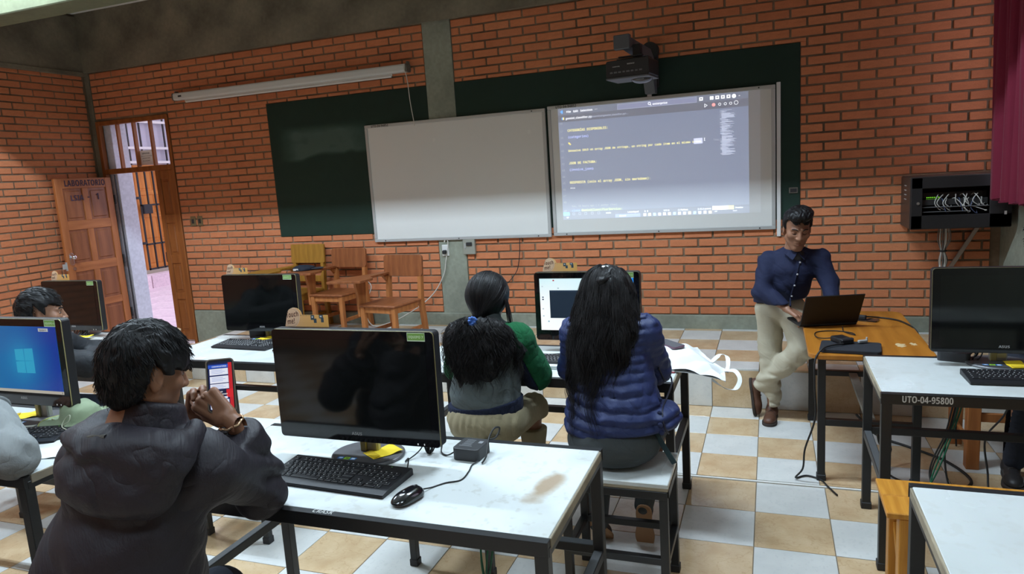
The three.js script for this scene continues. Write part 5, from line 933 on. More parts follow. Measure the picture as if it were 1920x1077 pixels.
// left table: hat, papers
{
  const t = thing('sun_hat', 'crumpled pale green sun hat on the left table behind the dark coat', 'hat', [-2.37, TH, 4.28], -0.35); t.scale.setScalar(0.8);
  const hm = std({ color: lin(0.24, 0.3, 0.19), roughness: 0.95, side: THREE.DoubleSide, bumpMap: grain, bumpScale: 0.0008 });
  const P = [[0.0, 0.128], [0.04, 0.127], [0.075, 0.118], [0.092, 0.098], [0.1, 0.06], [0.108, 0.035], [0.125, 0.027], [0.16, 0.02], [0.2, 0.012], [0.205, 0.009]], g = lathe([...P, ...P.slice().reverse().map(([a, b]) => [Math.max(0, a - 0.0015), b - 0.003])], 96), p = g.attributes.position;
  for (let i = 0; i < p.count; i++) { const x = p.getX(i), y = p.getY(i), z = p.getZ(i), r = Math.hypot(x, z), a = Math.atan2(z, x), crown = r < 0.11 ? 1 : 0; const n = noise3(x * 14, y * 14, z * 14) * 0.022 + noise3(x * 34, y * 30, z * 34) * 0.009, wave = crown ? 0 : 0.018 * (0.5 + 0.5 * Math.sin(a * 3 + 1)) * smooth(0.11, 0.2, r); p.setXYZ(i, x * 1.22 * (1 + n * 1.5) + 0.02 * y, Math.max(0.002, y * (1 + n * 5 * crown) + wave + n * (crown ? 0.4 : 0.3)), z * 1.02 * (1 + n * 1.5)); }
  g.computeVertexNormals(); mesh('felt', g, hm, t);
  mesh('brim_piping', [tube(Array.from({ length: 64 }, (_, i) => { const a = i / 63 * Math.PI * 2; return [Math.cos(a) * 0.205 * 1.22, 0.011 + 0.018 * (0.5 + 0.5 * Math.sin(a * 3 + 1)), Math.sin(a) * 0.205]; }), 0.004, 160, 6)], std({ color: lin(0.36, 0.38, 0.12), roughness: 0.9 }), t);
  mesh('eyelet', [new THREE.TorusGeometry(0.008, 0.0025, 8, 18).rotateX(0.9).translate(-0.14, 0.03, 0.1)], M.gold, t);
  mesh('cord_loop', [tube([[0.06, 0.035, 0.115], [0.1, 0.05, 0.118], [0.13, 0.075, 0.1], [0.12, 0.1, 0.09], [0.09, 0.08, 0.105], [0.1, 0.045, 0.13], [0.15, 0.03, 0.12]], 0.003, 40, 6)], std({ color: lin(0.42, 0.44, 0.32), roughness: 0.9 }), t);
  const pa = thing('paper_sheet', 'crumpled white paper at the edge of the left table beside the dark coat', 'paper', [-2.2, TH, 4.56], 0.3), pg = new THREE.BoxGeometry(0.26, 0.0008, 0.19, 26, 1, 20), pp = pg.attributes.position; for (let i = 0; i < pp.count; i++) pp.setY(i, pp.getY(i) + 0.002 + 0.018 * Math.abs(noise3(pp.getX(i) * 11, 1, pp.getZ(i) * 11)) * smooth(-0.1, 0.06, pp.getX(i))); pg.computeVertexNormals(); mesh('sheet', pg, std({ color: lin(0.78, 0.8, 0.8), roughness: 0.85 }), pa);
  const bk = thing('notebook', 'white notebook under the edge of the lit blue monitor', 'notebook', [-2.64, TH, 4.42], 0.2); mesh('pages', [cbox(0.2, 0.012, 0.14, 0, 0.006, 0, 0.001)], M.whitePlastic, bk); mesh('cover', [cbox(0.204, 0.002, 0.144, 0, 0.0135, 0, 0.0005)], std({ color: lin(0.5, 0.52, 0.46), roughness: 0.5 }), bk);
  cord('thin black cables under the left table', [[-2.35, TH - 0.03, 4.3], [-2.25, 0.5, 4.4], [-2.18, 0.3, 4.55], [-2.1, 0.22, 4.6], [-2.0, 0.3, 4.55], [-1.93, 0.5, 4.5], [-1.9, 0.6, 4.45]], 0.005);
}
// ------------------------------------------------------------------ bodies: distance fields meshed with surface nets
const smin = (a, b, k) => { const h = Math.max(k - Math.abs(a - b), 0) / k; return Math.min(a, b) - h * h * k * 0.25; };
function cap(a, b, ra, rb = ra, fl) { // tapered capsule; fl = [axis, scale] flattens the distance along a world axis
  const ax = a[0], ay = a[1], az = a[2], bx = b[0] - ax, by = b[1] - ay, bz = b[2] - az, L = bx * bx + by * by + bz * bz || 1e-9;
  const [sx, sy, sz] = fl ?? [1, 1, 1];
  return (x, y, z) => { const px = x - ax, py = y - ay, pz = z - az; let t = (px * bx + py * by + pz * bz) / L; t = t < 0 ? 0 : t > 1 ? 1 : t; const dx = (px - bx * t) * sx, dy = (py - by * t) * sy, dz = (pz - bz * t) * sz; return Math.sqrt(dx * dx + dy * dy + dz * dz) - (ra + (rb - ra) * t); };
}
function ell(c, r, q) {
  const [cx, cy, cz] = c, [rx, ry, rz] = r; let m = null;
  if (q) { const e = new THREE.Matrix4().makeRotationFromQuaternion(q.clone().invert()).elements; m = e; }
  return (x, y, z) => { let px = x - cx, py = y - cy, pz = z - cz; if (m) { const a = m[0] * px + m[4] * py + m[8] * pz, b = m[1] * px + m[5] * py + m[9] * pz, c2 = m[2] * px + m[6] * py + m[10] * pz; px = a; py = b; pz = c2; } const k0 = Math.hypot(px / rx, py / ry, pz / rz), k1 = Math.hypot(px / (rx * rx), py / (ry * ry), pz / (rz * rz)); return k1 < 1e-9 ? -Math.min(rx, ry, rz) : k0 * (k0 - 1) / k1; };
}
const uni = (prims, k = 0.03) => (x, y, z) => { let d = prims[0](x, y, z); for (let i = 1; i < prims.length; i++) d = smin(d, prims[i](x, y, z), k); return d; };
const plane = (n, o) => { const L = Math.hypot(...n), a = n[0] / L, b = n[1] / L, c = n[2] / L, d = a * o[0] + b * o[1] + c * o[2]; return (x, y, z) => a * x + b * y + c * z - d; };
const smax = (a, b, k) => -smin(-a, -b, k);
function nets(f, lo, hi, h, slack = 0.02) {
  const nx = Math.ceil((hi[0] - lo[0]) / h) + 1, ny = Math.ceil((hi[1] - lo[1]) / h) + 1, nz = Math.ceil((hi[2] - lo[2]) / h) + 1, B = 6, v = new Float32Array(nx * ny * nz), id = (i, j, k) => i + nx * (j + ny * k);
  for (let k0 = 0; k0 < nz; k0 += B) for (let j0 = 0; j0 < ny; j0 += B) for (let i0 = 0; i0 < nx; i0 += B) {
    const c = f(lo[0] + (i0 + B / 2) * h, lo[1] + (j0 + B / 2) * h, lo[2] + (k0 + B / 2) * h), skip = Math.abs(c) > B * h * 0.95 * 1.25 + slack;
    for (let k = k0; k < Math.min(nz, k0 + B); k++) for (let j = j0; j < Math.min(ny, j0 + B); j++) for (let i = i0; i < Math.min(nx, i0 + B); i++) v[id(i, j, k)] = skip ? c : f(lo[0] + i * h, lo[1] + j * h, lo[2] + k * h);
  }
  const vi = new Int32Array(nx * ny * nz).fill(-1), pos = [], idx = [];
  const E = [[0, 1], [0, 2], [0, 4], [1, 3], [1, 5], [2, 3], [2, 6], [3, 7], [4, 5], [4, 6], [5, 7], [6, 7]];
  const g = new Float32Array(8);
  for (let k = 0; k < nz - 1; k++) for (let j = 0; j < ny - 1; j++) for (let i = 0; i < nx - 1; i++) {
    let m = 0; for (let c = 0; c < 8; c++) { g[c] = v[id(i + (c & 1), j + ((c >> 1) & 1), k + (c >> 2))]; if (g[c] < 0) m |= 1 << c; }
    if (m === 0 || m === 255) continue;
    let n = 0, x = 0, y = 0, z = 0;
    for (const [a, b] of E) { if (((m >> a) & 1) === ((m >> b) & 1)) continue; const t = g[a] / (g[a] - g[b]); x += (a & 1) + t * ((b & 1) - (a & 1)); y += ((a >> 1) & 1) + t * (((b >> 1) & 1) - ((a >> 1) & 1)); z += (a >> 2) + t * ((b >> 2) - (a >> 2)); n++; }
    vi[id(i, j, k)] = pos.length / 3; pos.push(lo[0] + (i + x / n) * h, lo[1] + (j + y / n) * h, lo[2] + (k + z / n) * h);
  }
  const quad = (a, b, c, d, fl) => { if (a < 0 || b < 0 || c < 0 || d < 0) return; if (fl) idx.push(a, b, c, a, c, d); else idx.push(a, c, b, a, d, c); };
  for (let k = 1; k < nz - 1; k++) for (let j = 1; j < ny - 1; j++) for (let i = 1; i < nx - 1; i++) {
    const s = v[id(i, j, k)] < 0;
    if (s !== v[id(i + 1, j, k)] < 0) quad(vi[id(i, j - 1, k - 1)], vi[id(i, j, k - 1)], vi[id(i, j, k)], vi[id(i, j - 1, k)], s);
    if (s !== v[id(i, j + 1, k)] < 0) quad(vi[id(i - 1, j, k - 1)], vi[id(i - 1, j, k)], vi[id(i, j, k)], vi[id(i, j, k - 1)], s);
    if (s !== v[id(i, j, k + 1)] < 0) quad(vi[id(i - 1, j - 1, k)], vi[id(i, j - 1, k)], vi[id(i, j, k)], vi[id(i - 1, j, k)], s);
  }
  const G = new THREE.BufferGeometry(); G.setAttribute('position', new THREE.Float32BufferAttribute(pos, 3)); G.setIndex(idx); G.computeVertexNormals();
  const uv = new Float32Array(pos.length / 3 * 2); for (let i = 0; i < pos.length / 3; i++) { uv[i * 2] = (pos[i * 3] - pos[i * 3 + 2]) * 0.8; uv[i * 2 + 1] = pos[i * 3 + 1] * 0.9 + (pos[i * 3] + pos[i * 3 + 2]) * 0.35; }
  G.setAttribute('uv', new THREE.BufferAttribute(uv, 2));
  return G;
}
const box = (pts, m) => { const lo = [9e9, 9e9, 9e9], hi = [-9e9, -9e9, -9e9]; for (const p of pts) for (let k = 0; k < 3; k++) { lo[k] = Math.min(lo[k], p[k] - m); hi[k] = Math.max(hi[k], p[k] + m); } return [lo, hi]; };
const sub = (a, b) => [a[0] - b[0], a[1] - b[1], a[2] - b[2]], add = (a, b, s = 1) => [a[0] + b[0] * s, a[1] + b[1] * s, a[2] + b[2] * s], nrm = (a) => { const l = Math.hypot(...a) || 1; return [a[0] / l, a[1] / l, a[2] / l]; }, crs = (a, b) => [a[1] * b[2] - a[2] * b[1], a[2] * b[0] - a[0] * b[2], a[0] * b[1] - a[1] * b[0]], dot3 = (a, b) => a[0] * b[0] + a[1] * b[1] + a[2] * b[2], mid = (a, b, t = 0.5) => [lerp(a[0], b[0], t), lerp(a[1], b[1], t), lerp(a[2], b[2], t)];
// a hand: palm and five fingers of three bones each; dir = towards the knuckles, pal = out of the palm, side = +1 thumb on (dir x pal), -1 on the other side
function handGeo(wrist, dir, pal, side, curl, o = {}) {
  const s = o.s ?? 1, D = nrm(dir), N = nrm(add(pal, D, -dot3(pal, D))), S = crs(D, N).map((x) => x * side), P = (a, b, c) => add(add(add(wrist, D, a * s), S, b * s), N, c * s);
  const pr = [], all = [wrist], bones = [[0.03, 0.086, 0.042, 0.026, 0.02], [0.01, 0.09, 0.046, 0.029, 0.022], [-0.011, 0.086, 0.042, 0.027, 0.021], [-0.031, 0.077, 0.033, 0.021, 0.018]];
  pr.push(cap(P(-0.05, 0, 0), P(0.005, 0, 0), 0.025 * s, 0.024 * s));
  bones.forEach(([b, L, l1, l2, l3], i) => {
    const k = P(L, b, 0), root = P(0.008, b * 0.45, 0); pr.push(cap(root, k, 0.0165 * s, 0.0125 * s));
    let p = k, a = 0.1; const c = (curl[i + 1] ?? 0.6), sp = (o.spread ?? 0.05) * (b / 0.03);
    [[l1, 0.0098, 0.009, c * 0.9], [l2, 0.009, 0.0082, c * 1.15], [l3, 0.0083, 0.0068, c * 0.7]].forEach(([l, r0, r1, da]) => { a += da; const d = nrm(add(add(D.map((x) => x * Math.cos(a)), N, Math.sin(a)), S, sp * Math.max(0, Math.cos(a)))), q = add(p, d, l * s); pr.push(cap(p, q, r0 * s, r1 * s)); all.push(q); p = q; });
    all.push(k);
  });
  { let p = P(0.015, 0.024, 0.008); const c = curl[0] ?? 0.4; pr.push(cap(p, P(0.05, 0.036, 0.012), 0.017 * s, 0.013 * s)); p = P(0.05, 0.036, 0.012); let d = nrm(add(add(D, S, 0.55 - c * 0.7), N, 0.25 + c * 0.5)), q = add(p, d, 0.033 * s); pr.push(cap(p, q, 0.0115 * s, 0.0098 * s)); all.push(q); d = nrm(add(add(D, S, 0.1 - c * 0.9), N, 0.3 + c * 0.6)); const q2 = add(q, d, 0.027 * s); pr.push(cap(q, q2, 0.0098 * s, 0.0075 * s)); all.push(q2); }
  const palm = pr.filter((_, i) => i < 1 || (i - 1) % 4 === 0), f0 = uni(pr, 0.006 * s), [lo, hi] = box(all, 0.035);
  return nets(f0, lo, hi, o.h ?? 0.003, 0.004);
}
// a head in its own frame: z forward, y up, origin between the ears; sc scales it
function headPrims() {
  const f = uni([ell([0, 0.035, -0.018], [0.074, 0.092, 0.092]), ell([0, -0.02, 0.03], [0.06, 0.088, 0.06]), cap([-0.05, -0.055, 0.005], [-0.012, -0.1, 0.058], 0.022, 0.02), cap([0.05, -0.055, 0.005], [0.012, -0.1, 0.058], 0.022, 0.02), cap([-0.01, -0.1, 0.062], [0.01, -0.1, 0.062], 0.019), ell([-0.04, -0.012, 0.055], [0.028, 0.024, 0.026]), ell([0.04, -0.012, 0.055], [0.028, 0.024, 0.026]), cap([0, -0.06, -0.02], [0, -0.15, -0.035], 0.05, 0.052), ell([0, -0.06, 0.07], [0.026, 0.018, 0.02])], 0.025);
  const nose = uni([cap([0, 0.022, 0.084], [0, -0.02, 0.105], 0.009, 0.0125), ell([-0.012, -0.024, 0.096], [0.009, 0.008, 0.011]), ell([0.012, -0.024, 0.096], [0.009, 0.008, 0.011])], 0.008);
  const brow = uni([cap([-0.045, 0.03, 0.066], [-0.014, 0.034, 0.083], 0.009), cap([0.045, 0.03, 0.066], [0.014, 0.034, 0.083], 0.009)], 0.01);
  const lip = uni([cap([-0.02, -0.056, 0.078], [0, -0.053, 0.0885], 0.0052, 0.0062), cap([0.02, -0.056, 0.078], [0, -0.053, 0.0885], 0.0052, 0.0062), cap([-0.017, -0.0655, 0.078], [0, -0.067, 0.087], 0.0055, 0.0075), cap([0.017, -0.0655, 0.078], [0, -0.067, 0.087], 0.0055, 0.0075)], 0.003);
  const mouth = uni([cap([-0.023, -0.0605, 0.082], [0, -0.0605, 0.0945], 0.0022), cap([0.023, -0.0605, 0.082], [0, -0.0605, 0.0945], 0.0022)], 0.002);
  const sock = uni([ell([-0.032, 0.012, 0.09], [0.017, 0.011, 0.02]), ell([0.032, 0.012, 0.09], [0.017, 0.011, 0.02])], 0.003), lid = uni([ell([-0.031, 0.012, 0.068], [0.0145, 0.0135, 0.0135]), ell([0.031, 0.012, 0.068], [0.0145, 0.0135, 0.0135])], 0.002);
  const ears = [-1, 1].map((s) => { const q = new THREE.Quaternion().setFromEuler(new THREE.Euler(-0.18, s * 0.35, 0)); const o = ell([s * 0.076, 0.0, -0.008], [0.011, 0.034, 0.021], q), c = ell([s * 0.088, 0.004, -0.002], [0.01, 0.02, 0.011], q), l = ell([s * 0.073, -0.03, -0.002], [0.008, 0.011, 0.01]); return (x, y, z) => smin(smax(o(x, y, z), -c(x, y, z), 0.006), l(x, y, z), 0.008); });
  return (x, y, z) => { let d = f(x, y, z); d = smin(d, brow(x, y, z), 0.012); d = smax(d, -sock(x, y, z), 0.012); d = smin(d, nose(x, y, z), 0.012); d = smin(d, lid(x, y, z), 0.004); d = smin(d, lip(x, y, z), 0.006); d = smax(d, -mouth(x, y, z), 0.003); d = smin(d, ears[0](x, y, z), 0.006); d = smin(d, ears[1](x, y, z), 0.006); return d; };
}
const headF = headPrims();
let headCache;
function headGeo(h = 0.004) { return (headCache ??= {})[h] ??= nets(headF, [-0.11, -0.2, -0.13], [0.11, 0.15, 0.13], h, 0.01); }
function headMatrix(pos, fwd, sc = 1, roll = 0) { const f = V(...nrm(fwd)), x = V(0, 1, 0).cross(f).normalize(), y = f.clone().cross(x); return new THREE.Matrix4().makeBasis(x, y, f).multiply(new THREE.Matrix4().makeRotationZ(roll)).scale(V(sc, sc, sc)).setPosition(...pos); }
// hair strands: thin tapering tubes walked along a direction field and kept outside a surface
function strands(list, f, o) { // list of [start, id]; o: steps, len, dir(p, i, t, id), r, off
  const pos = [], nor = [], K = 3, N = o.steps;
  for (const [s, id] of list) {
    let p = [...s]; const pts = [p], L = o.len(id);
    for (let i = 0; i < N; i++) { const t = i / N, d = nrm(o.dir(p, t, id)); let q = add(p, d, L / N); for (let it = 0; it < 2; it++) { const dd = f(...q); if (o.stop && dd > o.stop) { q = add(p, d, 1e-5); break; } const off = typeof o.off === 'function' ? o.off(id, t) : o.off; if (dd < off) { const e = 0.004, g = nrm([f(q[0] + e, q[1], q[2]) - dd, f(q[0], q[1] + e, q[2]) - dd, f(q[0], q[1], q[2] + e) - dd]); q = add(q, g, off - dd); } } pts.push(q); p = q; }
    const r0 = o.r * (0.6 + 0.8 * hash3(id, 9, 1)), ring = [];
    for (let i = 0; i <= N; i++) { const d = nrm(sub(pts[Math.min(N, i + 1)], pts[Math.max(0, i - 1)])); let a = nrm(crs(d, Math.abs(d[1]) > 0.9 ? [1, 0, 0] : [0, 1, 0])), b = crs(d, a); const t = i / N, r = r0 * Math.min(1, 0.35 + t * 6) * (1 - t ** 3 * 0.92); ring.push(Array.from({ length: K }, (_, k) => { const w = k / K * 6.2832, n = add(a.map((x) => x * Math.cos(w)), b, Math.sin(w)); return [add(pts[i], n, r), n]; })); }
    for (let i = 0; i < N; i++) for (let k = 0; k < K; k++) { const A = ring[i][k], B = ring[i][(k + 1) % K], C = ring[i + 1][(k + 1) % K], E2 = ring[i + 1][k]; for (const [P, n] of [A, B, C, A, C, E2]) { pos.push(...P); nor.push(...n); } }
  }
  const g = new THREE.BufferGeometry(); g.setAttribute('position', new THREE.Float32BufferAttribute(pos, 3)); g.setAttribute('normal', new THREE.Float32BufferAttribute(nor, 3));
  return g;
}
M.skin = phys({ color: lin(0.30, 0.145, 0.085), roughness: 0.5, sheen: 0.2, sheenRoughness: 0.5, sheenColor: lin(0.4, 0.2, 0.15) });
M.skinDark = phys({ color: lin(0.30, 0.14, 0.078), roughness: 0.48 });
M.hair = phys({ color: lin(0.0065, 0.006, 0.0065), roughness: 0.5, specularIntensity: 0.6 });
M.hairSoft = phys({ color: lin(0.011, 0.009, 0.009), roughness: 0.5, specularIntensity: 0.7 });
M.eyeWhite = std({ color: lin(0.38, 0.35, 0.32), roughness: 0.2 });
M.iris = phys({ color: lin(0.012, 0.007, 0.004), roughness: 0.08 });
M.lip = std({ color: lin(0.25, 0.085, 0.065), roughness: 0.5 });
const crumple = tex(512, 512, (u, v) => { const w = fbm(u, v, 4, 3, 603), a = Math.abs(pnoise(u * 9 + 2.2 * w, v * 14 + 2 * w, 9, 14, 607) - 0.5) * 2, b = fbm(u, v, 12, 4, 611), g = fbm(u, v, 160, 2, 617); return 0.45 * Math.sqrt(a) + 0.45 * b + 0.1 * g; }, false);
const fabric = (c, rough = 0.9, o = {}) => phys({ color: lin(...c), roughness: rough, bumpMap: rep(crumple, o.rep ?? 2.2), bumpScale: (o.bump ?? 0.0008) * (o.cr ?? 5.5), sheen: o.sheen ?? 0.25, sheenRoughness: 0.6, sheenColor: lin(...c.map((x) => Math.min(1, x * 2 + 0.02))) });
const ridgeH = (x, y, z) => { const n = noise3(x, y, z); return 1 - Math.abs(n) * 2; };
const ridge = (x, y, z) => { const w = noise3(x * 0.6 + 7, y * 0.6, z * 0.6), v = Math.sin(3 * noise3(x * 0.55, y * 0.55, z * 0.55) + (x * 0.55 + y * 1.25 + z * 0.4) * 2.1); return (v + 0.3 * Math.sin(2 * v + 1)) * (0.5 + 0.6 * w); }; // soft crumpled cloth folds
const near = (d, cut, c, r, x, y, z, k = 0.007) => { const q = Math.hypot(x - c[0], y - c[1], z - c[2]); return q < r ? smax(d, cut(x, y, z), k) : d; };
function person(label, base) { const t = thing('person', label, 'person', base); t.userData.base3 = base; return t; }
function P3(t, name, geos, mat) { const b = t.userData.base3; const l = (Array.isArray(geos) ? geos : [geos]).map((g) => g.clone().translate(-b[0], -b[1], -b[2])); return mesh(name, l, mat, t); }
function face(t, m, o = {}) { // eyes, brows and lips as parts
  const A = (g) => g.applyMatrix4(m);
  for (const s of [-1, 1]) {
    if (!o.closed) { const e = P3(t, 'eye', A(new THREE.SphereGeometry(0.0118, 20, 14).scale(1, 0.5, 1).translate(s * 0.031, 0.0105, 0.0718)), M.eyeWhite); const ir = P3(t, 'iris', A(new THREE.SphereGeometry(0.0056, 16, 12).scale(1, 1, 0.5).translate(s * 0.031 + (o.look ?? 0), 0.0105, 0.0818)), M.iris); }
    else P3(t, 'eyelash', A(tube([[s * 0.019, 0.0055, 0.0795], [s * 0.031, 0.002, 0.0825], [s * 0.044, 0.0065, 0.075]], 0.0015, 14, 5)), M.hair);
    P3(t, 'eyebrow', A(tube([[s * 0.014, 0.0325, 0.0915], [s * 0.03, 0.0385, 0.0855], [s * 0.047, 0.033, 0.0735]], 0.0034, 14, 6).scale(1, 1, 1)), M.hair);
    P3(t, 'nostril', A(new THREE.SphereGeometry(0.0032, 8, 6).scale(1.2, 0.7, 1).translate(s * 0.0075, -0.0305, 0.1)), M.iris);
  }
  P3(t, 'lips', [A(tube([[-0.021, -0.0565, 0.0805], [-0.009, -0.0535, 0.0905], [0, -0.055, 0.092], [0.009, -0.0535, 0.0905], [0.021, -0.0565, 0.0805]], 0.0035, 24, 6)), A(tube([[-0.018, -0.065, 0.081], [0, -0.0685, 0.0925], [0.018, -0.065, 0.081]], 0.0044, 20, 6))], M.lip);
}
// short hair in head space: a shell over the skull, cut free of the face, lumpy along the combing direction, with strands on top
function shortHair(t, m, o) {
  const f = (x, y, z) => {
    const cap0 = ell([0, 0.042, -0.018], [0.088 + o.th, 0.098 + o.th, 0.103 + o.th])(x, y, z);
    const nape = o.nape ? ell([0, -0.03, -0.055], [0.072 + o.th * 0.6, 0.075, 0.055 + o.th * 0.5])(x, y, z) : 9;
    let d = smin(cap0, nape, 0.03);
    const fringe = o.fringe + 0.01 * Math.sin(x * 90 + 1) + 0.006 * noise3(x * 120, y * 40, 3); // free the face below the fringe, the ears, the neck
    const fc = Math.max(y - fringe, -(z - (0.02 + Math.abs(x) * -0.1)));
    d = smax(d, -fc, 0.012);
    const side = Math.max(y - (o.side ?? 0.03) - clamp((-z - 0.02) * 1.2, -0.05, 0.02), -(z + (o.back ?? 0.045)), 0.055 - Math.abs(x)); d = smax(d, -side, 0.008);
    d = smax(d, -(y - (o.low ?? -0.07)), 0.006);
    return d - (o.lump ?? 0.004) * ridgeH(x * 42 + 2.2 * y * 10, y * 22 + z * 10, z * 26 + (o.seed ?? 0)) - 0.002 * noise3(x * 110, y * 40 + z * 30, z * 90);
  };
  const g = nets(f, [-0.15, -0.13, -0.17], [0.15, 0.19, 0.15], o.h ?? 0.004, 0.02), hr = P3(t, 'hair', g.clone().applyMatrix4(m), M.hair);
  const list = [], p = g.attributes.position, n = g.attributes.normal; let sd = o.seed ?? 1; const R2 = () => { sd = (sd * 16807) % 2147483647; return sd / 2147483647; };
  for (let i = 0; i < (o.n ?? 500); i++) { const k = Math.floor(R2() * p.count), v = [p.getX(k), p.getY(k), p.getZ(k)]; if (n.getY(k) < -0.5 || (Math.abs(v[0]) > 0.055 && v[1] < (o.side ?? 0.03) + 0.045 && v[2] > -0.03)) continue; list.push([v, i]); }
  const sg = strands(list, f, { steps: 7, r: o.sr ?? 0.0016, len: (id) => (o.len ?? 0.06) * (0.6 + 0.8 * hash3(id, 1, 7)), stop: 0.012, off: (id, t) => 0.0006 + 0.003 * hash3(id, 2, 2) * t + (hash3(id, 3, 3) > 0.96 ? 0.006 * t : 0), dir: (q, t, id) => add([q[0] * 4, -0.55 - 5 * Math.max(0, -q[1]) + 0.5 * (0.1 - q[1]), q[2] * 2], [o.sweep?.[0] ?? 0, o.sweep?.[1] ?? 0, o.sweep?.[2] ?? 0.2]).map((c, k2) => c + 0.5 * (hash3(id, k2, 5) - 0.5)) });
  const sm = P3(t, 'hair_strands', sg.applyMatrix4(m), M.hair); sm.userData.kind = 'stuff';
}
// ------------------------------------------------------------------ the people
function garment(t, name, f, lo, hi, h, mat, slack = 0.03, color) {
  const g = nets(f, lo, hi, h, slack);
  if (color) { const p = g.attributes.position, c = new Float32Array(p.count * 3); for (let i = 0; i < p.count; i++) { const k = color(p.getX(i), p.getY(i), p.getZ(i)); c.set(k, i * 3); } }
  return P3(t, name, g, mat);
}
// shoe in its own frame: toe towards +z, sole at y = 0
const shoeUpper = (() => { const f = uni([ell([0, 0.042, -0.085], [0.036, 0.045, 0.05]), cap([0, 0.038, -0.07], [0, 0.034, 0.06], 0.038, 0.04, [1, 1.15, 1]), ell([0, 0.03, 0.1], [0.042, 0.034, 0.055]), cap([0, 0.06, -0.075], [0, 0.1, -0.082], 0.036, 0.034)], 0.03); return nets((x, y, z) => smax(smax(f(x, y, z), -(y - 0.012), 0.004), y - 0.105, 0.006), [-0.08, -0.02, -0.17], [0.08, 0.14, 0.19], 0.005); })();
const shoeSole = (() => { const s = new THREE.Shape(); s.moveTo(0, -0.135); s.bezierCurveTo(0.05, -0.135, 0.042, -0.06, 0.038, -0.02); s.bezierCurveTo(0.038, 0.03, 0.054, 0.06, 0.05, 0.1); s.bezierCurveTo(0.046, 0.15, 0.02, 0.162, 0, 0.162); s.bezierCurveTo(-0.02, 0.162, -0.046, 0.15, -0.05, 0.1); s.bezierCurveTo(-0.054, 0.06, -0.038, 0.03, -0.038, -0.02); s.bezierCurveTo(-0.042, -0.06, -0.05, -0.135, 0, -0.135); return extr(s, 0.014, 0.003, 10).rotateX(Math.PI / 2).translate(0, 0.017, 0); })();
const shoeLace = merge([0, 1, 2].map((i) => tube([[-0.022, 0.062 - i * 0.006, 0.0 + i * 0.016], [0, 0.074 - i * 0.007, 0.004 + i * 0.016], [0.022, 0.062 - i * 0.006, 0.0 + i * 0.016]], 0.0028, 10, 5)));
function shoe(t, heel, toe, up, upper, sole, s = 1) { const f = nrm(sub(toe, heel)), x = nrm(crs(nrm(up), f)), y = crs(f, x), m = new THREE.Matrix4().makeBasis(V(...x), V(...y), V(...f)).scale(V(s, s, s)); const o = add(heel, f, 0.13 * s); m.setPosition(...o); const q = P3(t, 'shoe', shoeUpper.clone().applyMatrix4(m), upper); const b = t.userData.base3; mesh('sole', shoeSole.clone().applyMatrix4(m).translate(-b[0], -b[1], -b[2]), sole, q); mesh('laces', shoeLace.clone().applyMatrix4(m).translate(-b[0], -b[1], -b[2]), sole, q); }
function bodyMesh(t, J, mat, extra = [], headM, tk = 0.88) { // one continuous skin surface: trunk and limbs under the clothes, head and hands joined on
  const pr = [cap(J.pelvis, J.chest, 0.1 * tk, 0.11 * tk), cap(J.chest, J.neck, 0.085 * tk, 0.05), cap(J.neck, J.head, 0.05, 0.05)];
  for (const s of ['L', 'R']) { pr.push(cap(J.chest, J['sh' + s], 0.066 * tk, 0.046), cap(J['sh' + s], J['el' + s], 0.044, 0.034), cap(J['el' + s], J['wr' + s], 0.034, 0.023)); pr.push(cap(J['hip' + s], J['kn' + s], 0.068, 0.045), cap(J['kn' + s], J['an' + s], 0.045, 0.03), cap(J.pelvis, J['hip' + s], 0.09 * tk, 0.075)); }
  const [lo, hi] = box(Object.values(J), 0.13), g = nets(uni(pr, 0.04), lo, hi, 0.013, 0.02);
  return P3(t, 'body', [g, headGeo(0.0035).clone().applyMatrix4(headM), ...extra], mat);
}
const navyShirt = fabric([0.0075, 0.0125, 0.047], 0.85), beigeTrouser = fabric([0.5, 0.46, 0.35], 0.9), brownShoe = std({ color: lin(0.10, 0.042, 0.024), roughness: 0.5 }), darkSole = std({ color: lin(0.035, 0.025, 0.02), roughness: 0.8 }), darkJean = fabric([0.014, 0.018, 0.03], 0.95), blackShoe = std({ color: lin(0.02, 0.018, 0.018), roughness: 0.5 });
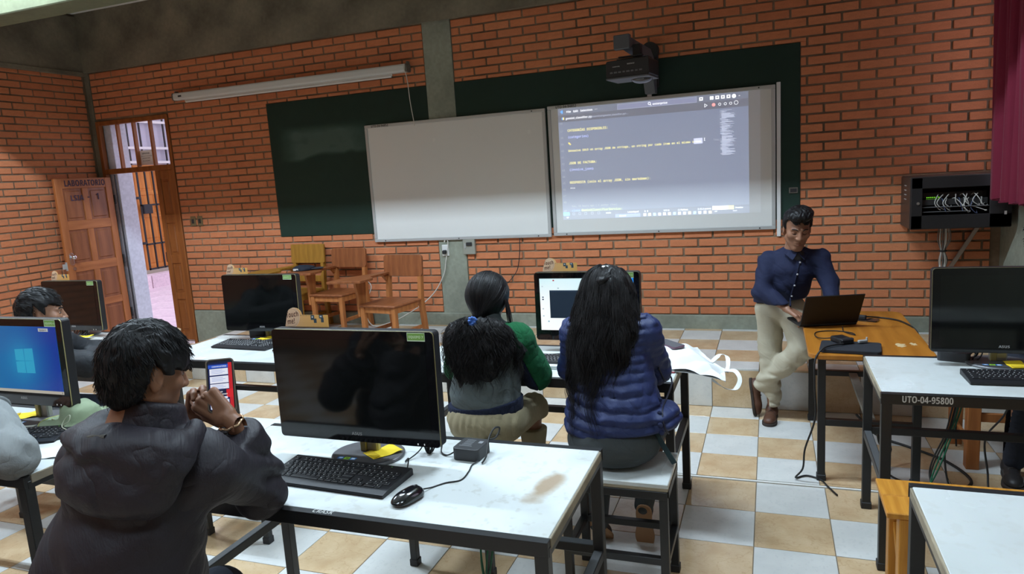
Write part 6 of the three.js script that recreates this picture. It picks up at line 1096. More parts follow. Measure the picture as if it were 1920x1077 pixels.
// ---- the man at the orange desk
{
  const t = person('standing man in a navy shirt and beige trousers leaning over the open laptop', [0.57, 0, 1.48]);
  const J = { pelvis: [0.635, 0.8, 1.46], chest: [0.7, 1.04, 1.54], neck: [0.715, 1.2, 1.575], head: [0.729, 1.3, 1.605], shL: [0.868, 1.125, 1.54], elL: [0.925, 0.99, 1.58], wrL: [0.945, 0.845, 1.67], shR: [0.562, 1.11, 1.53], elR: [0.517, 0.935, 1.63], wrR: [0.672, 0.836, 1.735], hipL: [0.695, 0.77, 1.47], knL: [0.778, 0.56, 1.63], anL: [0.5, 0.23, 1.44], hipR: [0.57, 0.77, 1.45], knR: [0.567, 0.42, 1.47], anR: [0.577, 0.1, 1.435] };
  const hm = headMatrix([0.733, 1.335, 1.625], [0.15, -0.36, 0.92], 1.0, -0.05);
  const hr = handGeo([0.676, 0.833, 1.738], [0.84, -0.42, 0.42], [-0.3, -0.9, -0.2], 1, [0.3, 0.35, 0.42, 0.45, 0.5]), hl = handGeo([0.947, 0.835, 1.675], [0.1, -0.8, 0.35], [-0.2, -0.4, -0.8], -1, [0.4, 0.7, 0.7, 0.7, 0.7], { h: 0.004 });
  bodyMesh(t, J, M.skin, [hr, hl], hm, 0.7);
  face(t, hm, { closed: true });
  shortHair(t, hm, { th: 0.002, fringe: 0.07, side: 0.05, back: 0.05, low: -0.05, nape: true, seed: 5, n: 300, len: 0.03, sweep: [0.4, 0.1, 0.5], lump: 0.002 });
  { // quiff on top
    const q = P3(t, 'hair_top', nets((x, y, z) => smax(uni([ell([-0.012, 0.112, 0.048], [0.066, 0.034, 0.046]), ell([0.01, 0.118, 0.0], [0.072, 0.036, 0.075])], 0.03)(x, y, z), -(y - 0.07 + 0.25 * Math.max(0, x)), 0.01) - 0.004 * ridgeH(x * 60 + z * 40, y * 40, z * 24 - x * 40) - 0.0015 * ridgeH(x * 25, y * 20, z * 18), [-0.12, 0.03, -0.12], [0.12, 0.18, 0.14], 0.004).applyMatrix4(hm), M.hair);
  }
  // shirt
  const S = uni([cap([0.625, 0.84, 1.455], [0.7, 1.05, 1.545], 0.168, 0.142, [1, 1, 1.3]), cap(J.shR, J.shL, 0.06, 0.06), cap(J.shR, [0.713, 1.17, 1.565], 0.055, 0.06), cap(J.shL, [0.713, 1.17, 1.565], 0.055, 0.06), cap([0.712, 1.15, 1.56], [0.716, 1.2, 1.575], 0.075, 0.062), cap(J.shR, J.elR, 0.07, 0.058), cap(J.elR, J.wrR, 0.058, 0.041), cap(J.shL, J.elL, 0.07, 0.056), cap(J.elL, [0.942, 0.87, 1.655], 0.056, 0.044)], 0.024);
  const hem = plane([0.12, -1, 0.05], [0.62, 0.845, 1.46]), cuff = plane(sub([0.676, 0.833, 1.738], J.elR), [0.668, 0.838, 1.732]), cuffL = plane([0.02, -0.9, 0.5], [0.943, 0.86, 1.66]), neckCut = plane([0, 1, 0.1], [0.715, 1.215, 1.57]);
  garment(t, 'shirt', (x, y, z) => { let d = S(x, y, z); d -= 0.004 * ridge(x * 9 + y * 7, y * 6 - x * 5, z * 9) + 0.0045 * ridge(x * 20 + y * 8, y * 16 + x * 12, z * 18); d = smax(d, hem(x, y, z), 0.01); d = near(d, cuff, J.wrR, 0.085, x, y, z); d = near(d, cuffL, J.wrL, 0.1, x, y, z); return smax(d, neckCut(x, y, z), 0.008); }, [0.38, 0.76, 1.2], [1.06, 1.27, 1.86], 0.0075, navyShirt);
  // collar, placket, buttons
  const cF = V(0.37, -0.1, 0.9).normalize();
  for (const s of [-1, 1]) { const c = new THREE.Shape(); c.moveTo(0, 0); c.lineTo(0.072, 0.022); c.lineTo(0.078, -0.008); c.lineTo(0.026, -0.052); c.closePath(); const cc = s > 0 ? c : new THREE.Shape(c.getPoints().map((p) => new THREE.Vector2(-p.x, p.y)).reverse()); P3(t, 'collar', extr(cc, 0.004, 0.0015).rotateX(-0.55).rotateY(0.3 + s * 0.45).translate(0.737, 1.185, 1.642), navyShirt); }
  const front = (x, y) => { let z = 1.85; while (z > 1.4 && S(x, y, z) > 0.002) z -= 0.003; return z; };
  const pl = [], bt = []; for (let i = 0; i <= 16; i++) { const y = lerp(1.16, 0.86, i / 16), x = lerp(0.755, 0.69, i / 16) + 0.0; pl.push([x, y, front(x, y) + 0.003]); }
  P3(t, 'placket', [tube(pl, 0.006, 40, 6).scale(1, 1, 1)], navyShirt);
  P3(t, 'undershirt', [new THREE.SphereGeometry(0.04, 20, 14).scale(1, 1.1, 0.7).translate(0.738, 1.165, 1.618)], M.softBlack);
  for (const k of [2, 6, 10, 14]) P3(t, 'button', [new THREE.SphereGeometry(0.0062, 12, 8).scale(1, 1, 0.5).translate(pl[k][0] + 0.004, pl[k][1], pl[k][2] + 0.007)], std({ color: lin(0.5, 0.5, 0.52), roughness: 0.4 }));
  // trousers
  const Tr = uni([ell([0.632, 0.79, 1.45], [0.158, 0.12, 0.125]), cap(J.hipR, J.knR, 0.095, 0.07), cap(J.knR, [0.577, 0.12, 1.437], 0.07, 0.06), cap(J.hipL, J.knL, 0.098, 0.08), cap(J.knL, [0.515, 0.24, 1.45], 0.08, 0.06)], 0.018);
  const cR = plane([0, -1, 0], [0, 0.085, 0]), cL = plane(sub([0.49, 0.215, 1.435], J.knL), [0.497, 0.225, 1.437]), top = plane([-0.12, 1, 0], [0.62, 0.862, 1.46]);
  garment(t, 'trousers', (x, y, z) => { let d = Tr(x, y, z) - 0.007 * ridge(x * 10 + y * 5, y * 9 + x * 8, z * 10) - 0.007 * ridge(x * 14 + y * 16, y * 22 - x * 10, z * 16) * smooth(0.75, 0.2, y); d = smax(d, cR(x, y, z), 0.006); if (x < 0.56 && y < 0.33) d = smax(d, cL(x, y, z), 0.008); return smax(d, top(x, y, z), 0.01); }, [0.36, 0.04, 1.22], [0.92, 0.9, 1.78], 0.0075, beigeTrouser);
  const belt = nets((x, y, z) => { const d = Math.abs(Tr(x, y, z) - 0.004) - 0.004, k = Math.abs(y - 0.858 - 0.12 * (x - 0.62)) - 0.015; return Math.max(d, k); }, [0.42, 0.8, 1.26], [0.84, 0.92, 1.66], 0.004, 0.02); P3(t, 'belt', belt, blackShoe);
  shoe(t, [0.582, 0.0, 1.375], [0.56, 0.0, 1.6], [0, 1, 0], brownShoe, darkSole, 0.92);
  shoe(t, [0.428, 0.262, 1.405], [0.458, 0.02, 1.44], [1, 0.15, 0.1], brownShoe, darkSole, 0.9);
}
// ---- the girl in the quilted blue jacket
{
  const t = person('girl with very long loose black hair in a quilted navy jacket and grey leggings', [-0.06, 0, 3.62]);
  const J = { pelvis: [-0.06, 0.66, 3.64], chest: [-0.08, 0.98, 3.54], neck: [-0.09, 1.14, 3.5], head: [-0.098, 1.2, 3.48], shL: [-0.225, 1.085, 3.53], elL: [-0.29, 0.895, 3.42], wrL: [-0.27, 0.845, 3.16], shR: [0.055, 1.085, 3.51], elR: [0.085, 0.895, 3.4], wrR: [-0.02, 0.845, 3.14], hipL: [-0.15, 0.65, 3.62], knL: [-0.2, 0.6, 3.24], anL: [-0.21, 0.12, 3.4], hipR: [0.03, 0.65, 3.6], knR: [0.08, 0.62, 3.2], anR: [0.0, 0.2, 3.33] };
  const hm = headMatrix([-0.1, 1.225, 3.465], [-0.12, -0.35, -0.93], 0.98);
  const hands = [handGeo(J.wrL, [0.1, -0.15, -1], [0, -1, 0.1], 1, [0.3, 0.5, 0.5, 0.5, 0.5], { h: 0.005 }), handGeo(J.wrR, [-0.2, -0.15, -1], [0, -1, 0.1], -1, [0.3, 0.5, 0.5, 0.5, 0.5], { h: 0.005 })];
  bodyMesh(t, J, M.skin, hands, hm);
  face(t, hm);
  const jm = fabric([0.012, 0.024, 0.1], 0.6, { sheen: 0.4 });
  const S = uni([cap([-0.06, 0.72, 3.63], [-0.085, 0.98, 3.54], 0.215, 0.175, [1, 1, 1.35]), cap(J.shL, J.shR, 0.078, 0.078), cap([-0.09, 1.1, 3.51], [-0.092, 1.15, 3.5], 0.085, 0.07), cap(J.shL, J.elL, 0.078, 0.066), cap(J.elL, J.wrL, 0.064, 0.046), cap(J.shR, J.elR, 0.078, 0.066), cap(J.elR, J.wrR, 0.064, 0.046), ell([0.14, 0.74, 3.58], [0.075, 0.06, 0.12])], 0.03);
  const hemF = (x, y, z) => 0.695 + 0.015 * Math.sin(x * 9 + 1) - y;
  const quilt = (x, y, z) => { const v = (y + 0.035 * Math.sin(x * 5 + 1.2) * smooth(0.95, 0.72, y) + 0.006 * noise3(x * 14, y * 14, z * 14)) / (y > 0.9 ? 0.034 : 0.046); const w = Math.abs(v - Math.round(v)) * 2; return (y > 0.9 ? 0.011 : 0.018) * (Math.pow(Math.max(0, w), 0.4) - 0.6); };
  const armZone = (x, y, z) => (x > 0.075 || x < -0.255) && y > 0.82 ? 0.35 : 1;
  garment(t, 'jacket', (x, y, z) => { let d = S(x, y, z); if (Math.abs(d) < 0.06) { d -= quilt(x, y, z) * armZone(x, y, z) + 0.0045 * noise3(x * 26, y * 34, z * 26) + 0.003 * ridge(x * 44, y * 22, z * 44); } d = smax(d, hemF(x, y, z), 0.012); return smax(d, y - 1.19, 0.01); }, [-0.42, 0.64, 3.05], [0.3, 1.24, 3.9], 0.0052, jm, 0.04);
  for (const s of [[0.165, 0.83], [0.172, 0.79], [0.178, 0.75], [0.182, 0.715]]) { let z = 3.85; while (z > 3.4 && S(s[0] - 0.03, s[1], z) > 0.004) z -= 0.003; P3(t, 'snap', [new THREE.SphereGeometry(0.011, 16, 10).scale(1, 1, 0.5).translate(s[0] - 0.03, s[1], z + 0.006)], jm); }
  { const pts = []; for (let i = 0; i <= 10; i++) { const y = lerp(0.93, 0.7, i / 10), x = lerp(0.115, 0.175, i / 10); let z = 3.85; while (z > 3.3 && S(x, y, z) > 0.004) z -= 0.003; pts.push([x, y, z + 0.006]); } P3(t, 'zip', [tube(pts, 0.004, 30, 6)], std({ color: lin(0.012, 0.014, 0.03), roughness: 0.5 })); }
  P3(t, 'strap', [bar(V(0.125, 0.7, 3.68), V(0.2, 0.585, 3.7), 0.03, 0.004, 0.001)], fabric([0.025, 0.05, 0.055]));
  const lg = fabric([0.05, 0.058, 0.06], 0.9), Lg = uni([ell([-0.06, 0.65, 3.655], [0.198, 0.112, 0.155]), cap(J.hipL, J.knL, 0.1, 0.07), cap(J.hipR, J.knR, 0.1, 0.07), cap(J.knL, J.anL, 0.068, 0.045), cap(J.knR, J.anR, 0.068, 0.045)], 0.035);
  garment(t, 'leggings', (x, y, z) => { let d = Lg(x, y, z) - 0.002 * ridge(x * 12, y * 14, z * 12); if (y > 0.45) d = smax(d, 0.553 - y, 0.02); return smax(d, y - 0.8, 0.01); }, [-0.32, 0.05, 3.05], [0.22, 0.84, 3.86], 0.009, lg);
  const tan = std({ color: lin(0.36, 0.2, 0.1), roughness: 0.75 }), plum = std({ color: lin(0.05, 0.028, 0.03), roughness: 0.7 });
  shoe(t, [0.005, 0.215, 3.375], [-0.002, 0.012, 3.32], [0.0, 0.3, -1], plum, tan, 0.86);
  shoe(t, [-0.215, 0.155, 3.47], [-0.2, 0.012, 3.33], [0.0, 0.5, -0.9], plum, tan, 0.86);
  // hair: skull cover, then a heavy fall down the back
  const fall = uni([ell([-0.1, 1.255, 3.475], [0.098, 0.118, 0.118]), cap([-0.1, 1.24, 3.48], [-0.105, 1.1, 3.56], 0.11, 0.122, [1, 1, 1.35]), cap([-0.105, 1.1, 3.56], [-0.125, 0.96, 3.635], 0.122, 0.098, [1, 1, 1.7]), cap([-0.125, 0.96, 3.635], [-0.135, 0.86, 3.675], 0.098, 0.06, [1, 1, 1.9])], 0.07);
  const H = (x, y, z) => { const d = fall(x, y, z); return Math.max(d, -(z - 3.42 - 0.25 * Math.max(0, 1.2 - y) + 0.0), 0.83 - y); };
  const rz = (x, y, z) => H(x, y, z) - 0.006 * ridgeH(x * 42 + 3 * noise3(x * 8, y * 9, 2), y * 7 + 5, z * 30) - 0.004 * noise3(x * 90, y * 20, z * 60);
  P3(t, 'hair', nets(rz, [-0.33, 0.8, 3.3], [0.12, 1.42, 3.86], 0.0065, 0.04), M.hair);
  const list = []; let sd = 77; const R2 = () => { sd = (sd * 16807) % 2147483647; return sd / 2147483647; };
  for (let i = 0; i < 2600; i++) { const cl = Math.floor(i / 40), a = (hash3(cl, 1, 9) - 0.5) * 3.2 + (R2() - 0.5) * 0.25, e = 0.1 + hash3(cl, 2, 9) * 1.3 + (R2() - 0.5) * 0.2; list.push([[-0.1 + Math.sin(a) * Math.cos(e) * 0.11, 1.25 + Math.sin(e) * 0.125, 3.475 + Math.cos(a) * Math.cos(e) * 0.125], i]); }
  const sg = strands(list, H, { steps: 22, r: 0.0008, len: (id) => 0.36 + 0.3 * hash3(Math.floor(id / 40), 1, 1) + 0.08 * hash3(id, 1, 1), off: (id, t2) => 0.0005 + 0.006 * hash3(Math.floor(id / 40), 2, 1) + 0.003 * hash3(id, 2, 1) + (hash3(id, 8, 8) > 0.97 ? 0.02 * t2 : 0), dir: (p, t2, id0) => { const id = Math.floor(id0 / 40); return [(p[1] > 1.12 ? (p[0] + 0.1) * 1.6 : -(p[0] + 0.14) * 1.6) + 0.45 * smooth(0.25, 0.5, t2) * Math.sin(t2 * 19 + hash3(id, 5, 5) * 9) + 0.1 * (hash3(id0, 5, 6) - 0.5), -1, 0.3 + 0.25 * Math.sin(t2 * 12 + hash3(id, 6, 5) * 9)]; } });
  const sm = P3(t, 'hair_strands', sg, M.hairSoft); sm.userData.kind = 'stuff';
  P3(t, 'hair_clip', [cbox(0.034, 0.014, 0.018, -0.1, 1.374, 3.5, 0.005)], M.whitePlastic);
  P3(t, 'hair_twist', [nets((x, y, z) => uni([cap([-0.155, 1.335, 3.5], [-0.1, 1.325, 3.575], 0.02, 0.016), cap([-0.045, 1.335, 3.5], [-0.1, 1.325, 3.575], 0.02, 0.016), ell([-0.1, 1.345, 3.49], [0.05, 0.025, 0.03])], 0.02)(x, y, z) - 0.003 * ridgeH(x * 60, y * 60, z * 20), [-0.2, 1.29, 3.44], [0.0, 1.39, 3.61], 0.004)], M.hair);
}
// ---- the girl with the ponytail
{
  const t = person('girl with a black ponytail, grey sweater with green and navy sleeves, khaki trousers', [-0.7, 0, 3.58]);
  const J = { pelvis: [-0.68, 0.68, 3.57], chest: [-0.68, 0.95, 3.48], neck: [-0.685, 1.1, 3.455], head: [-0.688, 1.18, 3.44], shL: [-0.81, 1.03, 3.5], elL: [-0.9, 0.85, 3.36], wrL: [-0.74, 0.83, 3.16], shR: [-0.545, 1.03, 3.46], elR: [-0.487, 0.835, 3.36], wrR: [-0.6, 0.828, 3.17], hipL: [-0.77, 0.66, 3.55], knL: [-0.8, 0.6, 3.18], anL: [-0.8, 0.1, 3.2], hipR: [-0.59, 0.66, 3.55], knR: [-0.58, 0.6, 3.18], anR: [-0.6, 0.1, 3.2] };
  const hm = headMatrix([-0.688, 1.222, 3.425], [0.28, -0.35, -0.9], 0.97, -0.05);
  bodyMesh(t, J, M.skin, [handGeo(J.wrL, [0.4, -0.1, -0.9], [0, -1, 0], 1, [0.3, 0.5, 0.5, 0.5, 0.5], { h: 0.005 }), handGeo(J.wrR, [-0.2, -0.1, -0.95], [0, -1, 0], -1, [0.3, 0.5, 0.5, 0.5, 0.5], { h: 0.005 })], hm);
  face(t, hm);
  const grey = fabric([0.1, 0.118, 0.118], 1, { bump: 0.002, rep: 2, sheen: 0.5 }), navy = fabric([0.012, 0.018, 0.045], 1, { bump: 0.0016 }), green = fabric([0.008, 0.115, 0.04], 1, { bump: 0.002 }), khaki = fabric([0.3, 0.255, 0.155], 0.92);
  const torso = uni([cap([-0.69, 0.76, 3.545], [-0.685, 0.97, 3.475], 0.172, 0.16, [1, 1, 1.3]), cap(J.shL, J.shR, 0.074, 0.074), cap([-0.685, 1.06, 3.47], [-0.687, 1.135, 3.465], 0.085, 0.07)], 0.035);
  const armR = uni([cap(J.shR, J.elR, 0.08, 0.07), cap(J.elR, J.wrR, 0.068, 0.046)], 0.02), armL = uni([cap(J.shL, J.elL, 0.08, 0.07), cap(J.elL, J.wrL, 0.068, 0.046)], 0.02);
  const all = (x, y, z) => smin(torso(x, y, z), smin(armR(x, y, z), armL(x, y, z), 0.001), 0.03), fold = (x, y, z) => 0.006 * ridge(x * 9 + y * 6, y * 12, z * 10) + 0.002 * noise3(x * 60, y * 60, z * 60);
  const inArmR = (x, y, z) => armR(x, y, z) - torso(x, y, z) * 1.0 + 0.012, inArmL = (x, y, z) => armL(x, y, z) - torso(x, y, z) + 0.012;
  // green runs along the outer upper side of the sleeve, navy under it
  const gl = (x, y, z) => (x + 0.545) * 0.62 + (y - 1.03) * 0.42 - 0.5 * (z - 3.45) + 0.035;
  const core = (x, y, z) => smax(all(x, y, z) - fold(x, y, z), 0.742 - y, 0.008);
  const lo = [-1.05, 0.66, 3.05], hi = [-0.36, 1.17, 3.78];
  garment(t, 'sweater_body', (x, y, z) => Math.max(core(x, y, z), -inArmR(x, y, z), -inArmL(x, y, z)), lo, hi, 0.007, grey);
  garment(t, 'sleeve', (x, y, z) => Math.max(core(x, y, z), inArmR(x, y, z), gl(x, y, z)), [-0.75, 0.7, 3.05], hi, 0.007, navy);
  garment(t, 'sleeve_panel', (x, y, z) => Math.max(core(x, y, z) - 0.001, inArmR(x, y, z) - 0.03 * smooth(0.98, 1.06, y), -gl(x, y, z)), [-0.75, 0.7, 3.05], hi, 0.007, green);
  garment(t, 'sleeve', (x, y, z) => Math.max(core(x, y, z), inArmL(x, y, z)), lo, [-0.6, 1.17, 3.78], 0.009, green);
  garment(t, 'waistband', (x, y, z) => { const yy = y - 0.018 * Math.sin((x + 0.7) * 5 + 0.2) - 0.12 * Math.max(0, x + 0.62); return smax(torso(x, Math.max(y, 0.76), z) - 0.011 - 0.0015 * Math.sin(x * 420), Math.abs(yy - 0.722) - 0.03, 0.006); }, [-0.92, 0.64, 3.25], [-0.44, 0.82, 3.76], 0.005, navy);
  const K = uni([ell([-0.685, 0.665, 3.575], [0.178, 0.115, 0.145]), cap(J.hipL, J.knL, 0.092, 0.07), cap(J.hipR, J.knR, 0.092, 0.07), cap(J.knL, J.anL, 0.07, 0.06), cap(J.knR, J.anR, 0.07, 0.06)], 0.03);
  garment(t, 'trousers', (x, y, z) => { let d = K(x, y, z) - 0.006 * Math.abs(Math.sin(x * 95 + 2 * noise3(x * 12, y * 9, 1))) * smooth(0.58, 0.7, y) - 0.006 * ridge(x * 9, y * 10, z * 9); if (y > 0.5) d = smax(d, 0.553 - y, 0.02); return smax(d, y - 0.735, 0.008); }, [-0.92, 0.04, 3.02], [-0.44, 0.78, 3.78], 0.007, khaki);
  { const pts = []; for (let i = 0; i <= 8; i++) { const x = lerp(-0.66, -0.565, i / 8), y = lerp(0.615, 0.655, i / 8) + 0.006 * Math.sin(i / 8 * 3.1); let z = 3.8; while (z > 3.4 && K(x, y, z) > 0.004) z -= 0.002; pts.push([x, y, z + 0.004]); } P3(t, 'pocket_edge', [tube(pts, 0.0035, 24, 6)], fabric([0.12, 0.1, 0.06])); }
  shoe(t, [-0.81, 0, 3.28], [-0.82, 0, 3.06], [0, 1, 0], blackShoe, darkSole, 0.9); shoe(t, [-0.59, 0, 3.28], [-0.58, 0, 3.06], [0, 1, 0], blackShoe, darkSole, 0.9);
  // smooth hair combed back into the tie
  const tie = [-0.695, 1.152, 3.565];
  const hf0 = uni([ell([-0.686, 1.245, 3.435], [0.102, 0.11, 0.116]), cap([-0.69, 1.21, 3.47], [-0.698, 1.162, 3.54], 0.07, 0.022)], 0.05), hf = (x, y, z) => Math.max(hf0(x, y, z), (1.19 - y) * 0.8 - (z - 3.425) * 1.0);
  P3(t, 'hair', nets((x, y, z) => hf(x, y, z) - 0.0012 * ridgeH((x - tie[0]) * 60 / (0.3 + Math.abs(y - tie[1]) * 3), y * 8, z * 10), [-0.82, 1.1, 3.28], [-0.55, 1.39, 3.62], 0.004), M.hair);
  const list = []; let sd = 31; const R2 = () => { sd = (sd * 16807) % 2147483647; return sd / 2147483647; };
  for (let i = 0; i < 300; i++) { const a = R2() * 6.283, e = 0.2 + R2() * 1.2; list.push([[-0.686 + Math.sin(a) * Math.cos(e) * 0.102, 1.245 + Math.sin(e) * 0.11, 3.435 + Math.cos(a) * Math.cos(e) * 0.116], i]); }
  const s1 = strands(list, hf, { steps: 10, r: 0.0012, len: (id) => 0.14, off: 0.001, dir: (p, t2, id) => nrm(sub(tie, p)) });
  // the tail: a broad wavy bush falling from the tie
  const tail = uni([ell([-0.695, 1.11, 3.57], [0.1, 0.05, 0.04]), ell([-0.79, 1.05, 3.575], [0.075, 0.075, 0.035]), ell([-0.6, 1.05, 3.565], [0.075, 0.075, 0.035]), ell([-0.7, 0.98, 3.6], [0.13, 0.1, 0.038]), ell([-0.71, 0.9, 3.615], [0.085, 0.08, 0.03])], 0.06);
  P3(t, 'ponytail', nets((x, y, z) => tail(x, y, z) - 0.009 * ridgeH((x + 0.7) * 36 / (0.6 + (1.15 - y) * 1.5) + 1.5 * noise3(x * 9, y * 16, 1), y * 12, z * 28) - 0.004 * noise3(x * 70, y * 30, z * 70), [-0.9, 0.82, 3.48], [-0.52, 1.2, 3.74], 0.0055, 0.03), M.hair);
  const l2 = []; for (let i = 0; i < 1800; i++) { const c = hash3(Math.floor(i / 36), 4, 4), sd2 = (c - 0.5) * 0.2; l2.push([[tie[0] + sd2 + (R2() - 0.5) * 0.02, tie[1] - 0.014 - 0.35 * Math.abs(sd2) * Math.abs(sd2) * 10 - 0.02 * R2(), tie[2] + 0.005 - 0.12 * Math.abs(sd2)], i + 1000]); };
  const s2 = strands(l2, tail, { steps: 18, r: 0.0009, len: (id) => 0.2 + 0.12 * hash3(Math.floor((id - 1000) / 36), 1, 3) + 0.05 * hash3(id, 1, 3), off: (id, t2) => 0.0005 + 0.007 * hash3(Math.floor((id - 1000) / 36), 2, 3) + 0.003 * hash3(id, 2, 3) + (hash3(id, 8, 8) > 0.96 ? 0.02 * t2 : 0), dir: (p, t2, id0) => { const id = Math.floor((id0 - 1000) / 36), w = (hash3(id, 4, 4) - 0.5) * 2.2 + (hash3(id0, 4, 4) - 0.5) * 0.5; return [w * Math.max(0.0, 0.95 - t2 * 1.5) - (t2 > 0.6 ? (p[0] + 0.7) * 1.2 : 0) + 0.75 * Math.sin(t2 * 17 + hash3(id, 5, 1) * 9), -0.75 - 0.5 * t2, 0.1 + 0.3 * Math.sin(t2 * 14 + hash3(id, 6, 1) * 9)]; } });
  // loose locks beside the face and a stray tip
  const l3 = []; for (let i = 0; i < 26; i++) l3.push([[-0.6 + 0.012 * R2(), 1.235, 3.44 + 0.03 * R2()], i + 2000]);
  const s3 = strands(l3, hf, { steps: 12, r: 0.0015, len: (id) => 0.14 + 0.05 * hash3(id, 1, 1), off: 0.002, dir: (p, t2, id) => [0.12 + 0.25 * Math.sin(t2 * 5 + hash3(id, 2, 2)) * (id % 3 ? 1 : -1) * 0.4, -1, 0.02] });
  const sm = P3(t, 'hair_strands', [s1, s2, s3], M.hairSoft); sm.userData.kind = 'stuff';
  const sc = []; for (let i = 0; i < 26; i++) { const d = nrm([Math.sin(i * 2.4) * 1, Math.cos(i * 1.7), 0.5 + 0.6 * hash3(i, 1, 1)]); sc.push(cap(add(tie, [0, 0, 0.035]), add(add(tie, [0, 0, 0.035]), d, 0.024), 0.0042, 0.0048)); }
  P3(t, 'hair_tie', [nets(uni(sc, 0.003), [-0.745, 1.1, 3.55], [-0.645, 1.2, 3.65], 0.003, 0.01)], std({ color: lin(0.06, 0.16, 0.5), roughness: 0.6 }));
}
// ---- the person in the dark hooded coat, nearest the camera
{
  const t = person('person with thick black hair in a dark hooded coat looking at a phone', [-1.15, 0, 5.25]);
  const J = { pelvis: [-1.12, 0.62, 5.27], chest: [-1.07, 0.95, 5.14], neck: [-1.035, 1.17, 5.09], head: [-1.02, 1.28, 5.085], shL: [-1.175, 1.085, 5.13], elL: [-1.28, 0.89, 4.93], wrL: [-1.1, 1.08, 4.875], shR: [-0.895, 1.06, 5.05], elR: [-0.93, 0.885, 4.815], wrR: [-0.915, 1.12, 4.896], hipL: [-1.21, 0.61, 5.25], knL: [-1.3, 0.6, 4.86], anL: [-1.3, 0.09, 4.95], hipR: [-1.02, 0.61, 5.24], knR: [-1.06, 0.55, 4.9], anR: [-1.06, 0.09, 5.0] };
  const hm = headMatrix([-1.012, 1.325, 5.08], [0.38, -0.3, -0.9], 0.96, 0.02);
  const hr = handGeo([-0.925, 1.142, 4.905], [-0.74, 0.66, 0.16], [-0.5, -0.15, -0.85], 1, [0.5, 0.95, 1.0, 1.05, 1.1], { s: 1.08 });
  const hl = handGeo([-1.085, 1.125, 4.88], [0.45, 0.85, -0.1], [0.6, -0.25, 0.6], 1, [0.15, 0.55, 0.6, 0.65, 0.7], { s: 1.0 });
  bodyMesh(t, J, M.skinDark, [hr, hl], hm);
  face(t, hm);
  shortHair(t, hm, { th: 0.014, fringe: 0.025, side: 0.046, back: 0.028, low: -0.135, nape: true, seed: 11, n: 2400, len: 0.045, sweep: [0.1, -0.1, 0.4], sr: 0.0009, h: 0.0035, lump: 0.0045 });
  const cm = fabric([0.0135, 0.0098, 0.0155], 0.62, { bump: 0.0012, sheen: 0.25 });
  const S = uni([cap([-1.11, 0.6, 5.27], [-1.065, 0.95, 5.14], 0.272, 0.205, [1, 1, 1.3]), cap(J.shL, J.shR, 0.09, 0.09), cap([-1.035, 1.12, 5.1], [-1.022, 1.235, 5.09], 0.105, 0.088), cap(J.shR, J.elR, 0.092, 0.08), cap(J.elR, J.wrR, 0.08, 0.062), cap(J.shL, J.elL, 0.098, 0.08), cap(J.elL, J.wrL, 0.08, 0.055)], 0.045);
  const cuffR = plane(sub(J.wrR, J.elR), add(J.wrR, nrm(sub(J.wrR, J.elR)), -0.02)), cuffL = plane(sub(J.wrL, J.elL), J.wrL);
  const e = J.elR, crease = (x, y, z) => { const q = Math.hypot(x - e[0], y - e[1] - 0.05, z - e[2] - 0.03); return smooth(0.26, 0.05, q); };
  garment(t, 'coat', (x, y, z) => { let d = S(x, y, z); if (Math.abs(d) < 0.08) { const c = crease(x, y, z); d -= 0.012 * ridge(x * 5 + 1.5 * y, y * 9 - x * 3, z * 6) + 0.009 * ridge(x * 11 - y * 9, y * 15 + x * 6, z * 12) + c * 0.014 * ridge(x * 6, y * 20 - z * 14, z * 10); } d = near(d, cuffR, J.wrR, 0.12, x, y, z); d = near(d, cuffL, J.wrL, 0.12, x, y, z); if (Math.hypot(x + 1.028, z - 5.085) < 0.16) d = smax(d, y - 1.255 - 0.4 * (z - 5.085) + 0.1 * (x + 1.03), 0.01); return smax(d, 0.5 - y, 0.02); }, [-1.5, 0.46, 4.7], [-0.68, 1.28, 5.58], 0.0085, cm, 0.05);
  // hood lying on the back
  const q = new THREE.Quaternion().setFromEuler(new THREE.Euler(-0.35, 0.25, 0));
  const hood = uni([ell([-0.99, 1.1, 5.225], [0.17, 0.115, 0.075], q), cap([-1.14, 1.15, 5.2], [-1.13, 1.18, 5.12], 0.042, 0.033), cap([-0.87, 1.13, 5.15], [-0.9, 1.16, 5.06], 0.036, 0.03), cap([-1.13, 1.18, 5.12], [-1.1, 1.2, 5.03], 0.033, 0.028), cap([-1.13, 1.165, 5.19], [-1.01, 1.175, 5.22], 0.038, 0.038), cap([-1.01, 1.175, 5.22], [-0.88, 1.155, 5.16], 0.038, 0.034)], 0.05);
  garment(t, 'hood', (x, y, z) => { const d = hood(x, y, z), seam = Math.exp(-(((x + 0.985 + 0.12 * (y - 1.1)) / 0.006) ** 2)); return d - 0.01 * ridge(x * 7, y * 16, z * 8) - 0.007 * noise3(x * 22, y * 30, z * 22) + 0.003 * seam; }, [-1.26, 0.96, 4.95], [-0.74, 1.28, 5.36], 0.0065, cm, 0.03);
  P3(t, 'hood_lining', [tube([[-1.1, 1.18, 5.24], [-1.05, 1.207, 5.25], [-0.99, 1.213, 5.25]], 0.006, 20, 6)], fabric([0.16, 0.15, 0.13]));
  garment(t, 'trousers', ((K) => (x, y, z) => smax(K(x, y, z), y - 0.75, 0.01))(uni([cap(J.hipL, J.hipR, 0.12, 0.12), cap(J.hipL, J.knL, 0.1, 0.08), cap(J.hipR, J.knR, 0.1, 0.08), cap(J.knL, J.anL, 0.08, 0.06), cap(J.knR, J.anR, 0.08, 0.06)], 0.03)), [-1.45, 0.02, 4.74], [-0.82, 0.8, 5.42], 0.012, darkJean);
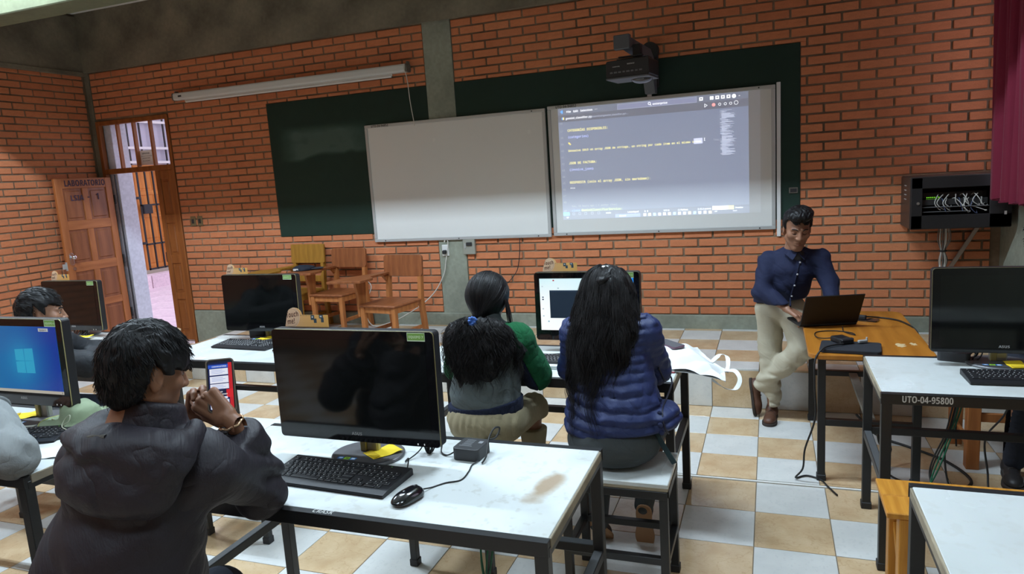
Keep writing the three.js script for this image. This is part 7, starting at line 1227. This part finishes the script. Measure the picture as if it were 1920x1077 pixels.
  shoe(t, [-1.3, 0, 5.05], [-1.32, 0, 4.8], [0, 1, 0], blackShoe, darkSole); shoe(t, [-1.06, 0, 5.1], [-1.05, 0, 4.85], [0, 1, 0], blackShoe, darkSole);
  const wd = nrm(sub([-0.955, 1.16, 4.92], J.elR)), br = new THREE.TorusGeometry(0.034, 0.0042, 8, 40); { const p = br.attributes.position; for (let i = 0; i < p.count; i++) p.setZ(i, p.getZ(i) + 0.002 * Math.sin(Math.atan2(p.getY(i), p.getX(i)) * 7)); } br.computeVertexNormals();
  P3(t, 'bracelet', [br.applyQuaternion(new THREE.Quaternion().setFromUnitVectors(V(0, 0, 1), V(...wd))).translate(-0.922, 1.128, 4.9)], std({ color: lin(0.75, 0.5, 0.3), roughness: 0.25, metalness: 0.9 }));
  // the phone held up in the other hand
  const px = nrm([0.052, -0.004, -0.048]), up0 = nrm([-0.02, 0.118, -0.062]), pz = nrm(crs(px, up0)), up = crs(pz, px);
  const ph = thing('phone', 'lit phone in a clear case held up by the person in the dark coat', 'phone', [-0.957, 1.236, 4.884]); ph.quaternion.setFromRotationMatrix(new THREE.Matrix4().makeBasis(V(...px), V(...up), V(...pz)));
  mesh('case', [extr(rrShape(0.076, 0.158, 0.011), 0.009, 0.0015, 6).translate(0, 0, -0.0105)], std({ color: lin(0.12, 0.09, 0.06), roughness: 0.35 }), ph);
  mesh('body', [extr(rrShape(0.07, 0.152, 0.009), 0.003, 0.0006, 6).translate(0, 0, -0.003)], M.glossBlack, ph);
  const ptx = canvasTex(384, 830, (c, w, h) => { c.fillStyle = '#0d1c5a'; c.fillRect(0, 0, w, h); const R = (x, y, ww, hh, k) => { c.fillStyle = k; c.fillRect(x, y, ww, hh); }; R(w - 60, 0, 60, h, '#c8202c'); R(0, 60, w - 60, 60, '#2757c8'); R(0, 0, w, 34, '#101830'); c.fillStyle = '#eaf0ff'; c.font = 'bold 34px sans-serif'; c.fillText('CONVOCATORIA', 60, 104, 240); for (const [y, hh] of [[130, 110], [262, 120], [396, 90]]) { R(20, y, w - 84, hh, '#eef2ff'); for (let i = 0; i < 3; i++) R(50, y + 24 + i * 26, 180 + 40 * (i % 2), 8, '#9fb3e8'); } R(20, 244, w - 120, 12, '#1c2c66'); R(0, 500, w, 110, '#161a3e'); R(0, 505, 60, 100, '#1f7be0'); R(w - 110, 500, 110, 140, '#d8242e'); c.fillStyle = '#fff'; c.font = 'bold 30px sans-serif'; c.fillText('TALLER', 110, 548, 160); c.fillText('INSCRIPCIONES', 70, 590, 220); R(30, 620, 260, 40, '#e8eeff'); R(10, 672, 300, 150, '#e6edff'); for (let i = 0; i < 4; i++) R(40, 690 + i * 30, 210, 9, '#a9bdf0'); });
  mesh('screen', [new THREE.BoxGeometry(0.065, 0.144, 0.0006).translate(0, 0, 0.0012)], screenMat(ptx, 0.85), ph);
}
// ---- the youth in profile
{
  const t = person('youth in profile with short black hair and a black padded jacket near the door', [-3.4, 0, 3.74]);
  const J = { pelvis: [-3.41, 0.6, 3.76], chest: [-3.4, 0.9, 3.74], neck: [-3.36, 1.03, 3.71], head: [-3.335, 1.13, 3.705], shL: [-3.4, 0.97, 3.58], elL: [-3.36, 0.86, 3.36], wrL: [-3.62, 0.85, 3.2], shR: [-3.32, 0.965, 3.86], elR: [-3.03, 0.9, 3.7], wrR: [-3.42, 0.86, 3.3], hipL: [-3.38, 0.6, 3.66], knL: [-3.1, 0.56, 3.46], anL: [-3.12, 0.09, 3.46], hipR: [-3.36, 0.6, 3.8], knR: [-3.03, 0.56, 3.66], anR: [-3.05, 0.09, 3.66] };
  const hm = headMatrix([-3.325, 1.178, 3.7], [0.62, -0.1, -0.78], 1.06);
  bodyMesh(t, J, M.skin, [handGeo(J.wrR, [-0.7, -0.1, -0.6], [0, -1, 0], -1, [0.3, 0.5, 0.5, 0.5, 0.5], { h: 0.005 }), handGeo(J.wrL, [-0.9, -0.1, -0.3], [0, -1, 0], 1, [0.3, 0.5, 0.5, 0.5, 0.5], { h: 0.005 })], hm);
  face(t, hm);
  shortHair(t, hm, { th: 0.006, fringe: 0.055, side: 0.045, back: 0.04, low: -0.055, nape: true, seed: 3, n: 500, len: 0.05, sweep: [0, 0.2, 0.8] });
  const jm = fabric([0.012, 0.014, 0.018], 0.7);
  const S = uni([cap([-3.41, 0.58, 3.76], [-3.395, 0.9, 3.74], 0.175, 0.165), cap(J.shL, J.shR, 0.085, 0.085), cap([-3.37, 1.0, 3.72], [-3.355, 1.06, 3.71], 0.085, 0.07), cap(J.shR, J.elR, 0.085, 0.068), cap(J.elR, J.wrR, 0.068, 0.048), cap(J.shL, J.elL, 0.08, 0.066), cap(J.elL, J.wrL, 0.066, 0.048)], 0.035);
  garment(t, 'jacket', (x, y, z) => { let d = S(x, y, z); const v = y / 0.07, w = Math.abs(v - Math.round(v)) * 2; d -= 0.007 * (Math.sqrt(w) - 0.5) * (y < 0.86 ? 1 : 0.2) + 0.005 * ridge(x * 12, y * 14, z * 12); return smax(smax(d, y - 1.085, 0.01), 0.55 - y, 0.02); }, [-3.72, 0.5, 3.1], [-2.9, 1.14, 4.0], 0.009, jm);
  garment(t, 'trousers', uni([cap(J.hipL, J.hipR, 0.11, 0.11), cap(J.hipL, J.knL, 0.09, 0.07), cap(J.hipR, J.knR, 0.09, 0.07), cap(J.knL, J.anL, 0.07, 0.055), cap(J.knR, J.anR, 0.07, 0.055)], 0.03), [-3.6, 0.02, 3.3], [-2.9, 0.78, 3.98], 0.012, darkJean);
  shoe(t, [-3.2, 0, 3.47], [-2.97, 0, 3.42], [0, 1, 0], blackShoe, darkSole); shoe(t, [-3.13, 0, 3.67], [-2.9, 0, 3.62], [0, 1, 0], blackShoe, darkSole);
}
// ---- the person in the grey sweater at the left edge
{
  const t = person('person in a grey sweater at the left edge, elbow on the table', [-2.7, 0, 5.15]);
  const J = { pelvis: [-2.72, 0.6, 5.22], chest: [-2.68, 0.95, 5.14], neck: [-2.66, 1.16, 5.1], head: [-2.65, 1.26, 5.08], shL: [-2.88, 1.08, 5.14], elL: [-2.95, 0.88, 4.85], wrL: [-2.7, 0.86, 4.62], shR: [-2.46, 1.08, 5.1], elR: [-2.085, 0.872, 4.775], wrR: [-2.385, 1.0, 4.63], hipL: [-2.8, 0.6, 5.2], knL: [-2.8, 0.56, 4.86], anL: [-2.8, 0.09, 4.95], hipR: [-2.6, 0.6, 5.22], knR: [-1.93, 0.6, 5.1], anR: [-1.95, 0.09, 4.98] };
  const hm = headMatrix([-2.65, 1.32, 5.08], [-0.1, -0.2, -1], 0.98);
  bodyMesh(t, J, M.skinDark, [handGeo([-2.392, 1.003, 4.627], [-0.72, 0.45, -0.3], [-0.3, -0.6, 0.5], 1, [0.3, 0.8, 0.9, 0.9, 0.9]), handGeo(J.wrL, [0.4, -0.1, -0.9], [0, -1, 0], 1, [0.3, 0.5, 0.5, 0.5, 0.5], { h: 0.005 })], hm);
  face(t, hm);
  shortHair(t, hm, { th: 0.006, fringe: 0.05, side: 0.03, low: -0.05, nape: true, seed: 21, n: 200, h: 0.006 });
  const gm = fabric([0.235, 0.25, 0.25], 1, { bump: 0.0015, sheen: 0.4 });
  const S = uni([cap([-2.72, 0.58, 5.22], [-2.68, 0.95, 5.14], 0.19, 0.18, [1, 1, 1.3]), cap(J.shL, J.shR, 0.085, 0.085), cap([-2.66, 1.1, 5.12], [-2.66, 1.15, 5.1], 0.085, 0.07), cap(J.shR, J.elR, 0.088, 0.072), cap(J.elR, J.wrR, 0.072, 0.05), cap(J.shL, J.elL, 0.08, 0.066), cap(J.elL, J.wrL, 0.066, 0.048)], 0.04);
  const cuff = plane(sub(J.wrR, J.elR), J.wrR);
  garment(t, 'sweater', (x, y, z) => { let d = S(x, y, z) - 0.007 * ridge(x * 10 + y * 8, y * 12, z * 12) - 0.004 * ridge(x * 24, y * 18 + x * 14, z * 20); d = near(d, cuff, J.wrR, 0.12, x, y, z); return smax(smax(d, y - 1.19, 0.01), 0.55 - y, 0.02); }, [-3.1, 0.5, 4.52], [-1.95, 1.24, 5.5], 0.0085, gm);
  P3(t, 'cuff', [new THREE.TorusGeometry(0.046, 0.011, 10, 30).applyQuaternion(new THREE.Quaternion().setFromUnitVectors(V(0, 0, 1), V(...nrm(sub(J.wrR, J.elR))))).translate(...add(J.wrR, nrm(sub(J.wrR, J.elR)), -0.012))], gm);
  const tm = fabric([0.012, 0.018, 0.04], 0.95), K = uni([cap(J.hipL, J.hipR, 0.12, 0.12), cap(J.hipL, J.knL, 0.1, 0.08), cap(J.hipR, J.knR, 0.105, 0.085), cap(J.knL, J.anL, 0.08, 0.06), cap(J.knR, J.anR, 0.085, 0.06)], 0.03);
  garment(t, 'trousers', (x, y, z) => K(x, y, z) - 0.005 * ridge(x * 9, y * 9, z * 9), [-3.0, 0.02, 4.74], [-1.78, 0.78, 5.4], 0.012, tm);
  { const lg = []; for (const [a, b, c] of [[0, 0, 0.5], [0.03, -0.012, 0.2], [0.055, 0.006, -0.4]]) { const s = new THREE.Shape(); s.moveTo(0, 0); s.lineTo(0.045, 0.014); s.lineTo(0.02, 0.022); s.lineTo(0.05, 0.03); s.lineTo(0.0, 0.02); s.closePath(); lg.push(extr(s, 0.002).rotateX(-1.15).rotateY(c).translate(-1.99 + a, 0.685, 5.12 + b)); } P3(t, 'emblem', lg, std({ color: lin(0.03, 0.42, 0.2), roughness: 0.7 })); }
  shoe(t, [-2.8, 0, 5.05], [-2.8, 0, 4.8], [0, 1, 0], blackShoe, darkSole); shoe(t, [-1.95, 0, 5.06], [-1.93, 0, 4.82], [0, 1, 0], blackShoe, darkSole);
}
// ---- the person behind the monitor at the right edge
{
  const t = person('person in dark trousers and navy top mostly hidden behind the right monitor', [1.860, 0, 1.9]);
  const J = { pelvis: [1.930, 0.63, 1.88], chest: [1.950, 0.93, 1.9], neck: [1.960, 1.12, 1.93], head: [1.960, 1.2, 1.95], shL: [2.100, 1.04, 1.92], elL: [2.130, 0.86, 2.1], wrL: [2.010, 0.86, 2.32], shR: [1.790, 1.04, 1.92], elR: [1.760, 0.86, 2.1], wrR: [1.830, 0.86, 2.34], hipL: [2.020, 0.62, 1.92], knL: [2.030, 0.6, 2.32], anL: [2.010, 0.1, 2.16], hipR: [1.850, 0.62, 1.92], knR: [1.790, 0.6, 2.32], anR: [1.810, 0.1, 2.18] };
  const hm = headMatrix([1.960, 1.26, 1.97], [-0.1, -0.25, 0.95], 0.98);
  bodyMesh(t, J, M.skin, [handGeo(J.wrL, [-0.1, -0.1, 1], [0, -1, 0], -1, [0.3, 0.5, 0.5, 0.5, 0.5], { h: 0.005 }), handGeo(J.wrR, [0.1, -0.1, 1], [0, -1, 0], 1, [0.3, 0.5, 0.5, 0.5, 0.5], { h: 0.005 })], hm);
  face(t, hm, { closed: true });
  shortHair(t, hm, { th: 0.006, fringe: 0.055, side: 0.04, low: -0.05, nape: true, seed: 41, n: 150, h: 0.006 });
  const S = uni([cap([1.930, 0.64, 1.88], [1.950, 0.94, 1.9], 0.17, 0.155, [1, 1, 1.3]), cap(J.shL, J.shR, 0.07, 0.07), cap([1.960, 1.07, 1.92], [1.960, 1.12, 1.93], 0.075, 0.064), cap(J.shR, J.elR, 0.07, 0.06), cap(J.elR, J.wrR, 0.06, 0.044), cap(J.shL, J.elL, 0.07, 0.06), cap(J.elL, J.wrL, 0.06, 0.044)], 0.035);
  garment(t, 'jumper', (x, y, z) => smax(smax(S(x, y, z) - 0.005 * ridge(x * 10, y * 12, z * 10), y - 1.15, 0.01), 0.62 - y, 0.02), [1.7, 0.58, 1.68], [2.190, 1.2, 2.42], 0.011, fabric([0.012, 0.016, 0.03]));
  garment(t, 'trousers', uni([cap(J.hipL, J.hipR, 0.1, 0.1), cap(J.hipL, J.knL, 0.088, 0.07), cap(J.hipR, J.knR, 0.088, 0.07), cap(J.knL, J.anL, 0.07, 0.055), cap(J.knR, J.anR, 0.07, 0.055)], 0.03), [1.74, 0.03, 1.74], [2.190, 0.76, 2.44], 0.012, darkJean);
  shoe(t, [2.010, 0, 2.1], [2.030, 0, 2.32], [0, 1, 0], blackShoe, darkSole); shoe(t, [1.810, 0, 2.1], [1.770, 0, 2.32], [0, 1, 0], blackShoe, darkSole);
}
renderer.render(scene, camera);
